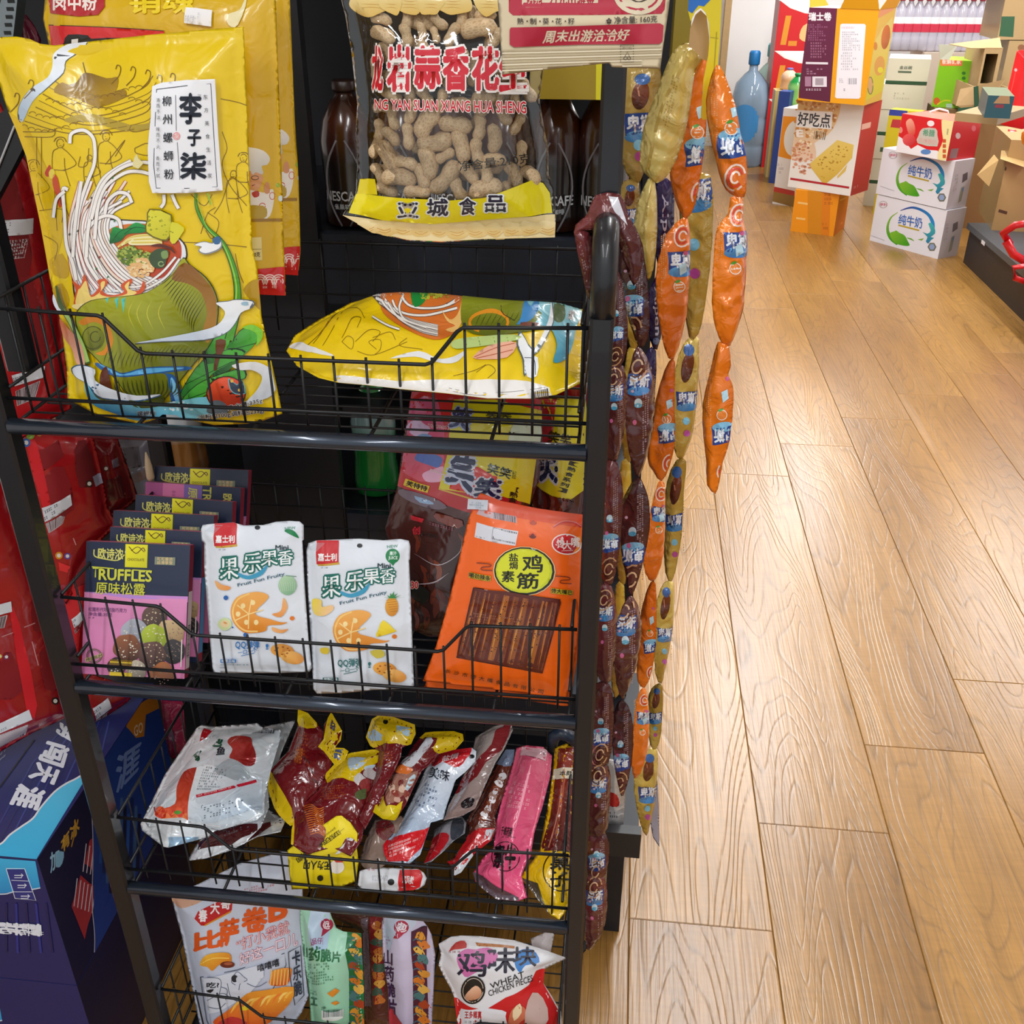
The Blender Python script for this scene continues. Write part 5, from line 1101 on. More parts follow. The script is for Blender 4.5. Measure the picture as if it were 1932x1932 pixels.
        S.patch('price_sticker', [(1075, 288), (1197, 296), (1193, 358), (1070, 350)], 'cdd3de', PAP, o, .004)
        S.layer = 100; S.fine([(1085, 300), (1185, 307), (1182, 348), (1082, 342)], 3, 'a9b4c4', .7, 2, 12); S.printed(o, PAP, 'sticker_print')
    return o
orange_bag(.022, 'orange spicy strip bag mostly hidden behind the printed one', False, 8, 40, 5)
orange_bag(0, 'orange chewy strip bag with round yellow emblem and brown window', True, 0, 0, 6)

# ------------------------------------------------------------------ braised snack bags behind, seen through the upper basket
def braise(outl, Ys, lab, which):
    S = Surf(Ys, outl, T=.016, roll=.04, amp=.0014, wl=.08, seed=41 + which, seal=.006, at=(500, 500, 2.76))
    m = film(.22, 0, .6, .45, 22); o = S.body('braised_snack_bag', ('4a1c14', '2c1412', (800, 1200), (800, 1800)), m, None, .6); tag(o, lab, 'snack bag', 'red and yellow braised snack bags')
    if which == 0:
        for k in range(26):
            rnd = random.Random(k); x = 690 + rnd.uniform(0, 330); y = 1330 + rnd.uniform(0, 480)
            S.line([(x, y), (x + 30, y + 50), (x + 20, y + 120)], rnd.uniform(18, 34), ['6a2c1c', '55241a', '7a3a24', '3a1a14'][k % 4], 4, lay=S.layer + 1 + k % 3, taper=5)
        S.layer += 4
        S.poly([(760, 640), (940, 620), (1440, 700), (1420, 900), (1330, 1255), (1200, 1240), (1060, 1290), (690, 1150), (740, 900)], ('c42a34', 'b01c26', (780, 700), (900, 1250)))
        S.poly([(760, 720), (900, 700), (940, 980), (900, 1130), (720, 1080), (740, 900)], ('c05a88', 'cc4a60', (800, 700), (850, 1100)), 2)
        for k, c in enumerate(['cbb2d8', '7aa0d0', '4a6ab8', 'e0a8c4']): S.poly(splat(790 + k * 30, 850 + k * 80, 46, 8, k, .4, 1.2), c, 3)
        S.poly([(985, 700), (1200, 700), (1450, 760), (1400, 1100), (1380, 1245), (1240, 1205), (1080, 1190), (905, 1165), (950, 985)], ('c8c41e', 'd2c31c', (1000, 800), (1300, 1200)))
        S.poly([(985, 1060), (1110, 1050), (1180, 1090), (1200, 1150), (1080, 1190), (960, 1165)], 'c8322c'); S.line([(905, 1165), (1100, 1225), (1200, 1240)], 8, 'c9a83a', 0)
        S.text('笑', [(985, 985), (1095, 1000), (1075, 1180), (940, 1120)], '14204a', .05, ('b8c4dc', .13)); S.text('笑', [(1105, 1110), (1230, 1115), (1220, 1215), (1090, 1200)], '14204a', .05, ('c4ccd8', .13)); S.poly([(1180, 1095), (1210, 1100), (1205, 1135), (1175, 1130)], 'c8322c')
        S.text('笑笑', [(1165, 1030), (1290, 1065), (1275, 1115), (1155, 1080)], '1c2a14', .03); S.text('食品', [(1290, 1070), (1312, 1075), (1305, 1115), (1285, 1110)], '3a4a1c')
        S.text('【\n熟\n食', [(1285, 1150), (1325, 1160), (1310, 1240), (1265, 1230)], '1c1c14', .03)
        S.text('笑', [(990, 740), (1080, 750), (1060, 860), (960, 840)], '2a3468', .05, ('9aa8cc', .12)); S.text('笑笑', [(1155, 760), (1290, 770), (1280, 800), (1150, 795)], '2a3014', .03); S.text('【', (1275, 868, 1325, 885), '1c1c14', .03)
        for x in (1300, 1370): S.poly([(x, 820), (x + 70, 840), (x + 50, 950), (x - 30, 930)], 'c2d0b8', 3)
        S.poly([(735, 1110), (860, 1150), (848, 1185), (722, 1145)], 'd8b81e'); S.text('笑特特', [(745, 1120), (850, 1152), (842, 1178), (735, 1146)], '2a1c10', .04)
        S.text('D20230605 J', [(865, 1060), (970, 1095), (965, 1108), (860, 1075)], 'e8d4d8', .02); S.text('D20230605 J', [(852, 825), (960, 838), (958, 860), (850, 848)], 'e0b8bc', .02)
        S.poly([(760, 1300), (830, 1320), (820, 1340), (765, 1325)], 'c02834', 1); S.text('创', (770, 1360, 810, 1400), 'b82834', .03); S.fine([(845, 1330), (1000, 1370), (998, 1392), (842, 1352)], 1, '8a4a58', .9, 2, 14); S.text('新中国味', [(815, 1385), (900, 1400), (898, 1420), (813, 1408)], '2a1814', .02)
        S.poly([(720, 1165), (880, 1210), (950, 1260), (880, 1270), (760, 1230), (700, 1190)], '6a5a66', 3); S.poly([(780, 1200), (860, 1225), (880, 1245), (810, 1235)], '8aa4c4', 2)
        S.poly([(890, 1290), (1030, 1330), (1010, 1370), (900, 1330)], '7a3a30', 2)
        S.line([(780, 1500), (900, 1560), (1010, 1500), (1030, 1420)], 5, 'b0a8b0', 5, taper=3); S.line([(760, 1660), (880, 1650), (960, 1600)], 7, 'a89ca4', 5, taper=3)
        S.poly([(760, 1690), (800, 1660), (860, 1700), (840, 1760), (780, 1740)], '141a14', 2); S.text('30', (765, 1645, 800, 1680), 'd8303a', .04, ('e8d8c8', .1))
    else:
        S.poly([(1390, 690), (1680, 700), (1680, 1160), (1570, 1238), (1440, 1170), (1380, 1120)], 'd0c81e'); S.poly([(1400, 690), (1520, 700), (1480, 1060), (1420, 1140), (1390, 1100)], 'b8242c')
        S.text('笑', [(1410, 960), (1520, 950), (1520, 1130), (1430, 1120)], '14204a', .05, ('c4ccd8', .12)); S.text('笑笑', [(1480, 860), (1600, 890), (1590, 945), (1470, 920)], '3a3414', .03)
        for k, ch in enumerate('【熟食系列】'): S.text(ch, [(1592 - k * 12, 1020 + k * 27), (1634 - k * 12, 1032 + k * 27), (1626 - k * 12, 1052 + k * 27), (1584 - k * 12, 1040 + k * 27)], '1c1c10', .03)
        for k in range(8): S.line([(1440 + k * 20, 1180 + k * 8), (1460 + k * 20, 1230), (1450 + k * 15, 1300)], 20, ['5a1c14', '38120e', '6a2a1a'][k % 3], 4, lay=S.layer + 1, taper=4)
    S.printed(o, m); return o
braise([(1400, 660), (1670, 690), (1685, 900), (1685, 1160), (1640, 1400), (1400, 1400), (1380, 1120), (1390, 850)], [(1010, 1000, 1.11), (1105, 1000, 1.11), (1050, 760, 1.16)], 'red and yellow braised snack bag in the right corner of the second basket', 1)
braise([(765, 660), (860, 640), (1200, 650), (1440, 690), (1445, 900), (1430, 1110), (1380, 1250), (1200, 1500), (1120, 1850), (1040, 1935), (850, 1935), (770, 1900), (640, 1440), (625, 1370), (690, 1150), (720, 900)], [(780, 1180, 1.03), (900, 1180, 1.03), (900, 760, 1.12)], 'large red and yellow braised snack bag standing behind the pineapple pouch', 0)
# ------------------------------------------------------------------ third basket: heap of vacuum packs
FOIL = film(.24, .35, .5, .55, 34, 'foil'); SHINY = film(.2, 0, .7, .6, 40)
A3 = (0, 1330, 3.21); B3 = (500, 1330, 2.972)
def pouch(name, at, outl, pts, col, mat, lab, group=None, T=.012, roll=.028, amp=.0012, wl=.07, seed=1, seal=.005, cat='snack pouch', sm=0, back=.5):
    S = Surf(pts, outl, T=T, roll=roll, amp=amp, wl=wl, seed=seed, seal=seal, at=at, sm=sm)
    o = S.body(name, col, mat, None, back); tag(o, lab, cat, group); return S, o
GF = 'foil fish snack packs in the third basket'
# white foil packs at the left, underneath ones first
S, o = pouch('foil_snack_pack', A3, [(1580, 620), (1640, 640), (1730, 700), (1700, 770), (1560, 800), (1400, 880), (1250, 930), (1135, 945), (1170, 880), (1400, 700)], [(390, 1600, .955), (520, 1570, .97), (500, 1520, 1.04)], 'c8ccd0', FOIL, 'silver foil pack sticking out under the pile of white packs at left', GF, seed=51, T=.006)
S.poly([(1440, 800), (1700, 690), (1710, 715), (1450, 850)], '5a1418'); S.poly([(1640, 700), (1710, 680), (1720, 740), (1650, 770)], 'dfe2e2'); S.printed(o, FOIL)
S, o = pouch('foil_snack_pack', A3, [(1500, 240), (1600, 130), (1790, 92), (1760, 160), (1700, 300), (1640, 560), (1550, 560), (1480, 400)], [(470, 1490, 1.06), (520, 1480, 1.06), (530, 1370, 1.14)], 'b4bcc0', FOIL, 'grey foil pack corner poking up behind the white packs', GF, seed=52, T=.006); 
S, o = pouch('foil_snack_pack', A3, [(1190, 140), (1220, 120), (1300, 130), (1560, 110), (1640, 180), (1600, 620), (1560, 700), (1300, 790), (1020, 865), (990, 860), (860, 760), (850, 720), (1000, 420)], [(280, 1560, .965), (480, 1560, .965), (420, 1370, 1.09)], 'dfe5ea', FOIL, 'white foil fish pack at the bottom of the pile, its edge showing at left', GF, seed=53, T=.012)
S.poly([(1195, 140), (1300, 140), (1270, 200), (1180, 250), (1165, 200)], 'e6ecf0'); S.poly([(1235, 140), (1300, 145), (1250, 200), (1210, 225)], 'c4202a'); S.poly([(1020, 800), (1200, 800), (1210, 830), (1020, 870)], '8fb0cc'); S.printed(o, FOIL)
S, o = pouch('foil_snack_pack', A3, [(1330, 560), (1620, 430), (1630, 620), (1580, 740), (1480, 840), (1320, 905), (1240, 930), (1140, 940), (1180, 860), (1240, 770)], [(380, 1590, .953), (480, 1570, .953), (440, 1480, 1.05)], 'dde3ea', FOIL, 'white foil fish pack second from the top, rounded front corner', GF, seed=54, T=.010)
S.poly([(1200, 830), (1560, 720), (1560, 760), (1400, 850), (1200, 880)], '4a1016'); S.line([(1330, 740), (1530, 670), (1540, 760), (1350, 820)], 3, '4a5560', 0); S.fine([(1350, 760), (1520, 700), (1525, 740), (1360, 800)], 3, '5a6a74', .7, 3, 14); S.printed(o, FOIL)
S, o = pouch('foil_snack_pack', A3, [(1245, 215), (1280, 160), (1330, 130), (1520, 130), (1700, 150), (1700, 200), (1640, 400), (1605, 560), (1600, 660), (1560, 700), (1400, 740), (1330, 760), (1100, 730), (900, 740), (870, 700), (960, 540), (1100, 330), (1190, 235)], [(290, 1560, .96), (500, 1550, .96), (470, 1380, 1.085)], ('e6edf2', 'c6d2dc', (1100, 200), (1500, 720)), FOIL, 'white foil fish pack on top of the pile with red fish and green lettering', GF, seed=55, T=.018, roll=.035, amp=.0016)
S.poly([(1290, 160), (1450, 140), (1440, 175), (1350, 185), (1280, 185)], '8a1420'); S.text('鱼品', (1310, 148, 1430, 175), 'd8a8a8', .02); S.poly(ell(1487, 153, 16, 11), '14181c'); S.bars([(1530, 150), (1670, 150), (1665, 175), (1525, 172)], 20, '3a4048')
S.text('泡', [(1285, 190), (1365, 185), (1340, 255), (1260, 255)], '0f5a3a', .04); S.text('鱼', [(1320, 255), (1370, 255), (1360, 300), (1310, 305)], '1a2230', .03); S.text('卤', [(1150, 250), (1245, 240), (1210, 340), (1120, 350)], '0f5a3a', .04)
S.poly([(1400, 200), (1440, 190), (1520, 200), (1530, 240), (1550, 300), (1540, 360), (1490, 370), (1440, 340), (1390, 320), (1410, 270), (1380, 230)], ('c23a30', '8a1a1c', (1420, 200), (1520, 360)), 3)
S.poly([(1190, 380), (1205, 400), (1200, 480), (1170, 560), (1140, 700), (1100, 720), (950, 680), (960, 640), (1060, 600), (1075, 500), (1120, 410)], ('a82a1c', 'e04a1c', (1150, 400), (1050, 690)), 3)
for k in range(9): S.poly(splat(970 + k * 18, 640 + (k % 3) * 20, 22, 7, k, .4), ['e8582a', 'd8301c', 'f07a3a'][k % 3], 2, lay=S.layer + 1)
S.layer += 1; S.poly(ell(1078, 652, 22, 12), '4a9a2a'); S.line([(935, 620), (950, 660), (975, 680)], 9, 'c8201c', 4)
S.poly([(1145, 570), (1195, 380), (1240, 360), (1590, 440), (1585, 640), (1300, 715), (1140, 720)], ('eaf2f8', 'b8cadc', (1250, 420), (1400, 720)), 0)
S.poly([(1380, 330), (1450, 350), (1520, 440), (1440, 460), (1380, 440), (1300, 400)], 'a8b4bc', 3)
S.fine([(1240, 370), (1420, 400), (1330, 520), (1190, 520)], 9, '4a5560', .8, 6, 13)
S.line([(1190, 555), (1300, 530), (1450, 490), (1555, 462)], 18, 'c4203a', 4); S.fine([(1200, 545), (1540, 460), (1540, 470), (1200, 560)], 1, 'f0d0d4', .9, 3, 10)
S.line([(1225, 610), (1505, 545), (1505, 640), (1225, 705), (1222, 620)], 3, '4a5a68', 0, closed=True); S.fine([(1235, 620), (1495, 555), (1495, 635), (1235, 695)], 6, '4a5a68', .45, 7, 18)
S.line([(870, 720), (1140, 715), (1400, 740), (1590, 660)], 7, 'f2f6fa', 4); S.printed(o, FOIL)
# yellow and maroon duck packs
GD = 'maroon and yellow duck packs in the third basket'
def duck(outl, pts, lab, seed, band, extra=None):
    S, o = pouch('duck_snack_pack', B3, outl, pts, '6a1018', SHINY, lab, GD, seed=seed, T=.016, roll=.03, amp=.0018, wl=.07, seal=.006)
    for b in band: S.poly(b, 'd9b80c', 2)
    if extra: extra(S)
    S.printed(o, SHINY); return o
def ex_a(S):
    S.text('麻辣鸭脖', [(175, 240), (215, 240), (205, 330), (165, 330)], 'c86a28', .01); S.fine([(185, 150), (255, 150), (240, 290), (175, 280)], 8, 'b0542a', .8, 3, 8)
    for k in range(10): S.line([(200 + k * 14, 260 + k * 30), (240 + k * 12, 300 + k * 30)], 12, '4a0c10' if k % 2 else '7a2018', 0, lay=S.layer)
    S.poly([(190, 60), (250, 50), (275, 110), (190, 115)], ('e8d01c', 'c8a808', (200, 60), (260, 110)), 2)
duck([(185, 25), (240, 45), (290, 100), (330, 150), (320, 230), (380, 290), (360, 400), (300, 470), (250, 640), (140, 680), (60, 600), (15, 470), (8, 400), (30, 360), (130, 260), (180, 130)], [(520, 1540, 1.0), (610, 1540, 1.0), (570, 1350, 1.13)], 'maroon duck pack standing at the left with a twisted yellow top', 61, [[(185, 15), (240, 40), (290, 100), (280, 130), (190, 120)], [(10, 400), (30, 370), (70, 440), (150, 580), (160, 680), (120, 660), (40, 560)]], ex_a)
duck([(372, 40), (400, 90), (432, 145), (425, 200), (395, 235), (440, 240), (468, 260), (450, 310), (400, 350), (330, 260), (298, 235), (330, 190), (330, 110)], [(600, 1430, 1.07), (640, 1430, 1.07), (625, 1350, 1.13)], 'small yellow pack top poking up in the middle of the duck packs', 62, [[(360, 40), (405, 90), (440, 145), (425, 200), (395, 240), (480, 250), (450, 330), (380, 360), (290, 240), (330, 180)]], lambda S: (S.poly([(375, 80), (395, 110), (390, 150), (365, 130)], '4a4a5a'), S.poly([(395, 250), (440, 250), (425, 310), (385, 300)], '4a5a80')))
def ex_c(S):
    S.poly([(470, 300), (570, 300), (550, 340), (480, 370)], 'b8ccdc', 2); S.poly([(560, 345), (620, 335), (600, 360), (560, 365)], 'b8ccdc', 2)
    for k in range(14): S.line([(215 + k * 3, 570 + k * 12), (260 + k * 3, 560 + k * 12), (300 + k * 3, 585 + k * 12), (330, 575 + k * 12)], 5, 'c8661c', 4, lay=S.layer + 1)
    S.layer += 1; S.fine([(320, 460), (480, 440), (470, 520), (310, 540)], 6, 'a84a1c', .8, 5, 10)
    for k, q_ in enumerate([(530, 420), (560, 450), (590, 390), (540, 500)]): S.poly(splat(q_[0], q_[1], 34, 8, k, .3), ['c8c4c4', '8a2a2c', 'b8b0b0', '4a5a30'][k], 2)
duck([(345, 380), (420, 300), (480, 270), (600, 250), (660, 250), (665, 290), (630, 380), (620, 470), (600, 560), (560, 640), (545, 760), (480, 850), (380, 800), (230, 840), (145, 780), (150, 700), (175, 590), (300, 470)], [(560, 1600, .955), (680, 1600, .955), (650, 1420, 1.08)], 'large maroon duck pack lying across the centre-left, orange pattern', 63, [[(340, 370), (420, 300), (480, 270), (600, 245), (670, 250), (660, 300), (600, 340), (540, 370), (500, 430), (440, 410), (380, 420), (350, 440)], [(140, 640), (165, 620), (160, 780), (140, 780)]], ex_c)
duck([(565, 180), (600, 80), (650, 50), (700, 60), (840, 110), (845, 160), (820, 220), (770, 240), (760, 300), (700, 420), (640, 560), (560, 700), (520, 640), (560, 540), (620, 400), (640, 260), (590, 230)], [(700, 1520, 1.0), (760, 1500, 1.0), (730, 1360, 1.12)], 'duck pack with the big yellow folded head and blue sticker, centre', 64, [[(560, 180), (600, 75), (650, 45), (700, 60), (850, 110), (845, 160), (820, 230), (740, 215), (650, 225), (590, 245)]], lambda S: (S.poly([(580, 150), (620, 140), (660, 170), (655, 200), (600, 205), (575, 180)], 'a8c4dc', 1), S.poly([(740, 115), (820, 130), (810, 180), (750, 165)], 'a8c8dc', 1), S.poly(ell(678, 96, 14, 14), '14160c'), S.fine([(680, 260), (740, 255), (710, 330), (660, 330)], 4, 'b8542a', .9)))
def ex_e(S):
    S.poly([(760, 330), (800, 290), (860, 260), (910, 190), (945, 200), (880, 290), (820, 350)], 'c8ccd4', 2); S.poly([(720, 360), (760, 340), (830, 360), (800, 390), (740, 385)], 'd8702a', 3); S.poly(ell(690, 445, 28, 16), '4a8a3a')
    S.poly([(700, 400), (800, 390), (860, 370), (830, 450), (760, 520), (690, 560), (680, 480)], '9a6a5a', 2); S.poly([(810, 410), (850, 390), (820, 460), (780, 500)], 'b8d0dc', 2)
    for k in range(8): S.poly(splat(700 + k * 15, 440 + (k % 4) * 30, 20, 7, k, .4), ['6a1c18', 'd8b8a4', '8a3a30', 'c8a090'][k % 4], 2, lay=S.layer + 1)
    S.layer += 1; S.poly([(650, 520), (665, 490), (680, 570), (750, 570), (775, 540), (740, 630), (680, 650), (610, 600)], 'd8c010', 0); S.fine([(890, 240), (960, 200), (930, 300), (870, 320)], 5, '8a3a20', .9)
duck([(865, 185), (900, 155), (950, 150), (1060, 148), (1110, 165), (1115, 200), (1070, 250), (975, 275), (930, 330), (880, 370), (840, 450), (790, 560), (730, 650), (660, 640), (605, 600), (650, 480), (720, 350), (790, 290), (820, 240)], [(710, 1540, .98), (770, 1530, .98), (830, 1390, 1.1)], 'duck pack with a dish picture and yellow tips, right of the yellow head', 65, [[(865, 185), (900, 150), (1060, 143), (1120, 165), (1115, 205), (1070, 255), (980, 275), (940, 240), (970, 190)], [(605, 600), (650, 520), (690, 600), (770, 540), (740, 640), (680, 655)]], ex_e)
# sausage and meat sticks
S, o = pouch('sausage_pack', B3, [(940, 300), (960, 260), (1080, 250), (1160, 240), (1185, 260), (1180, 320), (1120, 380), (1070, 420), (1020, 560), (1000, 640), (930, 660), (870, 840), (810, 890), (770, 910), (680, 880), (660, 790), (700, 740), (780, 620), (850, 480), (900, 360)], [(730, 1610, .955), (800, 1600, .955), (880, 1430, 1.08)], ('dce6f2', 'a8bcd4', (1000, 300), (800, 700)), SHINY, 'pale blue sausage pack with red ends and fine print', 'meat sausage packs in the third basket', T=.014, seed=71)
S.poly([(930, 320), (960, 255), (1160, 240), (1110, 330), (1060, 350), (1000, 320), (950, 350)], 'c8202a', 2); S.text('盐焗', [(1000, 290), (1090, 270), (1080, 300), (990, 325)], 'e8d8dc', .02); S.poly(ell(1160, 290, 16, 12), '16181c')
S.text('美味', [(930, 350), (1040, 370), (1030, 430), (920, 410)], '1a2434', .02); S.fine([(900, 440), (1010, 470), (960, 600), (840, 570)], 7, '4a6080', .8, 3, 16)
S.poly([(665, 760), (780, 730), (930, 680), (880, 800), (800, 880), (690, 880), (665, 830)], 'cf1420', 0); S.fine([(690, 790), (900, 710), (860, 800), (700, 860)], 4, 'f0dce0', .9, 4, 9); S.printed(o, SHINY)
S, o = pouch('sausage_pack', B3, [(1180, 180), (1280, 120), (1380, 95), (1390, 140), (1340, 250), (1290, 330), (1240, 440), (1180, 580), (1110, 620), (1000, 650), (1030, 560), (1080, 470), (1140, 330)], [(850, 1520, 1.0), (900, 1510, 1.0), (960, 1370, 1.14)], ('a8a09c', '8a7470', (1200, 150), (1100, 600)), SHINY, 'long grey and red meat strip pack leaning toward the back right', 'meat sausage packs in the third basket', T=.01, seed=72)
S.poly([(1300, 140), (1380, 110), (1330, 250), (1240, 320), (1190, 400), (1100, 480), (1060, 500), (1100, 420), (1200, 300), (1270, 220)], ('8a2c30', '6a1418', (1300, 150), (1120, 450)), 2); S.poly([(1100, 550), (1140, 520), (1175, 530), (1160, 570), (1110, 580)], '1c1418', 3); S.fine([(1200, 190), (1290, 150), (1280, 180), (1190, 220)], 2, 'd8c8c8'); S.printed(o, SHINY)
S, o = pouch('sausage_pack', B3, [(1020, 650), (1100, 620), (1130, 660), (1120, 720), (1060, 760), (1000, 820), (930, 880), (890, 890), (930, 800), (950, 700)], [(800, 1620, .95), (850, 1600, .95), (870, 1550, 1.0)], '8c8c94', SHINY, 'grey pack with dark red end between the blue and pink sausages', 'meat sausage packs in the third basket', T=.01, seed=73)
S.poly([(950, 740), (1020, 720), (1030, 760), (960, 850), (890, 890), (880, 860)], 'a8141e', 2); S.poly([(1060, 650), (1110, 640), (1110, 720), (1050, 760), (1040, 700)], '3a404a', 3); S.printed(o, SHINY)
S, o = pouch('sausage_pack', B3, [(1300, 330), (1350, 250), (1400, 250), (1390, 330), (1340, 500), (1290, 620), (1300, 690), (1270, 760), (1180, 830), (1100, 940), (1060, 960), (1020, 880), (1060, 850), (1130, 760), (1140, 700), (1130, 650), (1200, 520)], [(870, 1620, .96), (920, 1610, .96), (950, 1430, 1.09)], '5a2418', SHINY, 'dark brown meat stick pack with silver and red wrapper, left of the pink sausage', 'meat sausage packs in the third basket', T=.012, seed=74)
S.poly([(1310, 260), (1400, 250), (1380, 340), (1300, 330)], '6a7a94', 2)
for k in range(14): S.poly(splat(1330 - k * 10, 400 + k * 22, 20, 7, k, .4), ['c8c8cc', '8a6a60', 'e0e0e4', '7a3a20'][k % 4], 2, lay=S.layer + 1)
S.layer += 1; S.poly([(1140, 730), (1290, 690), (1270, 760), (1180, 830), (1100, 940), (1020, 880), (1060, 870)], 'b81420', 0); S.poly([(1140, 820), (1170, 850), (1110, 940), (1060, 955), (1080, 880)], 'd0d4da', 2); S.poly([(1240, 700), (1290, 695), (1260, 760), (1230, 750)], 'c0c4cc'); S.printed(o, SHINY)
PINK = clear('pink_film', 'ff9ab4', .1, .1, .3, 30)
S, o = pouch('pink_sausage_pack', B3, [(1410, 240), (1470, 225), (1560, 235), (1610, 285), (1600, 400), (1560, 560), (1510, 720), (1490, 850), (1460, 900), (1440, 960), (1470, 1080), (1420, 1100), (1300, 1090), (1230, 1040), (1180, 990), (1165, 940), (1220, 860), (1280, 800), (1290, 680), (1330, 520), (1380, 360)], [(900, 1650, .948), (990, 1650, .948), (1010, 1410, 1.09)], ('c8506e', 'e0507e', (1500, 300), (1350, 950)), SHINY, 'fat pink sausage pack with black brush letters, right side of the basket', 'meat sausage packs in the third basket', T=.022, roll=.03, seed=75)
S.poly([(1440, 235), (1585, 250), (1575, 315), (1430, 285)], 'c8a0a8'); S.bars([(1470, 245), (1575, 265), (1560, 310), (1462, 285)], 20, '3a2028')
S.line([(1500, 300), (1450, 500), (1400, 700)], 14, 'f0a0b4', 4, taper=3); S.line([(1590, 300), (1540, 560), (1480, 800)], 8, 'e8788c', 4, taper=3); S.fine([(1400, 430), (1530, 460), (1500, 600), (1360, 580)], 6, 'e89cac', .6, 3, 12)
S.text('千峰药膳', [(1330, 680), (1390, 690), (1380, 740), (1320, 730)], '2a1018', .02); S.fine([(1330, 735), (1460, 740), (1455, 752), (1325, 748)], 1, '2a1018')
S.line(ell(1350, 850, 78, 82), 5, '2a1018', 0); S.text('素牛', [(1290, 790), (1410, 780), (1400, 920), (1280, 910)], '1a0c14', .04)
S.poly([(1165, 940), (1220, 960), (1300, 1020), (1420, 1080), (1400, 1100), (1290, 1090), (1200, 1010)], '4a3440', 3); S.printed(o, SHINY)
S, o = pouch('yellow_beef_stick', B3, [(1625, 240), (1690, 215), (1745, 240), (1742, 500), (1738, 700), (1735, 820), (1720, 900), (1715, 1120), (1650, 1205), (1600, 1180), (1530, 1090), (1430, 965), (1480, 900), (1540, 820), (1560, 700), (1600, 480)], [(1000, 1680, .95), (1075, 1680, .95), (1060, 1420, 1.09)], ('d8a80c', 'e8be10', (1680, 300), (1600, 1000)), SHINY, 'yellow beef stick pack with a round black letter seal beside the right post', 'meat sausage packs in the third basket', T=.014, roll=.025, seed=76)
S.poly([(1645, 245), (1735, 235), (1735, 820), (1560, 820), (1550, 790), (1600, 620)], ('8a3024', '5a1a14', (1690, 250), (1640, 800)), 0); S.line([(1690, 250), (1670, 500), (1620, 790)], 9, 'b0563a', 4); S.line([(1665, 450), (1640, 620), (1590, 800)], 7, 'c07a5c', 4); S.line([(1712, 440), (1700, 640), (1660, 810)], 6, '3a100e', 4)
S.poly([(1620, 360), (1735, 352), (1735, 415), (1612, 420)], 'd8d0b8'); S.text('本鲜', [(1655, 370), (1725, 368), (1722, 395), (1650, 398)], '241c10', .02)
S.line(ell(1665, 930, 105, 115), 6, '18140c', 0); S.text('菓\n子', [(1600, 830), (1715, 840), (1700, 1020), (1600, 1020)], '14100a', .03)
S.poly([(1440, 970), (1530, 1000), (1560, 1100), (1600, 1180), (1560, 1130)], '4a4030', 0); S.printed(o, SHINY)
# bottom front: yellow tag pack and white-red bag head
S, o = pouch('duck_pack_head', B3, [(125, 815), (170, 780), (330, 670), (400, 622), (430, 620), (480, 660), (520, 720), (515, 800), (525, 880), (510, 990), (440, 1015), (260, 1030), (150, 1035), (138, 960)], [(560, 1670, .940), (680, 1670, .940), (640, 1545, .975)], ('ecd60a', 'dcc406', (300, 700), (300, 1000)), MT, 'bright yellow pack head lying upside down at the front fence', 'yellow heads and sausages in front', T=.007, seed=81)
S.poly([(125, 840), (300, 850), (420, 815), (520, 830), (520, 850), (420, 840), (300, 870), (135, 868)], 'd0b806'); S.text('无为人叩', [(365, 925), (215, 920), (222, 868), (372, 880)], '16140c', .03)
for k, ch in enumerate('江苏无双食品有限公司'): S.text(ch, [(430 - k * 24, 720 + k * 16), (405 - k * 24, 738 + k * 16), (390 - k * 24, 716 + k * 16), (415 - k * 24, 698 + k * 16)], '2a2810', .02)
S.line([(445, 690), (220, 860)], 2, '8a7a10', 0); S.text('JIANGSU FOOD CO.,LTD', [(400, 690), (190, 850), (182, 838), (392, 680)], '5a4c0c')
S.poly([(480, 740), (500, 750), (470, 790), (420, 830), (395, 835), (440, 780)], 'd8d8dc', 0); S.poly(ell(405, 905, 42, 38), 'e8e0d4'); S.poly([(390, 870), (430, 850), (440, 880), (400, 880)], 'c8301c'); S.poly(ell(312, 968, 17, 17), '16160e'); S.printed(o, MT)
S, o = pouch('braised_egg_pack', B3, [(560, 760), (620, 640), (700, 640), (760, 620), (780, 640), (740, 720), (680, 780), (700, 880), (640, 920), (560, 920), (525, 880), (540, 830)], [(690, 1620, .965), (740, 1600, .965), (730, 1550, 1.0)], '8a7468', SHINY, 'pack with chilli and star anise picture, under the blue sausage pack', 'yellow heads and sausages in front', T=.01, seed=82)
S.poly([(620, 660), (700, 650), (730, 700), (690, 760), (640, 740)], '6a1c20', 2); [S.poly([(690, 710), (690 + 34 * cos(a), 710 + 30 * sin(a)), (690 + 34 * cos(a + .35), 710 + 30 * sin(a + .35))], '5a2c14', lay=S.layer + 1) for a in np.arange(0, 6.28, .8)]; S.layer += 1; S.printed(o, SHINY)
S, o = pouch('white_pack_head', B3, [(530, 930), (600, 910), (740, 915), (860, 920), (890, 940), (908, 970), (895, 1010), (860, 1035), (740, 1045), (560, 1050), (520, 1010)], [(680, 1675, .938), (800, 1675, .938), (740, 1640, .95)], 'dadde2', MT, 'white and red pack head lying flat with a hang hole, front centre', 'yellow heads and sausages in front', T=.006, seed=83, roll=.015)
S.poly([(755, 925), (870, 922), (885, 960), (870, 1020), (830, 1040), (750, 1042)], 'cf141c', 0); S.poly(ell(707, 993, 19, 18), '181a1e'); S.text('馋风凉', [(835, 960), (775, 955), (770, 1000), (832, 1005)], 'eae0e0', .03); S.text('023/04/2', (600, 955, 690, 985), 'b8b8c0', .01); S.fine([(575, 915), (655, 912), (655, 930), (578, 932)], 1, 'c8202a'); S.printed(o, MT)
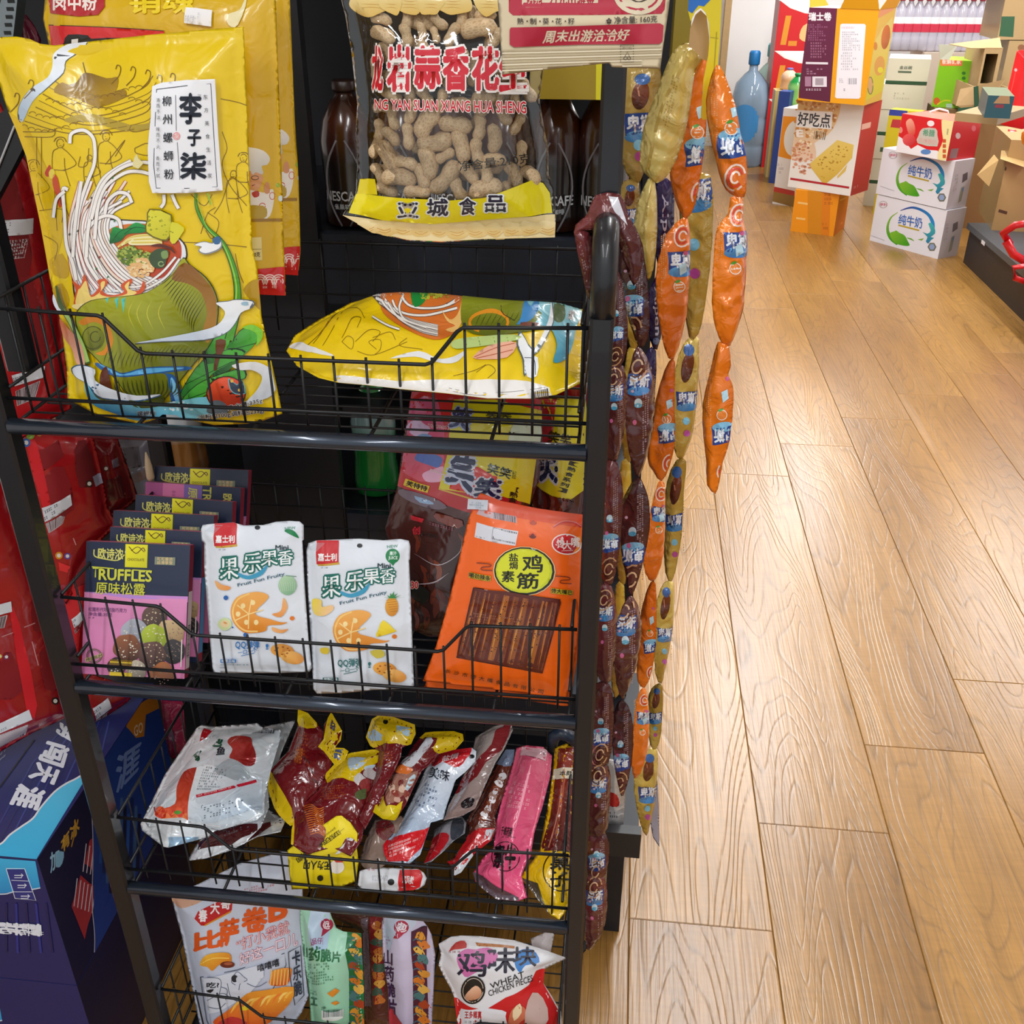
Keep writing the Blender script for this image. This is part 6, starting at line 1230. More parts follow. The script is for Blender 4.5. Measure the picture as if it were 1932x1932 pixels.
# a limp hook cap
m = MB(); p0 = S.p3(0, 0) if False else PY(1058, 1395, 1.1)
m.tube([p0 + np.array([-.012, 0, -.02]), p0 + np.array([-.01, 0, .004]), p0 + np.array([0, 0, .012]), p0 + np.array([.014, 0, .006]), p0 + np.array([.024, 0, -.012])], [.006, .009, .01, .009, .005], 10)
tag(m.build('black_twist_tie', plain('dark_plastic', '1c2a3c', .3), None, True), 'black plastic twist end above the yellow beef stick', 'pack end')

# ------------------------------------------------------------------ fourth basket
S, o = pouch('pizza_roll_bag', A3, [(1034, 1155), (1200, 1085), (1450, 960), (1735, 880), (1830, 940), (1835, 1300), (1850, 1620), (1870, 1760), (1830, 1860), (1760, 1960), (1500, 2060), (1240, 2080), (1200, 1900), (1160, 1700), (1100, 1400)], [(390, 1930, .955), (560, 1930, .955), (450, 1700, 1.0)], ('cdd4e4', 'b8bfd2', (1200, 1100), (1500, 1900)), MT, 'white pizza roll bag with orange letters in the bottom basket', None, T=.02, roll=.05, amp=.001, wl=.1, seed=91, cat='snack bag')
S.poly([(1040, 1155), (1180, 1150), (1240, 1180), (1130, 1225), (1070, 1215)], 'd8a88c', 2); S.poly([(1180, 1290), (1200, 1250), (1380, 1165), (1410, 1180), (1405, 1240), (1390, 1260), (1250, 1335), (1220, 1335), (1170, 1280)], 'c02024', 0); S.line([(1240, 1335), (1400, 1250)], 9, 'd88a1c', 0)
for ch, b in zip('春大哥', [(1205, 1240, 1255, 1310), (1275, 1195, 1330, 1265), (1340, 1175, 1395, 1235)]): S.text(ch, b, 'f4eef0', .03)
for ch, b in zip('比萨卷B', [(1180, 1370, 1340, 1475), (1335, 1300, 1445, 1450), (1470, 1230, 1615, 1370), (1635, 1170, 1735, 1300)]): S.text(ch, [(b[0], b[1] + 10), (b[2], b[1] - 14), (b[2], b[3] - 14), (b[0], b[3] + 10)], 'df5a1c', .045)
S.text('“打小我就', [(1430, 1420), (1750, 1300), (1755, 1380), (1440, 1490)], 'e6c0c0', .0, ('c8586a', .03)); S.text('好这一口儿', [(1450, 1505), (1800, 1370), (1805, 1450), (1455, 1575)], 'e8e2ea', .0, ('c8586a', .03)); S.fine([(1480, 1110), (1690, 1050), (1690, 1110), (1480, 1150)], 3, 'c86a74', .8, 4, 14)
S.poly([(1215, 1565), (1250, 1510), (1350, 1495), (1400, 1510), (1395, 1570), (1330, 1570), (1290, 1605), (1260, 1580)], ('f0b83a', 'd87a1c', (1240, 1500), (1340, 1600)), 3); S.line([(1220, 1560), (1290, 1530), (1390, 1530)], 6, 'f8d060', 4); S.poly(ell(1380, 1568, 44, 20, 0), '6a2c1c'); S.poly(ell(1385, 1562, 26, 9), 'a8583a')
S.line([(1218, 1640), (1440, 1600), (1725, 1500), (1735, 1570), (1700, 1640), (1610, 1790)], 4, '2a3444', 0); S.line([(1218, 1640), (1255, 1900), (1300, 2000)], 4, '2a3444', 0); S.poly([(1230, 1645), (1430, 1610), (1600, 1560), (1600, 1640), (1500, 1760), (1330, 1850), (1270, 1860)], 'd4d9e6', 0)
S.text('嘻嘻嘻', [(1560, 1570), (1690, 1530), (1695, 1575), (1565, 1612)], '1c2430', .02); S.text('吃?', (1258, 1672, 1330, 1705), '16181e', .03)
for P in [[(1260, 1640), (1340, 1660), (1330, 1760)], [(1410, 1650), (1440, 1610), (1480, 1640), (1500, 1660), (1460, 1680), (1450, 1720)], [(1380, 1680), (1400, 1760), (1440, 1790)], [(1420, 1640), (1405, 1670), (1430, 1690)], [(1260, 1780), (1350, 1740), (1400, 1770)], [(1500, 1680), (1560, 1700), (1620, 1670)], [(1270, 1820), (1330, 1830), (1370, 1800)], [(1340, 1700), (1380, 1720), (1370, 1780)]]: S.line(P, 4, '5a6478', 4)
S.poly([(1255, 1720), (1300, 1712), (1280, 1735)], '16181e', 2); S.poly(ell(1425, 1650, 20, 22), '2a2c34'); S.poly(ell(1460, 1655, 26, 24), 'ccd0dc')
S.poly([(1640, 1650), (1660, 1600), (1760, 1585), (1770, 1620), (1740, 1690), (1640, 1690)], ('e89a3a', 'c8501c', (1660, 1600), (1720, 1690)), 2); [S.line([(1650 + k * 20, 1595), (1640 + k * 20, 1690)], 6, 'f0c068', 0, lay=S.layer + 1) for k in range(6)]; S.layer += 1
S.poly([(1300, 1900), (1400, 1830), (1500, 1740), (1600, 1720), (1780, 1700), (1770, 1780), (1700, 1860), (1600, 1930), (1400, 1950), (1320, 1930)], ('e8962a', 'd8541c', (1500, 1730), (1500, 1940)), 3)
for k in range(10): S.line([(1400 + k * 36, 1860 - k * 8), (1440 + k * 34, 1800 - k * 6), (1490 + k * 32, 1780 - k * 6)], 14, ['f4b84a', 'e87a2a', 'f8cc6a'][k % 3], 4, lay=S.layer + 1, taper=4)
S.layer += 1; S.poly([(1310, 1930), (1400, 1880), (1480, 1900), (1500, 1930), (1400, 1960)], 'b82c2c', 2); S.poly(ell(1485, 1830, 26, 12), 'e8c820')
S.line([(1750, 1490), (1825, 1450), (1830, 1560), (1845, 1750), (1790, 1810), (1760, 1640), (1750, 1490)], 5, '1c2434', 0); S.text('卡\n乐\n脆', [(1770, 1490), (1820, 1470), (1835, 1740), (1785, 1760)], '2a3446', .03); S.printed(o, MT)
S, o = pouch('yam_chip_bag', B3, [(600, 1150), (670, 1130), (720, 1150), (760, 1250), (745, 1500), (730, 1800), (560, 1800), (545, 1500), (540, 1270), (380, 1190), (360, 1150), (460, 1150)], [(690, 1900, 1.0), (740, 1900, 1.0), (710, 1720, 1.05)], '5a2c22', SHINY, 'dark brown and red snack bag standing behind the green one', 'yam chip bags in the bottom basket', T=.014, seed=92, cat='snack bag')
S.poly([(540, 1200), (580, 1190), (600, 1690), (560, 1690)], '7a6670'); S.poly([(590, 1180), (660, 1180), (670, 1660), (610, 1680)], '8a1a20'); [S.poly(splat(630 + (k % 2) * 14, 1240 + k * 46, 26, 8, k, .3, 1.3), ['c8702a', 'e0a040', '3a5a4a'][k % 3], 2, lay=S.layer + 1 + k % 2) for k in range(10)]; S.layer += 2
S.poly([(380, 1190), (540, 1250), (550, 1280), (480, 1270), (400, 1230)], '3a3020', 2); S.printed(o, SHINY)
def yam(outl, pts, c1, c2, side, ink, lab, seed, dx, dy, txt, sx):
    S, o = pouch('yam_chip_bag', B3, outl, pts, (c1, c2, (outl[0][0], 1200), (outl[0][0] + 60, 1780)), MT, lab, 'yam chip bags in the bottom basket', T=.03, roll=.035, amp=.001, seed=seed, cat='snack bag')
    S.poly([(sx, 1270), (sx + 90, 1240), (sx + 100, 1800), (sx + 15, 1800), (sx + 10, 1500)], side, 0)
    for k in range(13): S.poly(splat(sx + 48 + (k % 2) * 24, 1300 + k * 42, 24, 8, k + seed, .35, 1.4, .4), ['e09a30', 'd87a24', 'e8b850', '4a7a7a', 'b0401c'][k % 5], 2, lay=S.layer + 1 + k % 2); S.line([(sx + 10, 1320 + k * 42), (sx + 34, 1310 + k * 42), (sx + 60, 1330 + k * 42)], 6, '3a6a7a', 4, lay=S.layer + 3)
    S.layer += 4
    return S, o
S, o = yam([(195, 1140), (250, 1135), (360, 1150), (370, 1180), (400, 1250), (440, 1270), (540, 1280), (555, 1600), (556, 1830), (260, 1830), (245, 1600), (215, 1400), (195, 1220)], [(590, 1930, .96), (680, 1930, .96), (620, 1720, .99)], 'a8dcc0', '8ccaa8', '14703a', 0, 'mint green yam chip bag with a pin logo in the bottom basket', 93, 0, 0, '', 460)
S.poly([(255, 1140), (345, 1140), (365, 1180), (350, 1360), (300, 1370), (250, 1310)], ('c8dcf0', 'a8c4dc', (300, 1150), (300, 1350)), 2); S.poly(ell(348, 1230, 36, 34), 'a81c44'); S.poly([(325, 1250), (370, 1255), (315, 1300)], 'a81c44'); S.text('@', (326, 1210, 372, 1255), 'f0e4ea', .03); S.line(rect(262, 1300, 325, 1340), 3, 'a86a8a', 0, closed=True); S.text('品仔', (265, 1303, 322, 1338), '9a4a7a', .02)
for ch, b in zip('山药脆片', [(198, 1340, 238, 1410), (250, 1350, 310, 1425), (315, 1365, 370, 1435), (375, 1380, 425, 1440)]): S.text(ch, b, '0f6a3a', .03)
S.fine((240, 1440, 425, 1560), 8, '3a7a5a', .8, 3, 12); S.fine((250, 1590, 330, 1620), 2, '3a7a5a'); S.poly([(350, 1610), (395, 1585), (420, 1600), (380, 1635)], 'd88a28'); S.poly([(370, 1665), (400, 1655), (420, 1668), (395, 1680)], 'd88a28'); S.text('工', (258, 1635, 295, 1675), '3a7a5a', .04); S.text('净', (318, 1680, 345, 1698), '3a5a4a'); S.poly(rect(322, 1700, 440, 1750), 'e4ece8'); S.bars((328, 1702, 436, 1742), 30, '1c2a34'); S.printed(o, MT)
S, o = yam([(665, 1180), (720, 1130), (800, 1130), (870, 1190), (910, 1240), (935, 1290), (955, 1400), (935, 1830), (700, 1830), (690, 1600), (660, 1400), (655, 1250)], [(740, 1930, .96), (820, 1930, .96), (770, 1720, .99)], 'ccc4dc', 'bab0cc', '4a1430', 0, 'lavender yam chip bag with a pin logo, right of the green one', 94, 0, 0, '', 820)
S.poly([(680, 1190), (740, 1140), (850, 1190), (820, 1260), (720, 1300), (700, 1380), (665, 1300)], ('d4dcec', 'b8c8dc', (740, 1150), (720, 1300)), 2); S.poly(ell(765, 1245, 42, 38), 'b01c3c'); S.poly([(738, 1268), (780, 1280), (720, 1302)], 'b01c3c'); S.text('@', (738, 1222, 795, 1272), 'f0e4ea', .03); S.fine((668, 1290, 720, 1340), 3, 'a86a9a')
for k, ch in enumerate('山药脆片'): S.text(ch, (665 + k * 8, 1370 + k * 92, 715 + k * 8, 1450 + k * 92), '3a1448', .03)
S.poly([(690, 1690), (730, 1720), (790, 1830), (700, 1830)], 'b83040', 2); S.printed(o, MT)
S, o = pouch('wheat_chicken_bag', B3, [(1490, 1310), (1600, 1262), (1622, 1290), (1600, 1400), (1500, 1420)], [(1000, 1800, 1.0), (1040, 1800, 1.0), (1020, 1760, 1.02)], 'b8b0b0', MT, 'pale folded bag corner sticking up behind the chicken bag', None, T=.004, seed=95, cat='snack bag')
S, o = pouch('wheat_chicken_bag', B3, [(972, 1340), (1040, 1300), (1100, 1292), (1200, 1296), (1400, 1320), (1560, 1370), (1695, 1420), (1570, 1480), (1560, 1560), (1600, 1620), (1660, 1720), (1670, 1830), (1085, 1830), (1060, 1640), (1040, 1590), (1000, 1520), (972, 1460), (985, 1400)], [(870, 1930, .955), (1050, 1930, .955), (950, 1775, .99)], ('d8d6da', 'e4e4e8', (1100, 1300), (1200, 1600)), MT, 'white and red chicken piece bag with black and pink lettering', None, T=.022, roll=.04, amp=.0012, seed=96, cat='snack bag')
S.poly([(1060, 1640), (1150, 1690), (1250, 1700), (1350, 1640), (1480, 1570), (1520, 1490), (1575, 1480), (1560, 1560), (1650, 1720), (1660, 1830), (1080, 1830)], ('d01c20', 'b81418', (1200, 1650), (1300, 1800)), 0)
S.poly([(1100, 1700), (1330, 1710), (1350, 1740), (1350, 1830), (1110, 1830)], 'e4e4ea', 2); S.text('王多卿真', (1120, 1715, 1215, 1755), 'b81c24', .03); S.fine((1120, 1765, 1330, 1785), 1, '5a6270')
S.poly([(1075, 1420), (1120, 1370), (1180, 1370), (1250, 1360), (1300, 1390), (1290, 1440), (1180, 1500), (1120, 1520)], 'c86aa4', 3); S.poly([(1400, 1450), (1420, 1380), (1500, 1370), (1540, 1440), (1460, 1460), (1430, 1500)], '2a78c0', 3); S.poly([(1180, 1330), (1400, 1350), (1400, 1365), (1190, 1350)], 'b0703a', 0)
for ch, b in zip('鸡味块', [(1080, 1380, 1240, 1520), (1250, 1360, 1400, 1500), (1390, 1355, 1520, 1460)]): S.text(ch, b, '14122a', .02)
S.poly([(1030, 1380), (1070, 1330), (1120, 1320), (1130, 1360), (1060, 1370)], 'b83a34', 2); S.fine((1030, 1375, 1130, 1392), 1, '8a2a2a')
S.text('WHEAT', [(1260, 1560), (1450, 1490), (1455, 1525), (1268, 1590)], '1c1c24', .005); S.text('CHICKEN PIECES', [(1250, 1600), (1500, 1510), (1505, 1545), (1258, 1632)], '1c1c24', .005)
S.poly(ell(1168, 1595, 68, 78, 10), '1a1614'); S.line(ell(1168, 1595, 56, 66, 10), 4, 'c8bcb0', 0); S.poly([(1125, 1620), (1180, 1570), (1215, 1600), (1200, 1640), (1140, 1650)], ('e8b898', 'c0805c', (1140, 1590), (1180, 1650)), 3)
S.poly([(1370, 1740), (1400, 1690), (1450, 1690), (1470, 1740), (1420, 1780), (1440, 1830), (1370, 1830)], 'c86a4a', 3); S.poly([(1390, 1710), (1430, 1670), (1440, 1720), (1400, 1760)], 'e8d0a8', 2)
S.poly([(1460, 1720), (1500, 1610), (1560, 1640), (1590, 1760), (1480, 1830)], 'c0a49c', 2); S.line([(1480, 1790), (1540, 1700), (1580, 1790), (1480, 1830)], 4, '5a3a34', 0); S.printed(o, MT)
# ------------------------------------------------------------------ cartons with printed faces
def face_surf(P4):
    """P4: bl, br, tr, tl in world"""
    S = Surf([P4[3], P4[2], P4[0]], None); S.outl = np.array([((p - S.O) @ S.U, (p - S.O) @ S.V) for p in P4])
    a = 0.5 * np.sum(S.outl[:, 0] * np.roll(S.outl[:, 1], -1) - np.roll(S.outl[:, 0], -1) * S.outl[:, 1])
    if a < 0: S.outl = S.outl[::-1]
    return S
class Carton:
    def __init__(s, name, bl, br, z0, ztop, depth, cols, label, cat='box', group=None, mat=None, world=False, left=False, lid=0):
        if world: A, B = np.array([*bl, z0], float), np.array([*br, z0], float)
        else: A, B = PZ(*bl, z0), PZ(*br, z0)
        if isinstance(ztop, tuple): ztop = PY(ztop[0], ztop[1], A[1])[2]
        u = (B - A) / np.linalg.norm(B - A); n = np.array([-u[1], u[0], 0.])
        if n @ A < 0 and not world: n = -n
        up = np.array([0, 0, ztop - z0]); s.z1 = ztop; s.A, s.B, s.n, s.up = A, B, n, up
        D = n * depth; Bm = [A, B, B + D, A + D]; T = [p + up for p in Bm]; s.Bm, s.T = Bm, T; s.mat = mat or CRD
        V = []; F = []; C_ = []
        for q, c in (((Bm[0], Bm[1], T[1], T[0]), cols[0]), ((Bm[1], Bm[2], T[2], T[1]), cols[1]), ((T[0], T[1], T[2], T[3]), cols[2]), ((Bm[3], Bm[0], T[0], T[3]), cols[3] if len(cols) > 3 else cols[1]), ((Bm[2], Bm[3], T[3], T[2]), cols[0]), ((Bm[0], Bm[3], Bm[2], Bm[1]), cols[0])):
            k = len(V); V += list(q); F.append((k, k + 1, k + 2, k + 3)); C_ += [lin(c)] * 4
        s.o = mk(name, V, F, s.mat, None, C_); tag(s.o, label, cat, group)
        s.front = face_surf([Bm[0], Bm[1], T[1], T[0]]); s.right = face_surf([Bm[1], Bm[2], T[2], T[1]]); s.top = face_surf([T[0], T[1], T[2], T[3]])
        # cardboard flaps' seam along the lid
        if lid:
            m = MB(); a = (T[0] + T[3]) / 2 + np.array([0, 0, .0006]); b = (T[1] + T[2]) / 2 + np.array([0, 0, .0006]); w = n * .003
            m.hexa([a - w, b - w, b + w, a + w], [a - w + [0, 0, .0008], b - w + [0, 0, .0008], b + w + [0, 0, .0008], a + w + [0, 0, .0008]]); m.build('lid_tape', plain('tape', 'b89a60', .3), s.o)
    def done(s):
        for f, n in ((s.front, 'front_print'), (s.right, 'side_print'), (s.top, 'top_print')): f.printed(s.o, s.mat, n)
# ------------------------------------------------------------------ blue beer cartons at the lower left
BX, BY0, BYM, BYE = -0.745, 0.906, 1.066, 1.285
def beer(z0, z1, lab, top):
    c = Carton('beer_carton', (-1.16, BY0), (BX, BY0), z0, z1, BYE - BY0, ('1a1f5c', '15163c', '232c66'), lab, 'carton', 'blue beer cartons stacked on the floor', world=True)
    f = c.front.at(0, 1330, 3.21) if top else c.front.at(-72, 1580, 3.21)
    f.poly([(-300, 880), (20, 930), (215, 945), (245, 1105), (180, 1115), (60, 1135), (0, 1140), (-300, 1150)], ('3ab0e0', '1f8ac8', (0, 930), (60, 1130)), 0); f.line([(-300, 1150), (0, 1145), (60, 1137), (120, 1118), (180, 1118), (245, 1107)], 7, 'c8d4e4', 4)
    f.line([(38, 990), (150, 990), (218, 1182), (92, 1170), (38, 990)], 4, 'dfe4f0', 0); f.poly([(42, 994), (148, 994), (213, 1178), (96, 1166)], '28307c')
    f.line([(70, 1060), (175, 1065)], 3, 'dfe4f0', 0); f.line([(85, 1130), (195, 1130)], 3, 'dfe4f0', 0)
    for x, y in ((110, 1030), (130, 1090), (150, 1155)): f.line([(x - 22, y), (x + 30, y)], 5, 'dfe4f0', 0); f.line([(x + 20, y - 10), (x + 32, y), (x + 20, y + 10)], 4, 'dfe4f0', 0); f.line([(x - 22, y + 14), (x + 24, y + 14)], 4, 'dfe4f0', 0, lay=f.layer)
    f.text('雪花', [(255, 1330), (258, 1395), (-10, 1380), (0, 1310)], 'dfe3ee', .03)
    for k in range(9): f.line([(-200 + k * 60, 1200), (-240 + k * 70, 1500)], 14, '262f86' if k % 2 else '141a50', 0, lay=f.layer + 1)
    f.layer += 1; f.text('雪\n花', [(250, 1322), (255, 1400), (120, 1392), (120, 1318)], 'e4e8f2', .02); f.text('花', [(120, 1318), (120, 1392), (0, 1378), (5, 1308)], 'e4e8f2', .03)
    r = c.right.at(0, 1330, 3.21) if top else c.right.at(-72, 1580, 3.21)
    r.text('加', [(300, 900), (355, 870), (360, 960), (305, 1020)], '9ccbe6', .03); r.text('有冰', [(365, 820), (470, 670), (480, 760), (375, 900)], 'c89a3a', .04); r.poly([(340, 900), (385, 890), (375, 960), (345, 985)], '8ac0e0', 2); r.line([(430, 860), (470, 700)], 8, 'a87a2c', 0)
    for P in ([(540, 820), (580, 790), (655, 890), (640, 1010), (600, 1060), (540, 980), (510, 960)], [(485, 1030), (540, 1080), (590, 1110), (560, 1240), (530, 1330), (510, 1420), (430, 1220)]): r.poly(P, 'a8303a', 1); [r.line([(P[0][0] - 20 + k * 22, P[0][1] + 20 + k * 12), (P[0][0] - 40 + k * 22, P[0][1] + 190 + k * 8)], 6, 'cfc4d0', 0, lay=r.layer + 1) for k in range(6)]
    r.layer += 1; r.line([(540, 480), (555, 700), (560, 900), (555, 1200), (570, 1400), (565, 1560)], 5, 'b8b4c4', 5)
    if top:
        r.poly([(545, 470), (622, 268), (830, -40), (1100, -100), (1100, 1500), (570, 1560), (560, 900)], '1c3a86', 0); r.line([(540, 480), (555, 700), (560, 900), (555, 1200), (570, 1400), (565, 1560)], 5, 'b8b4c4', 5)
        r.poly([(760, 130), (830, 0), (1000, -100), (1000, 0), (880, 60), (870, 190), (820, 200), (780, 150)], 'b8741c'); r.text('GO', [(806, 130), (860, 100), (862, 160), (810, 195)], 'd8c0a8', .02); r.text('涯', [(700, 320), (850, 220), (830, 400), (700, 540)], '6a84bc', .03); r.line([(622, 265), (700, 140), (812, -20)], 7, 'c8d2e2', 0)
        for k in range(12): r.line([(600 + k * 22, 560 + (k % 3) * 50), (605 + k * 20, 960 + (k % 4) * 60)], 18, ['24509c', '14285c', '3a5a8a', '101a3c'][k % 4], 0, lay=r.layer)
        t = c.top.at(0, 1330, 3.21)
        for k in range(12): t.line([(-100 + k * 60, 900), (200 + k * 50, 350), (420 + k * 30, 100)], 9, ['34407e', '28305e', '3c4a8c'][k % 3], 0, lay=1)
        t.layer = 2; t.poly([(560, 380), (215, 945), (-200, 930), (-100, 880), (0, 850), (60, 790), (130, 740), (200, 690), (250, 620), (330, 530), (400, 480), (460, 450), (530, 400)], ('35b4e4', '5ccaf0', (100, 850), (450, 450))); t.line([(-100, 868), (0, 846), (60, 788), (130, 738), (200, 688), (250, 618), (330, 528), (400, 478), (460, 448), (530, 404)], 10, 'e6e6ea', 4)
        for ch, q_ in (('勇', [(500, 190), (470, 245), (340, 170), (370, 110)]), ('闯', [(420, 262), (385, 380), (235, 330), (290, 225)]), ('天', [(360, 395), (320, 490), (175, 440), (230, 350)]), ('涯', [(275, 520), (230, 640), (60, 600), (120, 480)])): t.text(ch, q_, 'e4e9f4', .045)
        t.line([(0, 500), (210, 210)], 8, '0a0c18', 0); t.fine([(0, 300), (70, 240), (40, 310), (-20, 360)], 3, 'c8d0e4', .8, 4, 12)
    c.done(); return c
BZ = .522
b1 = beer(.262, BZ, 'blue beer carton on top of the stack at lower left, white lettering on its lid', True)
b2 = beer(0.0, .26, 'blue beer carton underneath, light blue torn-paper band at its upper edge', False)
# ------------------------------------------------------------------ red snack bags hanging on the shelf side at the left
RB = film(.25, 0, .6, .5, 20)
RG = 'red snack bags hanging at the left'
RP = [PZ(0, 1415, .53), PZ(240, 1310, .53)]; RU_ = RP[1] - RP[0]
def redbag(outl, off, lab, seed, arts, c=('b8121c', '8c0c16')):
    n = np.cross(RU_, [0, 0, 1.]); n /= np.linalg.norm(n); n = n if n @ CC < n @ RP[0] else n; n = -n if n @ (CC - RP[0]) < 0 else n
    P = [RP[0] + n * off, RP[1] + n * off, RP[0] + n * off + np.array([0, 0, .5])]
    xs = [p[0] for p in outl]; ys = [p[1] for p in outl]
    S = Surf(P, outl, T=.014, roll=.03, amp=.0016, wl=.08, seed=seed, seal=.006, at=(0, 0, 1))
    o = S.body('red_snack_bag', (c[0], c[1], (min(xs), min(ys)), (max(xs), min(ys))), RB, None, .3); tag(o, lab, 'snack bag', RG)
    for a in arts:
        k = a[0]
        if k == 'sticker':
            q = a[1]; p = S.patch('price_label', q, 'd9dce2', PAP, o, .002); S.layer = 36
            S.fine([((q[0][0] * .9 + q[3][0] * .1), (q[0][1] * .8 + q[3][1] * .2)), ((q[1][0] * .6 + q[0][0] * .4), (q[1][1] * .6 + q[0][1] * .4) + 3), ((q[2][0] * .6 + q[3][0] * .4), (q[2][1] * .6 + q[3][1] * .4) - 3), q[3]], 2, '6a7078', .8, seed, 4); S.printed(o, PAP, 'label_print'); S.layer = 0
        elif k == 'bars':
            q = a[1]; S.poly(q, 'c8bcc0'); i = [(x * .94 + sum(p[0] for p in q) / 4 * .06, y * .94 + sum(p[1] for p in q) / 4 * .06) for x, y in q]; S.bars(i, 16, '4a2a30', seed)
        elif k == 'dot': S.poly(ell(a[1], a[2], a[3]), a[4]); S.poly(ell(a[1], a[2], a[3] * .55), 'e8e4d8')
        elif k == 'p': S.poly(a[1], a[2], a[3] if len(a) > 3 else 0)
        elif k == 't': S.fine(a[1], a[2], a[3], .8, seed, 5)
        elif k == 'l': S.line(a[1], a[2], a[3], 4)
    S.printed(o, RB); return o
redbag([(100, 1060), (165, 1000), (200, 1040), (165, 1200), (160, 1268), (215, 1285), (262, 1300), (240, 1325), (200, 1352), (172, 1372), (150, 1402), (128, 1340)], .02, 'red snack bag low behind the left post, price label near its lower edge', 101,
       [('p', [(110, 1100), (140, 1060), (150, 1200), (135, 1280)], 'c4161e', 2), ('p', [(135, 1030), (160, 1010), (160, 1100), (140, 1110)], '7a0a14'), ('sticker', [(134, 1168), (152, 1152), (156, 1166), (139, 1184)]), ('bars', [(139, 1188), (154, 1172), (150, 1184), (142, 1196)]), ('sticker', [(174, 1336), (203, 1316), (209, 1334), (180, 1356)]), ('bars', [(180, 1360), (204, 1342), (200, 1358), (182, 1370)])])
redbag([(-90, 870), (0, 850), (12, 880), (30, 985), (75, 1105), (100, 1200), (122, 1290), (140, 1348), (100, 1366), (60, 1384), (0, 1419), (-90, 1450)], .035, 'large red snack bag at the lower left edge, above the beer cartons', 102,
       [('p', [(0, 858), (8, 880), (30, 985), (22, 990), (12, 950), (4, 900)], 'e01820', 0), ('p', [(84, 1168), (90, 1200), (97, 1225), (92, 1231), (86, 1210)], 'e83030', 0), ('p', [(60, 1130), (84, 1120), (88, 1180), (64, 1190)], '7c0812', 2), ('p', [(75, 1230), (100, 1228), (115, 1290), (85, 1300)], '7c0812', 2), ('p', [(0, 1250), (20, 1230), (45, 1300), (0, 1320)], '860a14', 2), ('p', [(18, 1150), (38, 1180), (70, 1330), (50, 1340)], 'd01420', 2),
        ('sticker', [(-30, 1148), (20, 1134), (22, 1153), (-30, 1168)]), ('bars', [(-30, 1172), (14, 1160), (8, 1184), (-30, 1192)]), ('sticker', [(-30, 1378), (54, 1338), (60, 1356), (-30, 1396)]), ('bars', [(-30, 1398), (52, 1366), (48, 1386), (-30, 1424)]), ('dot', 0, 1238, 4, 'd8a820'), ('dot', 12, 1239, 5.5, '6a4a9a'), ('dot', 68, 1120, 6, '1c1014'), ('dot', 104, 1322, 7, '181014'), ('l', [(3, 1201), (24, 1193)], 1.4, 'd8a0a0'), ('l', [(45, 1183), (78, 1170)], 1.4, 'd8a0a0'), ('l', [(60, 1210), (68, 1240), (72, 1255)], 1.6, 'd89a9a')])
redbag([(160, 820), (222, 826), (245, 890), (262, 940), (230, 965), (190, 985), (170, 940)], .0, 'dark red snack bag furthest back in the middle row', 103, [('p', [(210, 868), (222, 862), (225, 878), (213, 884)], '7a6a78'), ('dot', 200, 884, 6, '5a3028'), ('p', [(200, 905), (226, 895), (238, 935), (205, 945)], '4a0a10', 1)], ('8a0c14', '5c0a10'))
redbag([(30, 815), (100, 805), (175, 818), (190, 880), (205, 960), (222, 990), (180, 1030), (150, 1100), (125, 1140), (95, 1110), (70, 1000), (48, 880)], .03, 'red snack bag in the middle row with a slanted white price label', 104,
       [('p', [(70, 850), (110, 830), (120, 860), (80, 890)], '860a14', 1), ('p', [(84, 900), (120, 880), (140, 960), (100, 970)], '8e0c16', 2), ('p', [(140, 850), (160, 830), (180, 900), (150, 920)], '6e0a12', 2), ('p', [(50, 840), (66, 830), (95, 950), (80, 955)], 'd41620', 2), ('dot', 57, 821, 8, '8ac03a'), ('dot', 74, 817, 6, 'd8b030'), ('dot', 49, 835, 8, '2a6ab8'), ('p', [(174, 899), (189, 892), (194, 911), (180, 918)], '9a98ac'), ('dot', 168, 912, 7, '3a1c14'),
        ('sticker', [(78, 958), (132, 932), (135, 952), (84, 984)]), ('bars', [(86, 988), (126, 964), (118, 988), (92, 1006)]), ('dot', 111, 1048, 7, 'd8901c'), ('dot', 127, 1049, 6, '5a4aa8'), ('l', [(138, 1015), (143, 1028)], 1.8, 'e0a0a0'), ('p', [(110, 1060), (132, 1068), (128, 1080), (112, 1076)], 'e02830', 0)])
redbag([(-90, 130), (-5, 180), (20, 240), (62, 330), (90, 440), (112, 540), (128, 700), (135, 770), (80, 800), (40, 830), (-90, 880)], .05, 'large red snack bag beside the standing noodle bag, two white price labels', 105,
       [('p', [(0, 300), (30, 340), (60, 480), (40, 560), (0, 600)], '7c0a14', 2), ('p', [(10, 560), (60, 520), (90, 660), (60, 700), (20, 640)], '860a14', 2), ('p', [(0, 640), (15, 600), (32, 690), (24, 704)], 'd81420', 1), ('sticker', [(-30, 416), (62, 411), (61, 440), (-30, 448)]), ('bars', [(-30, 458), (53, 450), (46, 486), (-30, 496)]), ('dot', 8, 566, 6, '2a6ab8'), ('dot', 17, 557, 6, '9ac03a'), ('dot', 27, 553, 6, 'c8a850'),
        ('sticker', [(21, 708), (84, 690), (80, 712), (27, 728)]), ('bars', [(29, 738), (76, 718), (66, 752), (32, 766)])])
redbag([(20, 30), (50, 28), (66, 50), (78, 75), (60, 140), (20, 100)], .0, 'dark magenta bag at the very top left corner', 106, [], ('4a1020', '7a1a3a'))
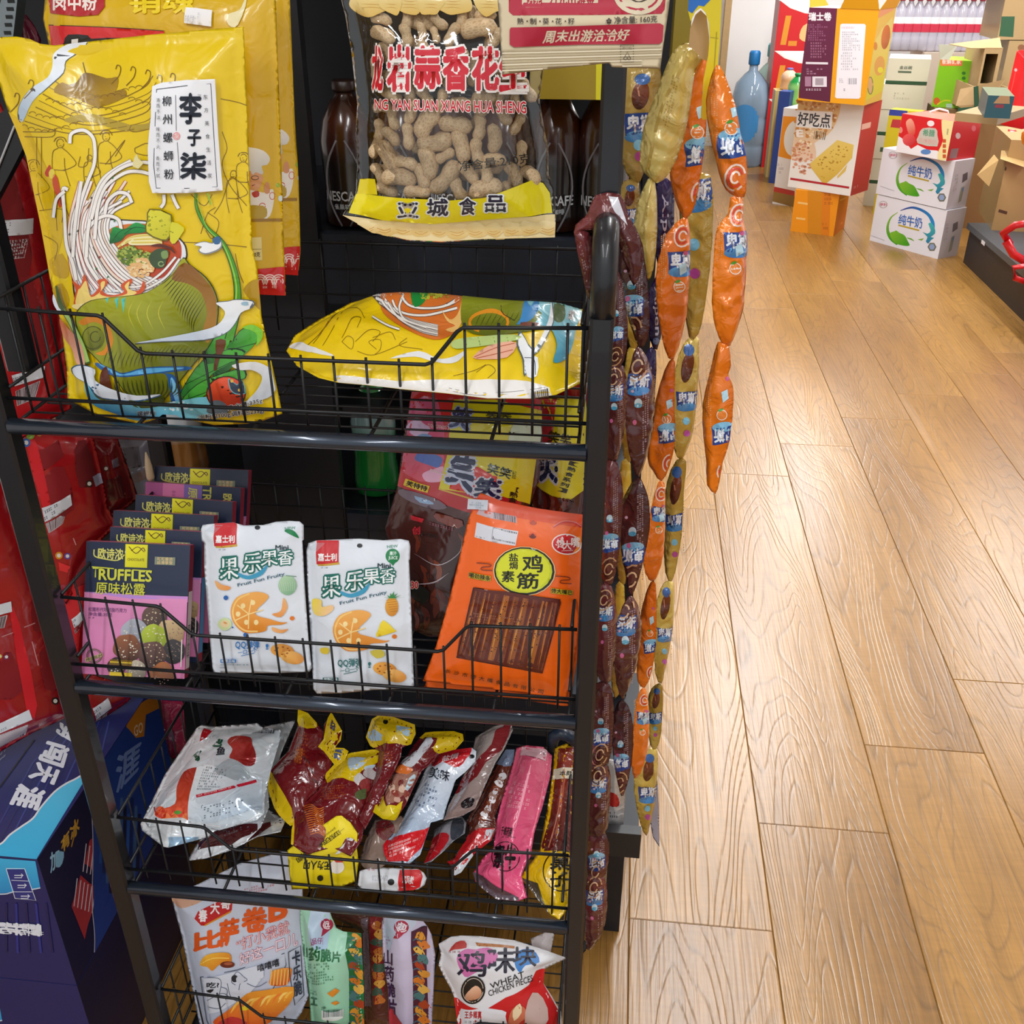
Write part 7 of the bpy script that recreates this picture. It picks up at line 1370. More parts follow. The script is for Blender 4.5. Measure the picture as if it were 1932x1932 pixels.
# other goods glimpsed past the red bags
S, o = pouch('grey_carton_pack', (0, 0, 1), [(205, 820), (285, 822), (300, 900), (290, 960), (262, 960), (235, 880)], [(220, 900, 1.33), (290, 900, 1.33), (250, 820, 1.35)], '4a444c', MT, 'grey snack pack on the shelf just behind the red bags', None, T=.008, seed=110)
S.poly([(232, 845), (262, 842), (268, 880), (240, 885)], '2a1c20'); S.line([(235, 898), (275, 880)], 2, '8a8490', 0); S.poly([(240, 900), (290, 880), (285, 900), (245, 915)], '4a2c1c'); S.printed(o, MT)
S, o = pouch('pink_drink_can', (0, 0, 1), [(303, 1320), (345, 1322), (352, 1400), (345, 1425), (325, 1432), (315, 1420)], [(310, 1400, 1.35), (345, 1400, 1.35), (325, 1330, 1.37)], ('c4305c', '8a1838', (310, 1330), (345, 1420)), SHINY, 'pink packet standing in the gap left of the white foil packs', 'snack bag', T=.014, seed=111)
S.poly([(316, 1380), (326, 1378), (330, 1396), (320, 1398)], '9a5a80'); S.printed(o, SHINY)
# slanted black bar and perforated steel upright of the next shelf
st = empty('shelf_upright', PY(10, 60, 1.25)); tag(st, 'perforated grey steel upright with a slanted black bracket at the top left corner', 'shelf upright')
q = [PY(-14, 75, 1.25), PY(24, 75, 1.25), PY(36, -30, 1.25), PY(8, -30, 1.25)]; D = np.array([0, .02, 0])
m = MB(); m.hexa(q, [p + D for p in q]); m.build('steel_upright', plain('galvanised', '8a9498', .35, .8, 40, .15), st)
for k in range(7):
    a = PY(14 + k * 1.6, 62 - k * 15, 1.2495); m = MB(); m.box(a - np.array([.004, .0006, .002]), a + np.array([.004, 0, .002])); m.build('slot', plain('slot_dark', '15181a', .7), st)
q = [PY(-40, 250, 1.12), PY(-40, 440, 1.12), PY(46, 275, 1.12), PY(16, 200, 1.12)]; D = np.array([0, .012, 0])
m = MB(); m.hexa(q, [p + D for p in q]); m.build('bracket', METAL, st)
m = MB(); m.tube([PY(-10, 332, 1.118), PY(27, 238, 1.118)], .0012, 6); m.build('bracket_edge', plain('bare_edge', 'c8ccd0', .4), st)
# small pale bottle standing behind the truffle boxes
m = MB(); m.lathe([(.0045, 0), (.0055, .004), (.005, .02), (.0035, .03), (.001, .042)], PY(285, 905, 1.2), 12); tag(m.build('small_dropper', plain('pale_plastic', 'd8c09c', .4), None, True), 'small pale pointed bottle just left of the rearmost truffle box', 'bottle')
# ------------------------------------------------------------------ candy strips hanging along the right side of the rack
PK = film(.28, .1, .5, .55, 46, 'strip_film')
def strip(name, label, pouches, Y, base, dark, art, tilt=0.0, T=.007, dY=0.0):
    root = empty(name, PY(pouches[0][0][0], pouches[0][0][1], Y)); tag(root, label, 'candy strip')
    for i, outl in enumerate(pouches):
        xs = [p[0] for p in outl]; ys = [p[1] for p in outl]; cx, cy = sum(xs) / len(xs), sum(ys) / len(ys); w = max(xs) - min(xs); h_ = max(ys) - min(ys)
        Yi = Y + dY * i
        sgn = 1 if i % 2 else -1
        S = Surf([(min(xs), cy, Yi - tilt * sgn), (max(xs), cy, Yi + tilt * sgn), (cx, min(ys), Yi)], outl, T=T, roll=.011, amp=.0022, wl=.024, seed=i * 7 + len(name) + int(Y * 100), seal=.001, step=.0026, sm=2)
        c = base if not isinstance(base, list) else base[i % len(base)]
        o = S.body('candy_pouch', (c, dark, (min(xs), cy), (max(xs), cy + 10)), PK, root, .8)
        art(S, i, cx, cy, w, h_, min(xs), min(ys)); S.printed_sub(root, o, PK)
    return root
def _sub(s, root, par, mat, name='printed_artwork'):
    if not s.pv: return
    V = np.vstack(s.pv); C_ = np.vstack(s.pc); FF = [f[::-1] if np.cross(V[f[1]] - V[f[0]], V[f[2]] - V[f[0]]) @ s.N < 0 else f for f in s.pf]
    mk(name, V, FF, mat, par, C_, True)
Surf.printed_sub = _sub
def label_can(S, x, y, s=1.0, up=True, txt='卑斯'):
    e = -1 if up else 1
    S.poly([(x - 20 * s, y - 14 * s), (x + 20 * s, y - 17 * s), (x + 20 * s, y + 10 * s), (x - 18 * s, y + 14 * s)], '1c4290')
    S.poly(ell(x, y - e * 15 * s, 19 * s, 8 * s, -5), ('8ccaea', '2a7ac0', (x, y - 24 * s), (x, y + 24 * s)))
    q = [(x - 16 * s, y - 11 * s), (x + 18 * s, y - 13 * s), (x + 18 * s, y + 8 * s), (x - 15 * s, y + 10 * s)]
    S.text(txt, q if up else [q[2], q[3], q[0], q[1]], 'e8eef6', .04)
def art_brown(S, i, cx, cy, w, h, x0, y0):
    S.fine([(x0 + w * .78, y0 + h * .12), (x0 + w * .78, y0 + h * .88), (x0 + w * .55, y0 + h * .9), (x0 + w * .55, y0 + h * .14)], 3, 'b8989a', .85, i, 4)
    label_can(S, x0 + w * .42, y0 + h * (.26 if i % 2 else .66), w / 50, i % 2)
    S.poly(ell(x0 + w * .42, y0 + h * (.42 if i % 2 else .45), w * .13, w * .15), 'cfe6f2'); S.poly(ell(x0 + w * .42, y0 + h * (.44 if i % 2 else .47), w * .13, w * .08), '58b4dc')
    S.poly(ell(x0 + w * .3, y0 + h * .57, w * .07, w * .09), 'd86aa0'); S.poly(ell(x0 + w * .22, y0 + h * .33, w * .05), 'e8b8d0')
    for k in range(3): S.line(ell(x0 + w * .38, y0 + h * (.86 if i % 2 == 0 else .14), w * (.34 - k * .09), w * (.5 - k * .13), 20, 12, 0, 330), w * .06, ['c89a70', '5a2c1c', 'e0b890'][k], 0)
def art_orange(S, i, cx, cy, w, h, x0, y0):
    S.fine([(x0 + w * .3, y0 + h * .1), (x0 + w * .3, y0 + h * .6), (x0 + w * .12, y0 + h * .6), (x0 + w * .12, y0 + h * .12)], 3, 'f4b878', .85, i, 4)
    label_can(S, cx + w * .18, y0 + h * (.62 if i % 2 == 0 else .3), w / 50, i % 2)
    S.poly(ell(cx + w * .12, y0 + h * .48, w * .17, w * .17), 'f6ece0'); S.poly(ell(cx + w * .12, y0 + h * .48, w * .145, w * .145), 'ee8a3a'); S.poly(ell(cx + w * .08, y0 + h * .48 - w * .16, w * .09, w * .04, -20), '4a9a34')
    for k in range(3): S.line(ell(cx + w * .22, y0 + h * (.85 if i % 2 == 0 else .12), w * (.24 - k * .07), w * (.32 - k * .09), 15, 12, 30, 330), w * .05, ['f6dcd0', 'd8402c', 'f6dcd0'][k], 0)
    S.poly([(cx + w * .1, y0 + h * .33), (cx + w * .3, y0 + h * .31), (cx + w * .34, y0 + h * .37), (cx + w * .15, y0 + h * .4)], 'bce0f0'); S.poly(ell(cx + w * .3, y0 + h * .24, w * .07, w * .07), 'c8588a')
def art_gold(S, i, cx, cy, w, h, x0, y0):
    S.poly(ell(cx + w * .05, y0 + h * .24, w * .22, h * .13, 10), ('7a3a22', '4a1c12', (cx, y0 + h * .12), (cx, y0 + h * .36))); S.line([(cx - w * .02, y0 + h * .17), (cx + w * .02, y0 + h * .25)], w * .04, 'c88a70', 0)
    S.poly(ell(cx + w * .1, y0 + h * .1, w * .2, h * .05), '3a6ab0')
    label_can(S, cx + w * .02, y0 + h * .5, w / 50, True); S.poly(ell(cx, y0 + h * .68, w * .13, w * .14), '7ac0e0'); S.poly(ell(cx + w * .02, y0 + h * .78, w * .12, w * .12), 'b84aa0')
    S.fine([(x0 + w * .92, y0 + h * .2), (x0 + w * .92, y0 + h * .8), (x0 + w * .82, y0 + h * .8), (x0 + w * .82, y0 + h * .2)], 2, 'c8b060', .8, i, 5)
def art_none(S, *a): pass
# rear gold strips first
strip('candy_strip', 'pale gold candy strip with chocolate drop pictures, the longest one at the aisle side', [
    [(1262, 90), (1285, 300), (1340, 330), (1345, 420), (1340, 500), (1330, 578), (1318, 630), (1300, 636), (1290, 560), (1285, 450)], [(1300, 637), (1319, 640), (1316, 733), (1310, 798), (1300, 840), (1285, 868), (1270, 840), (1268, 740), (1280, 670)],
    [(1276, 868), (1295, 870), (1290, 927), (1287, 1000), (1278, 1060), (1268, 1096), (1255, 1080), (1250, 980), (1258, 910)], [(1254, 1098), (1271, 1100), (1272, 1150), (1267, 1202), (1256, 1259), (1248, 1290), (1236, 1270), (1234, 1190), (1240, 1130)],
    [(1236, 1292), (1250, 1293), (1250, 1340), (1247, 1383), (1239, 1413), (1226, 1405), (1220, 1350), (1224, 1310)], [(1222, 1414), (1240, 1415), (1240, 1465), (1237, 1507), (1228, 1550), (1219, 1577), (1207, 1550), (1196, 1490), (1200, 1440)]], 1.27, 'd4b858', 'b08e36', art_gold, .01)
strip('candy_strip', 'short gold candy strip between the upright and the gold bag, chocolate picture at its top', [
    [(1180, 128), (1246, 128), (1243, 200), (1225, 290), (1208, 342), (1192, 342), (1172, 300), (1172, 220)], [(1176, 342), (1206, 344), (1204, 400), (1196, 450), (1186, 470), (1168, 440), (1164, 390)]], 1.2, 'b89c50', '947a38', art_gold)
strip('candy_strip', 'dark purple candy strip with white lettering glimpsed between gold and orange', [
    [(1238, 340), (1268, 345), (1272, 420), (1262, 500), (1245, 520), (1234, 440)], [(1238, 520), (1252, 522), (1252, 600), (1240, 660), (1226, 640), (1220, 570)], [(1222, 660), (1238, 662), (1236, 740), (1224, 800), (1210, 770), (1210, 700)]], 1.17, '2c1a5c', '1c1040', lambda S, i, cx, cy, w, h, x0, y0: (S.text('Alpen', [(cx + w * .2, y0 + h * .15), (cx + w * .25, y0 + h * .8), (cx - w * .15, y0 + h * .8), (cx - w * .2, y0 + h * .15)], 'c8cce8', .02), S.poly(ell(cx, y0 + h * .88, w * .2, w * .2), '6a8ac8')))
strip('candy_strip', 'thin gold candy strip mostly hidden between the two brown strips', [
    [(1192, 470), (1212, 480), (1214, 560), (1204, 650), (1190, 660), (1180, 590)], [(1184, 660), (1202, 662), (1200, 760), (1190, 870), (1176, 860), (1172, 760)], [(1172, 872), (1190, 875), (1190, 980), (1180, 1100), (1166, 1090), (1162, 980)],
    [(1162, 1104), (1178, 1106), (1178, 1200), (1168, 1310), (1154, 1300), (1152, 1200)]], 1.09, 'd8b440', 'a8842c', art_none, T=.004)
strip('candy_strip', 'orange candy strip in the middle, twisting down in front of the gold one', [
    [(1334, 100), (1340, 120), (1336, 170), (1332, 250), (1322, 330), (1312, 385), (1296, 412), (1280, 395), (1264, 335), (1268, 270), (1288, 190), (1316, 120)], [(1285, 413), (1298, 413), (1302, 470), (1299, 560), (1290, 620), (1270, 680), (1252, 652), (1238, 560), (1240, 500), (1258, 440)],
    [(1262, 682), (1274, 684), (1272, 760), (1274, 830), (1264, 878), (1248, 908), (1232, 890), (1221, 862), (1230, 790), (1245, 725)], [(1242, 909), (1254, 912), (1255, 960), (1254, 1010), (1250, 1058), (1233, 1098), (1217, 1080), (1214, 1040), (1224, 980), (1234, 935)],
    [(1226, 1100), (1237, 1102), (1239, 1150), (1238, 1210), (1230, 1266), (1216, 1298), (1202, 1280), (1203, 1210), (1210, 1150)], [(1209, 1300), (1220, 1302), (1225, 1350), (1222, 1415), (1209, 1455), (1198, 1470), (1191, 1440), (1195, 1370), (1200, 1325)]], 1.12, 'ee7d14', 'dd6c0e', art_orange, .012)
strip('candy_strip', 'crumpled light gold candy strip hanging from the top behind the yellow card', [
    [(1275, 92), (1292, 81), (1310, 86), (1329, 108), (1312, 130), (1302, 200), (1288, 270), (1264, 325), (1240, 346), (1222, 332), (1207, 308), (1214, 240), (1240, 170), (1262, 112)], [(1222, 338), (1236, 345), (1240, 400), (1238, 470), (1226, 530), (1210, 500), (1196, 455), (1200, 395)]], 1.06, 'dcc878', 'b89c44', lambda S, i, cx, cy, w, h, x0, y0: (S.line([(x0 + w * .75, y0 + h * .1), (x0 + w * .35, y0 + h * .45), (x0 + w * .12, y0 + h * .9)], w * .05, 'b89a48', 5), S.fine([(x0 + w * .62, y0 + h * .25), (x0 + w * .35, y0 + h * .8), (x0 + w * .25, y0 + h * .76), (x0 + w * .5, y0 + h * .22)], 3, 'a88c3c', .8, 4, 5)), T=.012)
strip('candy_strip', 'dark brown candy strip hanging next to the rack, second from the post', [
    [(1205, 440), (1218, 500), (1226, 590), (1222, 640), (1206, 656), (1190, 615), (1172, 550), (1168, 490), (1180, 450)], [(1199, 657), (1211, 659), (1227, 690), (1236, 740), (1233, 800), (1223, 850), (1206, 902), (1194, 880), (1181, 820), (1180, 740), (1190, 685)],
    [(1199, 903), (1210, 905), (1222, 935), (1227, 980), (1222, 1020), (1206, 1090), (1191, 1124), (1182, 1098), (1171, 1030), (1170, 960), (1186, 920)], [(1184, 1126), (1196, 1128), (1208, 1155), (1210, 1200), (1200, 1260), (1182, 1306), (1174, 1320), (1163, 1290), (1157, 1220), (1165, 1170)],
    [(1168, 1322), (1180, 1324), (1192, 1350), (1195, 1390), (1192, 1440), (1181, 1488), (1172, 1502), (1160, 1450), (1154, 1390), (1158, 1345)]], 1.02, '5e2a2a', '421c1e', art_brown, .012)
wrap_art = lambda S, i, cx, cy, w, h, x0, y0: (art_brown(S, i, cx, cy, w, h, x0, y0) if i > 1 else (S.poly([(1148, 370), (1166, 372), (1184, 425), (1160, 400)], 'd8d8e0') or S.bars([(1152, 374), (1164, 376), (1176, 405), (1162, 396)], 7, '3a2a40'), S.fine([(1106, 410), (1150, 408), (1150, 434), (1104, 436)], 3, '9a5a5a', .7, 3, 6)) if i == 0 else S.fine([(1096, 455), (1116, 545), (1108, 548), (1090, 460)], 2, 'b8989a', .8, 3, 5))
strip('candy_strip', 'dark brown candy strip looped over the bent top of the right post', [
    [(1124, 368), (1170, 366), (1186, 405), (1206, 445), (1212, 500), (1196, 540), (1180, 500), (1166, 458), (1150, 438), (1130, 432), (1105, 436), (1084, 446), (1086, 424), (1108, 404)], [(1084, 444), (1104, 436), (1118, 450), (1122, 500), (1120, 562), (1108, 560), (1096, 505)],
    [(1156, 500), (1170, 520), (1184, 600), (1182, 660), (1172, 690), (1152, 700), (1148, 600)], [(1148, 690), (1176, 690), (1184, 740), (1180, 800), (1170, 850), (1160, 872), (1142, 850), (1140, 760)],
    [(1140, 872), (1164, 872), (1176, 930), (1172, 1010), (1162, 1080), (1150, 1106), (1132, 1080), (1134, 960)], [(1132, 1106), (1154, 1106), (1164, 1160), (1162, 1220), (1156, 1270), (1146, 1290), (1124, 1270), (1126, 1180)],
    [(1124, 1290), (1150, 1290), (1158, 1330), (1156, 1390), (1148, 1440), (1116, 1445), (1116, 1350)], [(1116, 1445), (1148, 1445), (1152, 1490), (1148, 1545), (1142, 1575), (1112, 1575), (1112, 1500)], [(1112, 1575), (1144, 1575), (1150, 1610), (1145, 1640), (1138, 1655), (1110, 1655), (1108, 1610)],
    [(1108, 1655), (1140, 1655), (1146, 1690), (1144, 1730), (1136, 1760), (1120, 1785), (1106, 1790), (1104, 1720)]], .968, ['7c3434', '6c2c30', '5c2628', '582424'], '4a2024', wrap_art, .004)
strip('candy_strip', 'bright orange candy strip hanging alone furthest right, out over the floor', [
    [(1352, 122), (1366, 138), (1388, 200), (1397, 250), (1408, 292), (1409, 340), (1404, 372), (1378, 366), (1362, 345), (1350, 300), (1336, 240), (1332, 190), (1340, 150)], [(1378, 372), (1402, 374), (1401, 412), (1409, 440), (1408, 500), (1403, 580), (1391, 620), (1378, 652), (1364, 650), (1350, 620), (1343, 570), (1347, 480), (1353, 430), (1374, 402)],
    [(1354, 645), (1375, 655), (1379, 690), (1374, 706), (1382, 726), (1384, 760), (1377, 830), (1364, 872), (1358, 905), (1350, 932), (1334, 915), (1333, 880), (1327, 820), (1325, 780), (1330, 740), (1341, 695)]], 1.0, 'f28416', 'e0700e', art_orange, .008, T=.01)
# yellow hang card and the tan card behind it
def card(name, outl, Y, col, label, art=None, cat='display card'):
    S = Surf([(1310, 200, Y), (1350, 200, Y), (1330, 0, Y)], outl, T=0, amp=0); V, F = S._tri(S.outl, False)
    A = S.w(V, .0008); B = S.w(V, -.0008); n = len(V); k = len(S.outl)
    FF = [tuple(f) if np.cross(A[f[1]] - A[f[0]], A[f[2]] - A[f[0]]) @ S.N > 0 else tuple(f[::-1]) for f in F]
    d = edge_dist(V, S.outl); 
    sides = []
    for i in range(k):
        a = int(np.argmin(np.hypot(*(V - S.outl[i]).T))); b = int(np.argmin(np.hypot(*(V - S.outl[(i + 1) % k]).T))); sides.append((a, b, b + n, a + n))
    cc = np.vstack([S._cols(V, col)] * 2); o = mk(name, np.vstack([A, B]), FF + [tuple(i + n for i in f[::-1]) for f in FF] + sides, CRD, None, cc); tag(o, label, cat)
    S.layer = 16
    if art: art(S)
    S.printed(o, CRD); return o
card('hang_card', [(1302, -60), (1364, -60), (1358, 80), (1351, 160), (1348, 215), (1338, 224), (1326, 226), (1322, 220), (1327, 150), (1336, 105), (1339, 70), (1337, 42), (1331, 24), (1322, 15), (1312, 22), (1303, 40), (1298, 20)], 1.03, 'dcc80a', 'yellow die-cut hang card with a blue top in front of the candy strips',
     lambda S: (S.poly([(1300, -60), (1350, -60), (1340, 0), (1328, 12), (1318, 10), (1306, 25), (1298, 20)], '1c6ac0', 0), S.line([(1352, -60), (1352, 60), (1346, 150), (1344, 214)], 2, 'a89a08', 0), S.line([(1340, 70), (1355, 72)], 1.2, 'a89a08', 0), S.line([(1310, -20), (1330, -30), (1338, -10)], 4, '8ac8ee', 4)))
card('tan_card', [(1299, 88), (1302, 55), (1312, 28), (1322, 19), (1333, 30), (1338, 70), (1336, 115), (1325, 112), (1308, 92)], 1.045, 'b08c5c', 'tan cardboard tongue behind the window of the yellow card', lambda S: S.line([(1300, 86), (1304, 54), (1313, 30), (1322, 22), (1332, 32), (1337, 70)], 3, '3a1c1c', 4))
# display stand between upright and cards
m = MB(); a = PY(1245, 130, 1.2); b_ = PY(1300, 130, 1.2)
S = face_surf([PY(1232, 180, 1.16), PY(1296, 180, 1.16), PY(1304, -60, 1.16), PY(1262, -60, 1.16)])
c = Carton('display_stand', (PY(1268, 100, 1.2)[0], 1.2), (PY(1300, 100, 1.2)[0], 1.2), 1.44, 1.75, .08, ('8a7a1c', '6a5a18', '8a7a1c'), 'olive gold cardboard display block behind the candy strips at the top', 'display', world=True); c.front.line([(1272, -50), (1268, 120)], 2, 'c8b83a', 0); c.done()
c = Carton('yellow_tray', (PY(1000, 160, 1.25)[0], 1.25), (PY(1139, 160, 1.25)[0], 1.25), PY(1100, 188, 1.25)[2], 1.58, .2, ('a08808', 'c8b40c', 'c8b40c'), 'olive yellow display tray above the coffee bottles, bright yellow edge', 'display', world=True); c.front.poly([(1126, 0), (1140, 0), (1136, 192), (1124, 190)], 'e0d808'); c.done()
# things on the low base shelf beside the leg
S, o = pouch('white_snack_pack', (0, 0, 1), [(1146, 1430), (1182, 1440), (1180, 1500), (1176, 1556), (1162, 1561), (1140, 1556), (1140, 1480)], [(1145, 1550, 1.325), (1175, 1550, 1.325), (1160, 1450, 1.34)], 'd4d2d2', FOIL, 'white snack pack with red print standing on the low shelf by the candy strips', None, T=.008, seed=120)
S.poly([(1146, 1495), (1164, 1500), (1168, 1520), (1150, 1520)], 'c02a2a', 3); S.fine([(1146, 1530), (1174, 1532), (1174, 1545), (1146, 1543)], 2, '3a3a40', .8, 3, 4); S.printed(o, FOIL)
S, o = pouch('grey_backing_sheet', (0, 0, 1), [(1222, 1530), (1240, 1470), (1243, 1520), (1244, 1598), (1232, 1580)], [(1225, 1560, 1.3), (1240, 1560, 1.3), (1235, 1480, 1.3)], 'a8a4b4', MT, 'pale tail of backing film at the bottom of the long gold strip', None, T=.001, seed=121, cat='film tail')
# ------------------------------------------------------------------ far end of the shop: cartons, bottles, bags
BC = ((1640.4, 453.4), (1769, 489))
def milk(k, z0, z1, dx, dy, lab):
    A_, B_ = PZ(*BC[0], 0), PZ(*BC[1], 0)
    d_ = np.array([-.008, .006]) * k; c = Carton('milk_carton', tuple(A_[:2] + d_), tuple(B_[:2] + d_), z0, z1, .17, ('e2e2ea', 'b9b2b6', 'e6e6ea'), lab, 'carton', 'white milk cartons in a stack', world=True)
    f = c.front.at(1632 + dx / 6.44, 180 + dy / 6.44, 6.44)
    # green and blue swoosh ring with the milk lettering
    f.line([(430, 1400), (520, 1370), (600, 1365), (700, 1400), (780, 1460), (825, 1550), (830, 1640)], [8, 22, 30, 36, 44, 30], ('1a3a90', '0a86c8', (480, 1370), (830, 1560)), 5)
    f.line([(400, 1420), (320, 1480), (280, 1570), (280, 1660), (320, 1740), (400, 1800)], [6, 24, 40, 50], ('8aba3a', '3a9a1a', (380, 1420), (330, 1760)), 5)
    f.poly([(300, 1680), (360, 1650), (380, 1640), (420, 1670), (480, 1700), (520, 1770), (540, 1825), (440, 1820), (350, 1780)], ('7ab82a', '3a9a14', (360, 1650), (500, 1820)), 3)
    f.poly([(500, 1730), (560, 1735), (600, 1770), (560, 1755)], '6aa82a', 2); f.poly([(640, 1750), (720, 1735), (690, 1765)], '7aa83a')
    f.text('纯牛奶', [(420, 1440), (700, 1490), (690, 1620), (400, 1560)], '3a6ab8', .02); f.line([(405, 1575), (660, 1640)], 18, 'b8a02a', 0)
    f.poly([(770, 1560), (810, 1550), (850, 1620), (850, 1680), (800, 1720), (840, 1730), (800, 1760), (770, 1800), (740, 1770), (760, 1720), (700, 1660), (760, 1680), (800, 1640)], ('3ab0b0', '1a7aa0', (780, 1560), (780, 1780)), 2)
    f.poly(ell(815, 1840, 54, 56, 0, 6), '6a6a5a'); f.poly(ell(815, 1840, 36, 38, 0, 6), '8aa0c8'); f.line(ell(222, 1325, 50, 40), 7, 'b8b4b0', 0, closed=True); f.text('伊利', (180, 1308, 265, 1345), 'c86a7a', .02)
    f.line([(180, 1300), (1010, 1430)] if 0 else [(70, 1700), (240, 1760)], 5, 'b0acb8', 0)
    r = c.right.at(1632 + dx / 6.44, 180 + dy / 6.44, 6.44)
    r.poly([(1070, 1560), (1130, 1530), (1125, 1620), (1060, 1665)], '5a5258'); r.fine([(980, 1560), (1040, 1540), (1010, 1750), (950, 1780)], 5, '8a8288'); r.poly([(1050, 1720), (1090, 1700), (1050, 1880), (1010, 1910)], '8a8a7a'); r.poly([(1060, 1730), (1085, 1720), (1065, 1780)], '5a78b0')
    c.done(); return c
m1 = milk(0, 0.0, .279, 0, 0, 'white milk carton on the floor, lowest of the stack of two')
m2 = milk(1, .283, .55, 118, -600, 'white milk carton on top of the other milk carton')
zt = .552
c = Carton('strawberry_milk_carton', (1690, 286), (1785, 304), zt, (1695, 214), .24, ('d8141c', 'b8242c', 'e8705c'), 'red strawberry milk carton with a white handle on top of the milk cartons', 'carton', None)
f = c.front.at(1632, 0, 6.44)
f.poly([(340, 1700), (400, 1650), (450, 1680), (500, 1740), (560, 1810), (640, 1760), (760, 1820), (880, 1830), (1000, 1960), (300, 1900)], 'f0ecf0', 0); f.poly([(400, 1400), (450, 1390), (440, 1450), (390, 1440)], 'e8e4ec')
f.poly([(500, 1480), (550, 1440), (590, 1480), (610, 1560), (600, 1640), (540, 1640), (510, 1560)], ('f0a890', 'd84a3a', (540, 1450), (580, 1630)), 3); f.poly(ell(535, 1700, 78, 74), ('e8585a', 'c82a30', (500, 1640), (570, 1770))); f.poly(ell(432, 1580, 26, 38), 'e88a80')
f.poly([(700, 1560), (860, 1560), (880, 1640), (880, 1780), (640, 1740), (650, 1650)], 'c8c0b4', 2); f.text('希腊', [(710, 1570), (850, 1580), (845, 1660), (700, 1650)], '5a9a7a', .03); f.text('风味酸奶', [(655, 1670), (870, 1700), (865, 1760), (650, 1730)], 'd8b0a8', .03); f.poly(ell(800, 1500, 44, 36), 'f0e8e8')
f.poly([(930, 1460), (1085, 1480), (1040, 1700), (990, 1940), (880, 1930), (900, 1820), (950, 1700)], 'f0e0a0', 2); f.text('风味酸奶', [(1000, 1560), (1020, 1560), (1010, 1640), (990, 1640)], '5a4a3a'); [f.poly(rect(945, 1690 + k * 62, 985, 1735 + k * 62), 'c8562a', 0, lay=f.layer + 1) for k in range(4)]; f.poly(ell(740, 1845, 62, 32), '5a8ac8')
r = c.right.at(1632, 0, 6.44); r.poly(ell(1130, 1650, 30, 38), 'c8a8a8'); r.poly([(1050, 1810), (1140, 1800), (1110, 1920), (1020, 1925)], '8a6a6c'); r.poly(ell(1320, 1560, 26, 36), 'c86068')
t = c.top.at(1632, 0, 6.44); t.line([(470, 1380), (900, 1460)], 26, 'f4c8c8', 0); t.line([(1000, 1380), (1380, 1450)], 24, '3a2a78', 0); c.done()
hp = PY(1770, 215, c.A[1] + .07); m = MB(); m.tube([hp + np.array([-.055, 0, -.02]), hp + np.array([-.045, 0, .012]), hp + np.array([0, 0, .028]), hp + np.array([.05, 0, .016]), hp + np.array([.07, 0, -.03])], .006, 8); m.build('carry_handle', plain('white_plastic', 'f0e4e4', .4), c.o, True)
c = Carton('wafer_carton', (1646, 402), (1700, 410), 0, (1672, 206), .1, ('cdbc10', 'c0322c', 'c8c010'), 'tall yellow and blue carton standing behind the milk stack', 'carton'); c.front.poly([(1670, 190), (1712, 195), (1712, 220), (1670, 217)], '2a3a9a'); c.front.poly([(1684, 225), (1700, 226), (1698, 242), (1680, 240)], 'b82a34'); c.done()
c = Carton('red_carton', (1800, 412), (1830, 410), 0, (1815, 224), .12, ('a82430', '9a2028', 'c87464'), 'dark red carton showing behind and right of the milk stack', 'carton'); c.done()
# orange taped carton, cracker carton on it, roll cake carton on top
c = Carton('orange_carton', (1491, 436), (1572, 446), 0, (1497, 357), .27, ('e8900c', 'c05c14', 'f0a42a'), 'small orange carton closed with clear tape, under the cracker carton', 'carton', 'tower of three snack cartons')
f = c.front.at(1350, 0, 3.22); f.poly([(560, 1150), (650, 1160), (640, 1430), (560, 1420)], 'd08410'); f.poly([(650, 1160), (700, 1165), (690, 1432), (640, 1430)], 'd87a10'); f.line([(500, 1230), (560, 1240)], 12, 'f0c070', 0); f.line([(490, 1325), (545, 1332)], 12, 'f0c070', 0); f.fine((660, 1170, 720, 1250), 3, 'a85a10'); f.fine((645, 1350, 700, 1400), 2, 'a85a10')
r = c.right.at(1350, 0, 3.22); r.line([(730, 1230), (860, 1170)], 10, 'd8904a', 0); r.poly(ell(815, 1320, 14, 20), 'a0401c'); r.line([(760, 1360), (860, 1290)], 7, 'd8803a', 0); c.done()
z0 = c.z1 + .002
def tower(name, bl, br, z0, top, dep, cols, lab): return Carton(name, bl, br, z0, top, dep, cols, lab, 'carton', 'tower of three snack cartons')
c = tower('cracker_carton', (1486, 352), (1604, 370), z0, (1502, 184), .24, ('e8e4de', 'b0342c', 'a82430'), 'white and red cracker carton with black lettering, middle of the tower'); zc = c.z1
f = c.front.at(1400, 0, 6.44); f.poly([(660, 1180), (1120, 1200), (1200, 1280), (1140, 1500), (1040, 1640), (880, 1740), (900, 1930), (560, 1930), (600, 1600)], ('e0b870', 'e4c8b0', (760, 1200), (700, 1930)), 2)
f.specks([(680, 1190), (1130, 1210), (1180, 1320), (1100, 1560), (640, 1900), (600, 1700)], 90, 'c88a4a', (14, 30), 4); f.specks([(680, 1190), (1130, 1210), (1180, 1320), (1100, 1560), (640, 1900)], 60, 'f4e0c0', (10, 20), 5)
f.at(1350, 0, 3.22); f.poly([(565, 1000), (740, 850), (840, 880), (830, 960), (740, 1060), (660, 1125)], ('e8cc6a', 'cfa83e', (650, 880), (700, 1110))); f.poly([(740, 1070), (800, 1000), (790, 1040), (740, 1085)], 'd8b858'); f.specks([(600, 1000), (740, 870), (820, 900), (740, 1030), (660, 1100)], 40, 'b8902e', (4, 8), 2); f.specks(ell(520, 960, 70, 100, 0, 10), 60, 'd8987a', (6, 12), 7)
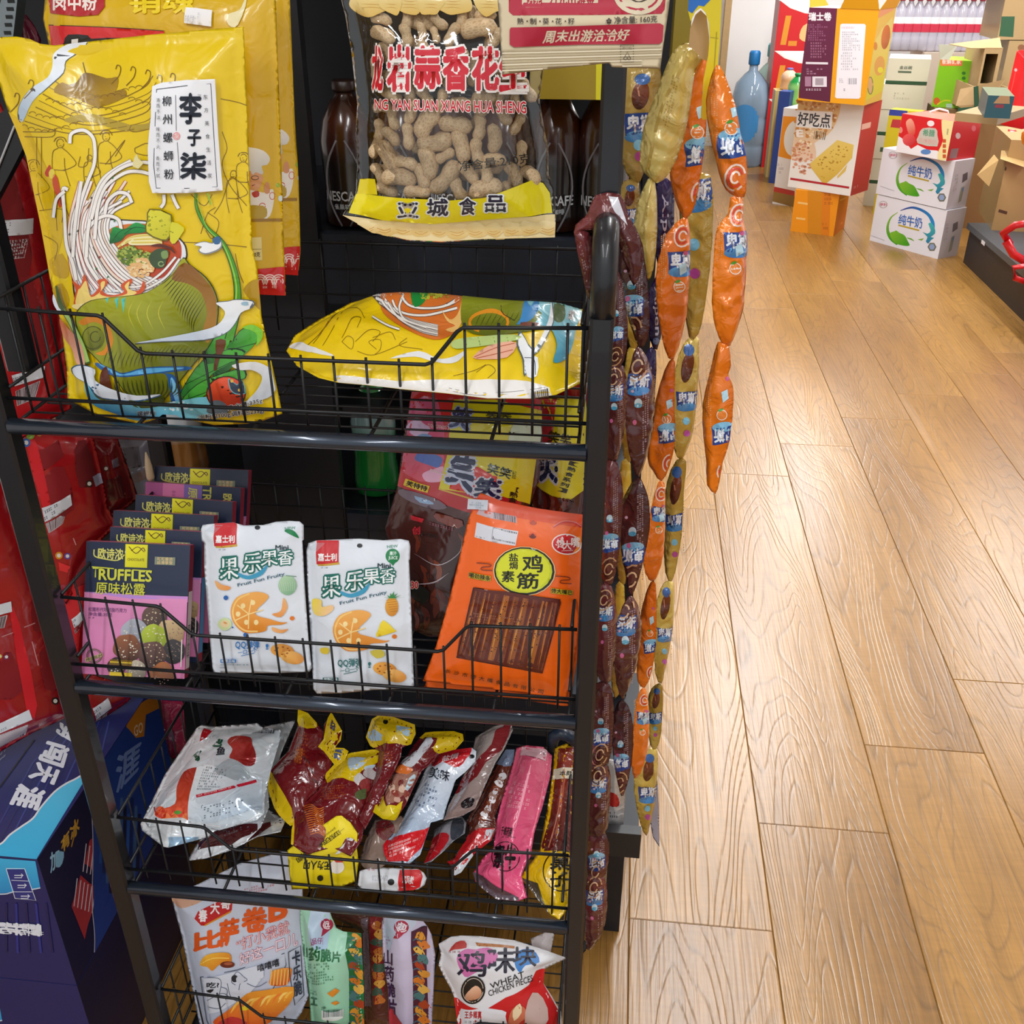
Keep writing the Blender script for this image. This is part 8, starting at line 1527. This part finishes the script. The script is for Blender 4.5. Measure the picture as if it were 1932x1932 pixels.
f.line([(440, 1083), (812, 1140)], 13, 'b01c2c', 0); f.poly([(495, 668), (712, 680), (705, 785), (490, 770)], 'f0f0f0'); f.text('好吃点', [(505, 680), (702, 692), (694, 778), (498, 760)], '3a3a40', .02); f.text('E', (495, 790, 530, 830), 'f4ece4', .05); f.bars([(600, 795), (680, 800), (670, 850), (596, 845)], 7, '6a5a40'); c.right.at(1350, 0, 3.22).poly([(890, 755), (945, 740), (940, 775), (885, 790)], 'd8a894'); c.right.fine([(840, 1130), (890, 1110), (885, 1135), (836, 1152)], 1, 'e0b0a8'); c.done()
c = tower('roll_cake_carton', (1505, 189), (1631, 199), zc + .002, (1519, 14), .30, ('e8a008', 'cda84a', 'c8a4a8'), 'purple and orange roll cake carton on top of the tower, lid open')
f = c.front.at(1400, 0, 6.44); f.poly([(690, 1190), (1070, 1240), (1110, 700), (1160, 60), (740, 80), (700, 800)], ('641c40', '5a1838', (760, 100), (760, 1200)), 0)
f.text('瑞士卷', (812, 152, 1085, 250), 'ece4ea', .04); f.fine((800, 290, 1075, 500), 8, 'a8688c', .9, 3, 26); f.fine((830, 510, 1060, 710), 6, 'b47a98', .9, 4, 26); f.line([(775, 765), (1045, 770)], 26, 'e4dce4', 0); f.fine((780, 800, 1030, 910), 4, 'b88aa4', .6, 5, 40); f.poly(rect(855, 930, 1030, 1055), 'e4dce4'); f.poly(rect(890, 950, 990, 1035), 'a89aa4'); f.poly(rect(765, 930, 840, 1050), 'a87a94'); f.fine((775, 1070, 1000, 1110), 1, 'd0c0cc', .9, 6, 30)
f.poly([(1195, 300), (1215, 288), (1490, 290), (1505, 310), (1440, 1180), (1420, 1200), (1150, 1195), (1130, 1180)], 'ece8ee'); f.fine((1210, 320, 1480, 355), 1, 'd88a9a'); f.fine((1215, 380, 1460, 620), 9, 'a8a4b4', .9, 7, 22); f.fine((1200, 630, 1440, 860), 7, 'b8b4c0', .7, 8, 22); f.bars((1290, 950, 1395, 1025), 9, '8a8694'); f.fine((1180, 950, 1240, 1010), 3, '8a8694'); f.fine((1190, 1070, 1390, 1160), 2, '6a6674', .5, 2, 40)
r = c.right.at(1400, 0, 6.44); r.poly([(1480, 1240), (1500, 800), (1560, 600), (1700, 350), (1830, 200), (1820, 1000), (1740, 1060)], ('cdb86a', 'c8b428', (1700, 300), (1600, 1200))); r.poly([(1480, 1240), (1500, 1050), (1700, 800), (1780, 900), (1750, 1080)], 'c4b83a'); r.poly(ell(1745, 450, 52, 150, 8), ('c86a2a', '9a4a20', (1740, 300), (1740, 600))); r.poly(ell(1670, 800, 62, 120, 8), 'c8924a'); r.poly(ell(1680, 850, 34, 36), 'd0c838'); r.poly(ell(1620, 560, 24, 50), 'c07a30')
r.poly([(1580, 60), (1830, -40), (1840, 120), (1660, 220), (1640, 120)], 'd08a60'); r.poly(ell(1592, 180, 34, 130, -8), '9a7ab0'); r.poly(ell(1605, 255, 24, 50), '2a7ac0'); r.poly(ell(1558, 1040, 36, 110), 'c09a6a'); r.line(ell(1558, 1040, 32, 104), 9, '4a6a3a', 0)
c.done()
T = c.T; m = MB()
for (a, b_, dz, out) in ((T[0] * .55 + T[1] * .45, T[1], .09, np.array([0, -.02, 0])), (T[1], T[2], .10, np.array([.05, 0, 0])), (T[0], T[3], .05, np.array([-.02, 0, 0]))):
    m = MB(); e = (b_ - a) * .14; q = [a, b_, b_ - e + out + np.array([0, 0, dz]), a + e + out + np.array([0, 0, dz])]; n = np.cross(b_ - a, [0, 0, 1.]); n /= np.linalg.norm(n); m.hexa(q, [p + n * .003 for p in q]); m.build('lid_flap', plain('orange_board', 'd8980c', .5), c.o)
# cartons left of the tower
c = Carton('white_snack_carton', (1457, 384), (1497, 390), 0, (1468, 203), .3, ('dcd8d4', 'c8c4c0', 'dcdcdc'), 'white snack carton with an orange picture, left of the cracker carton', 'carton'); f = c.front.at(1400, 0, 6.44); f.poly([(500, 1410), (660, 1420), (600, 1940), (440, 1900)], 'e08c14'); f.poly(ell(640, 1680, 130, 220, 8), 'dcdad2'); f.at(1350, 0, 3.22); f.poly([(340, 1130), (480, 1160), (480, 1190), (335, 1160)], 'b03028'); f.poly([(335, 1160), (480, 1190), (480, 1260), (335, 1220)], '8a6a30'); f.fine((375, 990, 430, 1060), 3, 'b0a8a8'); c.done()
c = Carton('blue_carton', (1450, 345), (1470, 347), 0, (1468, 172), .12, ('1c3a80', '1c3a80', '24509c'), 'narrow dark blue carton behind the white snack carton', 'carton'); c.done()
# red gift cartons against the wall, a white rack hook line beside
for z0, z1, lab, o_ in ((0.0, .53, 'red and white gift carton at the bottom by the far wall', 0), (.53, .885, 'red and white gift carton in the middle by the far wall', 620), (.885, 1.24, 'red and white gift carton on top of the pile by the far wall', 1240)):
    c = Carton('gift_carton', (1.09, 9.0), (1.42, 9.0), z0, z1, .3, ('c81a24', '9a1820', 'd8d0cc'), lab, 'carton', 'red gift cartons by the far wall', world=True); f = c.front; a = PXs(c.Bm[0]); b_ = PXs(c.Bm[1]); d = PXs(c.T[0]); e = PXs(c.T[1])
    L = lambda u, v: tuple((a * (1 - u) + b_ * u) * (1 - v) + (d * (1 - u) + e * u) * v)
    f.poly([L(0, 1), L(1, 1), L(1, .72), L(.6, .75), L(.25, .85)], 'e6e2de', 0); f.poly([L(.12, .12), L(.25, .12), L(.3, .7), L(.17, .7)], 'd8902a'); f.poly([L(.3, .1), L(.5, .1), L(.5, .2), L(.3, .2)], 'd88a2a'); f.poly([L(.55, .25), L(.8, .2), L(.85, .55), L(.6, .5)], 'e8b87a', 3); c.done()
# green-striped white cartons: a column of five, and one at the top right
GZ = [0, .155, .32, .475, .64, .80, .96]
for k in range(6):
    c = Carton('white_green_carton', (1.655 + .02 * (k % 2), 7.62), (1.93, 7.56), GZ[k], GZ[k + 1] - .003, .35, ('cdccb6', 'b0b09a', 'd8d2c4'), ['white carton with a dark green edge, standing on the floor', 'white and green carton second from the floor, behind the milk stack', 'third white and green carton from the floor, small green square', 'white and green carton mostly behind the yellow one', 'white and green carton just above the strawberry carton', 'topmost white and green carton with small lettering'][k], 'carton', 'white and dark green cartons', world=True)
    f = c.front; a = PXs(c.Bm[0]); b_ = PXs(c.Bm[1]); d = PXs(c.T[0]); e = PXs(c.T[1]); L = lambda u, v: tuple((a * (1 - u) + b_ * u) * (1 - v) + (d * (1 - u) + e * u) * v)
    k % 2 and f.poly([L(0, 0), L(1, 0), L(1, .13), L(0, .13)], '1e4a2c')
    if k == 5: f.text('金丝碗', [L(.28, .72), L(.58, .72), L(.58, .58), L(.28, .58)], '4a5a4a', .02); f.line([L(.26, .48), L(.58, .48)], 4, '5a6a54', 0)
    if k in (3, 4): f.fine([L(.3, .7), L(.75, .7), L(.75, .4), L(.3, .4)], 3, 'b0b09c', .8, k, 5)
    if k == 2: f.poly([L(.2, .5), L(.4, .5), L(.4, .3), L(.2, .3)], '3a5a34')
    c.done()
c = Carton('lime_carton', (1757, 201), (1826, 206), .675, (1762, 112), .28, ('7ac00c', '4a9a10', 'a0d420'), 'lime green carton with an orange label, right of the white and green column', 'carton'); f = c.front.at(1632, 0, 6.44)
f.poly([(920, 700), (1190, 690), (1180, 800), (915, 800)], 'e8784a'); f.text('新鲜到家', (940, 715, 1165, 780), 'f4e4d8', .03); f.poly(ell(872, 1230, 40, 46), 'c85a20'); f.line([(840, 1300), (950, 1225), (1040, 1225)], 18, 'c0c818', 3); f.poly(rect(985, 1260, 1060, 1320), 'a8c8b0'); [f.poly(ell(1200, 890 + k * 60, 24, 20), '2a7a1c', lay=f.layer + 1) for k in range(3)]; c.done()
m = MB(); q = [c.T[0], c.T[0] * .6 + c.T[3] * .4]; a, b_ = c.T[0], c.T[0] * .75 + c.T[1] * .25; q = [a, b_, b_ + np.array([.03, -.02, .09]), a + np.array([-.03, -.02, .09])]; m.hexa(q, [p + np.array([0, .004, 0]) for p in q]); m.build('lid_flap', plain('white_board', 'd4dccc', .6), c.o)
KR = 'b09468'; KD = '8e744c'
# opened brown cartons at the right
def open_box(x0, y0, z0, w, d, h, lab, col=KR, hole=True, flaps=()):
    o = empty('brown_carton', (x0 + w / 2, y0, z0)); tag(o, lab, 'carton', 'opened brown cartons at the right'); M_ = plain('cardboard', col, .8, 0, 30, .08); t = .006
    def w_(n, a, b): m = MB(); m.box(a, b); m.build(n, M_, o)
    if hole:   # the front panel has a big torn-out opening: a frame of four strips
        w_('front_panel', (x0, y0, z0), (x0 + w * .12, y0 + t, z0 + h)); w_('front_panel', (x0 + w * .8, y0, z0), (x0 + w, y0 + t, z0 + h)); w_('front_panel', (x0 + w * .12, y0, z0), (x0 + w * .8, y0 + t, z0 + h * .18)); w_('front_panel', (x0 + w * .12, y0, z0 + h * .86), (x0 + w * .8, y0 + t, z0 + h))
    else: w_('front_panel', (x0, y0, z0), (x0 + w, y0 + t, z0 + h))
    w_('side_panel', (x0, y0 + t, z0), (x0 + t, y0 + d, z0 + h)); w_('side_panel', (x0 + w - t, y0 + t, z0), (x0 + w, y0 + d, z0 + h)); w_('back_panel', (x0 + t, y0 + d - t, z0), (x0 + w - t, y0 + d, z0 + h)); w_('bottom_panel', (x0 + t, y0 + t, z0), (x0 + w - t, y0 + d - t, z0 + t))
    if hole: w_('top_panel', (x0 + t, y0 + t, z0 + h - t), (x0 + w - t, y0 + d - t, z0 + h))
    for q in flaps:
        q = [np.array(p, float) for p in q]; n = np.cross(q[1] - q[0], q[2] - q[0]); n /= np.linalg.norm(n); m = MB(); m.hexa(q, [p + n * .004 for p in q]); m.build('flap', M_, o)
    return o
GREEN = plain('green_board', '1e4a30', .7)
def X(px, py, Y): return PY(px, py, Y)
a = X(1842, 172, 7.2); b_ = X(1893, 90, 7.2); ob = open_box(a[0], 7.2, a[2], b_[0] - a[0], .4, b_[2] - a[2], 'brown carton with a torn dark opening, right of the lime carton', flaps=[(X(1832, 92, 7.2), X(1890, 92, 7.2), X(1886, 72, 7.3), X(1790, 84, 7.35))])
a = X(1832, 213, 7.0); b_ = X(1905, 166, 7.0); open_box(a[0], 7.0, a[2], b_[0] - a[0], .5, b_[2] - a[2], 'brown carton with green print and torn flaps, under the dark opening', hole=False, flaps=[(X(1803, 200, 6.95), X(1838, 198, 6.92), X(1841, 162, 6.95), X(1812, 168, 6.98)), (X(1850, 205, 6.96), X(1866, 190, 6.9), X(1898, 150, 6.9), X(1846, 162, 6.96))])
m = MB(); q = [X(1806, 212, 6.93), X(1852, 212, 6.93), X(1846, 162, 6.94), X(1836, 164, 6.94), X(1838, 200, 6.93), X(1808, 204, 6.93)]
for q in ([X(1806, 213, 6.9), X(1852, 213, 6.9), X(1852, 200, 6.9), X(1808, 204, 6.9)], [X(1838, 202, 6.9), X(1848, 202, 6.9), X(1846, 162, 6.9), X(1837, 164, 6.9)]): m.hexa(q, [p + np.array([0, .003, 0]) for p in q])
tag(m.build('green_board_strip', GREEN), 'dark green cardboard strips lying between the torn carton flaps', 'cardboard')
c = Carton('blue_green_carton', (1856, 222), (1905, 224), 1.0, (1875, 180), .3, ('24505c', '1c3a44', '6a7a5a'), 'dark teal carton under the torn flaps, brown window panel', 'carton'); c.front.poly([(1874, 195), (1890, 176), (1905, 176), (1905, 196)], 'a8825a'); c.front.poly([(1878, 197), (1894, 197), (1893, 204), (1877, 203)], '8a2a3c'); c.done()
c = Carton('brown_carton', (1866, 382), (1900, 386), 0, (1868, 232), .5, ('96704c', '7a5a3c', KR), 'plain brown carton standing behind the milk cartons, green stripe beside it', 'carton', 'opened brown cartons at the right'); c.front.line([(1858, 250), (1848, 380)], 8, '1e4a30', 0); c.done()
c = Carton('brown_carton', (1.98, 7.42), (2.28, 7.40), 0, .672, .3, (KD, KD, KR), 'brown carton under the lime carton, hidden by the strawberry carton', 'carton', 'opened brown cartons at the right', world=True); c.front.line([PXs((2.1, 7.45, .1)), PXs((2.1, 7.45, .6))], 6, '1e4a30', 0); c.done()
c = Carton('brown_carton', (2.0, 7.0), (2.38, 7.0), 0, .66, .3, ('86633f', KD, KR), 'brown carton on the floor below the torn flaps', 'carton', 'opened brown cartons at the right', world=True); c.done()
c = Carton('brown_carton', (1800, 228), (1880, 236), .93, (1800, 212), .4, (KR, KD, KR), 'flat brown carton tray beneath the teal carton', 'carton', 'opened brown cartons at the right'); c.done()
for k, (z0, z1) in enumerate(((0.3, 1.07), (1.075, 1.31), (1.315, 1.6))):
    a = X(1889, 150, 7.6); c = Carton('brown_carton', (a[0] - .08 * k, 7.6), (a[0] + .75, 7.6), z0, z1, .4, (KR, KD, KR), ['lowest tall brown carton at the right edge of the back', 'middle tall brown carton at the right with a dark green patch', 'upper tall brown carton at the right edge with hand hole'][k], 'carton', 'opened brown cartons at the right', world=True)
    f = c.front.at(1632, 0, 6.44)
    if k == 1: f.poly([(1660, 200), (1820, 200), (1800, 450), (1630, 440)], '2e5a3e', 0)
    if k == 0: f.line([(1610, 490), (1750, 500), (1730, 730), (1600, 720), (1610, 490)], 10, '9a7c50', 0); f.poly(ell(1680, 580, 30, 60), '8a6c44'); f.poly(ell(1900, 580, 44, 40), '8a5a3c')
    if k == 2: f.poly([(1690, 0), (1860, 0), (1850, 140), (1690, 130)], '7a5a48')
    c.done()
# front right: brown carton, pink carton and black base on the floor
base = empty('black_shelf_base', (2.35, 6.0, 0)); tag(base, 'low black shelf base with a grey steel edge at the right side', 'shelf')
m = MB(); m.box((1.955, 4.0, .0), (2.9, 6.15, .19)); m.build('plinth', plain('black_plinth', '2a2626', .5), base); m = MB(); m.box((1.94, 4.0, .19), (2.9, 6.17, .222)); m.build('steel_deck', plain('grey_steel', '59626a', .35, .4), base)
a = PX(1855, 458, 1.939); m = MB(); m.box(a - np.array([.001, .03, .01]), a + np.array([.0, .03, .01])); m.build('edge_clip', plain('white_clip', 'e8e8ec', .4), base)
w = PZ(1850, 432, .222); c = Carton('brown_carton', (2.02, 6.0), (2.62, 5.92), .222, .70, .5, ('b8965e', '8e744c', KR), 'brown carton with raised side flap standing on the black base', 'carton', 'opened brown cartons at the right', world=True)
f = c.front; f.line([(1852, 388), (1900, 402)], 6, '5a3c28', 0); f.poly(ell(1897, 318, 2, 4), '4a3820'); c.done()
for q in ([X(1844, 330, 5.97), X(1866, 352, 5.94), X(1884, 302, 5.96), X(1876, 292, 6.0)], [X(1888, 300, 5.95), X(1940, 318, 5.9), X(1940, 290, 6.1), X(1890, 284, 6.1)]): m = MB(); m.hexa(q, [p + np.array([0, .006, 0]) for p in q]); m.build('flap', plain('cardboard', 'bb9a62', .8, 0, 30, .08), c.o)
c = Carton('pink_gift_carton', (2.06, 5.45), (2.5, 5.3), .224, .64, .2, ('cf62a8', 'b04a90', 'd87ab4'), 'pink gift carton with round gold character seal on the black base', 'carton', world=True)
f = c.front.at(1632, 180, 6.44); f.poly(ell(1810, 1500, 96, 160, 8), 'e0b0b8'); f.poly(ell(1810, 1500, 78, 138, 8), 'c860a0'); f.text('福', [(1760, 1420), (1880, 1430), (1860, 1590), (1740, 1580)], 'e0b888', .03); f.poly([(1830, 1070), (1910, 1090), (1860, 1160)], 'f0b8d0', 2); f.fine((1670, 1680, 1820, 1760), 2, 'f0c8a0', .6, 3, 30); c.done()
RED = plain('red_ribbon', 'd81018', .35)
m = MB(); m.tube([PY(1905, 460, 5.25), PY(1893, 440, 5.22), PY(1915, 425, 5.2), PY(1945, 420, 5.2)], .018, 8); m.tube([PY(1898, 455, 5.22), PY(1912, 480, 5.2), PY(1945, 500, 5.2)], .02, 8); m.tube([PY(1945, 500, 5.1), PY(1912, 505, 5.1), PY(1915, 525, 5.1), PY(1945, 535, 5.1)], .014, 8); tag(m.build('red_ribbon', RED, None, True), 'red ribbon loop hanging over the pink carton at the right edge', 'ribbon')
S, o = pouch('red_hanging_bag', (1632, 0, 6.44), [(1845, 620), (1880, 608), (2050, 600), (2060, 1540), (1900, 1570), (1700, 1530), (1632, 1505), (1660, 1400)], [(1888, 235, 5.6), (1930, 240, 5.6), (1915, 100, 5.62)], 'e00c10', film(.4, 0, .3, .2, 10), 'bright red plastic bag hanging at the upper right edge', None, T=.03, roll=.08, amp=.006, wl=.3, seed=130, cat='bag', seal=.0); 
S.line([(1830, 860), (1790, 1050), (1720, 1300), (1650, 1500)], 10, 'f04a40', 4); S.poly(ell(1832, 850, 18, 20), 'd8b0b0'); S.printed(o, film(.4, 0, .3, .2, 10))
S, o = pouch('orange_bag', (1632, 180, 6.44), [(1905, 450), (1990, 400), (1990, 640), (1915, 590), (1895, 520)], [(1930, 270, 5.7), (1940, 270, 5.7), (1932, 245, 5.7)], 'f0860c', film(.4, 0, .3, .2, 10), 'orange bag corner under the red bag at the right edge', None, T=.02, seed=131, cat='bag')
S, o = pouch('red_foil_bag', (1632, 180, 6.44), [(1740, 410), (1830, 420), (1900, 480), (1890, 560), (1800, 600), (1700, 670), (1690, 640)], [(1900, 280, 6.3), (1920, 280, 6.3), (1910, 250, 6.3)], 'c03028', film(.35, 0, .3, .3, 10), 'crumpled red foil bag behind the brown carton', None, T=.02, seed=132, cat='bag')
m = MB(); a = PY(1900, 285, 6.4); m.box((a[0], 6.4, a[2]), (a[0] + .4, 6.6, a[2] + .09)); bv = tag(m.build('green_tub', plain('green_plastic', '6aa04a', .4)), 'green plastic tub on top of the brown carton behind', 'tub')
# ------------------------------------------------------------------ water jugs by the far wall
def jug(px, y1, Y, r, h, col, lab, cap):
    b_ = PY(px, y1, Y); m = MB(); pr = [(.9, 0), (1, .03), (1, .18), (.95, .2), (1, .22), (1, .42), (.95, .44), (1, .46), (1, .62), (.85, .74), (.45, .82), (.24, .85), (.22, .92)]
    m.lathe([(q * r, t * h) for q, t in pr], (b_[0], Y + r, 0), 28); mt = plain('jug_plastic_' + col, col, .12, 0, 0, 0, .8)
    bs = mt.node_tree.nodes['Principled BSDF']; bs.inputs['Transmission Weight'].default_value = .55; bs.inputs['IOR'].default_value = 1.15
    o = tag(m.build('water_jug', mt, None, True), lab, 'water jug', 'water jugs by the far wall')
    m = MB(); m.lathe([(.28 * r, h * .90), (.3 * r, h * .91), (.3 * r, h * 1.0), (.24 * r, h * 1.02)], (b_[0], Y + r, 0), 18); m.build('cap', plain('jug_cap', cap, .4), o, True)
    if col == 'a4bdd6':
        m = MB(); V = []
        for k in range(13): an = -1.1 + k * .13; V.append((b_[0] + r * 1.01 * sin(an), Y + r - r * 1.01 * cos(an)))
        for k in range(12):
            e = .5 * math.sqrt(max(0, 1 - ((k - 5.5) / 6.2) ** 2)) * .34 * h; zc_ = .40 * h; m.add([(V[k][0], V[k][1], zc_ - e), (V[k + 1][0], V[k + 1][1], zc_ - e), (V[k + 1][0], V[k + 1][1], zc_ + e), (V[k][0], V[k][1], zc_ + e)], [(0, 1, 2, 3)])
        m.build('round_label', plain('jug_label', '3a84c0', .4), o)
jug(1406, 314, 8.95, .15, .86, 'a4bdd6', 'blue water jug with dark blue cap and round label, nearest of the jugs', '0f6aa8')
jug(1440, 296, 9.45, .15, .88, 'b4d6ce', 'pale green water jug just behind the blue one', '5ab0b8')
bottle_z = .0
for px, y0, y1, Y, r, cols, lab, cap in ((1486, 128, 170, 8.6, .06, [(.5, 'e0a878'), (1, 'e8c0a0')], 'orange drink bottle with purple cap in front of the gift cartons', '6a6ab0'), (1500, 138, 200, 8.4, .07, [(.6, '8ac86a'), (1, '0f8a3c')], 'green bottle with dark green top left of the roll cake carton', '0f7a3a')):
    o, inf = bottle('drink_bottle', px, y0, y1, Y, r, cols, lab, 'bottle', None, cap, z0=PY(px, y1, Y)[2]); x, Y_, z, H_, r_ = inf
    c = Carton('white_board_box', (x - .1, Y_ - .02), (x + .12, Y_ - .02), 0, z - .002, .16, ('c8b070', 'b8a468', 'd0c080'), 'pale carton under the ' + ('orange' if cap[0] == '6' else 'green') + ' bottle by the far wall', 'carton', world=True)
m = MB(); a = PY(1374, 120, 9.9); m.box((a[0] - .07, 9.9, 0), (a[0] - .015, 10.0, 1.3)); tag(m.build('cardboard_strip', plain('cardboard', KR, .8, 0, 30, .08)), 'tall narrow brown cardboard piece leaning on the far wall', 'cardboard')
# ------------------------------------------------------------------ shrink-wrapped water bottles, two tiers on a low stand
bm_cache = {}
def water_bottle(x, y, z, lab):
    if not bm_cache:
        m = MB(); pr = [(.028, 0), (.034, .01), (.034, .07), (.031, .085), (.034, .1)]; m.lathe(pr + [(.034, .19), (.03, .215), (.016, .245), (.013, .252), (.013, .262)], (0, 0, 0), 14); b0 = m.build('water_bottle', plain('clear_bottle', 'b9b6c4', .15, 0, 0, 0, .6), None, True)
        m = MB(); m.lathe([(.0346, .10), (.0348, .102), (.0348, .142), (.0346, .143)], (0, 0, 0), 14); r1 = m.build('red_label', plain('label_red', 'c8344c', .4), b0)
        m = MB(); m.lathe([(.0346, .143), (.0348, .144), (.0348, .176), (.0346, .177)], (0, 0, 0), 14); r2 = m.build('white_label', plain('label_white', 'e8e4e8', .4), b0)
        m = MB(); m.lathe([(.015, .258), (.016, .26), (.016, .275), (.014, .277)], (0, 0, 0), 12); r3 = m.build('cap', plain('cap_pink', 'd04a64', .4), b0, True); bm_cache['o'] = b0; bm_cache['n'] = 0
    b0 = bm_cache['o']
    if bm_cache['n'] == 0: o = b0
    else:
        o = b0.copy(); COL.objects.link(o)
        for ch in b0.children: d = ch.copy(); d.parent = o; COL.objects.link(d)
    bm_cache['n'] += 1; o.location = (x, y, z); o.scale = (1.35, 1.35, 1.35); tag(o, lab, 'bottle', 'shrink wrapped water bottles')
st = empty('bottle_stand', (2.75, 9.2, 0)); tag(st, 'low stand carrying the packs of water bottles at the back', 'stand')
z1 = PY(1800, 98, 8.9)[2]; z2 = PY(1800, 68, 8.9)[2]
m = MB(); m.box((2.2, 8.85, 0), (3.7, 9.3, z1 - .002)); m.build('stand_block', plain('pale_board', 'c8b8a8', .7), st)
xa, xb = PY(1680, 60, 8.9)[0], PY(1880, 60, 8.9)[0]; n = 13
for i in range(n):
    x = xa + (xb - xa) * i / (n - 1)
    water_bottle(x, 8.95, z1, 'water bottle with red and white label in the lower tier of packs')
for i in range(n):
    x = xa + (xb - xa) * i / (n - 1)
    for r_ in (0, 1): water_bottle(x, 8.95 + r_ * .1, z1 + .36 + .03, 'water bottle with red and white label in the upper tier of packs')
m = MB(); m.box((xa - .06, 8.88, z1 + .377), (xb + .06, 9.2, z1 + .387)); m.build('pack_tray', plain('pink_film_sheet', 'd0a0a8', .4), st)
import sys
print('OBJECTS', len(bpy.data.objects), 'TRIS', sum(len(o.data.polygons) for o in bpy.data.objects if o.type == 'MESH'))
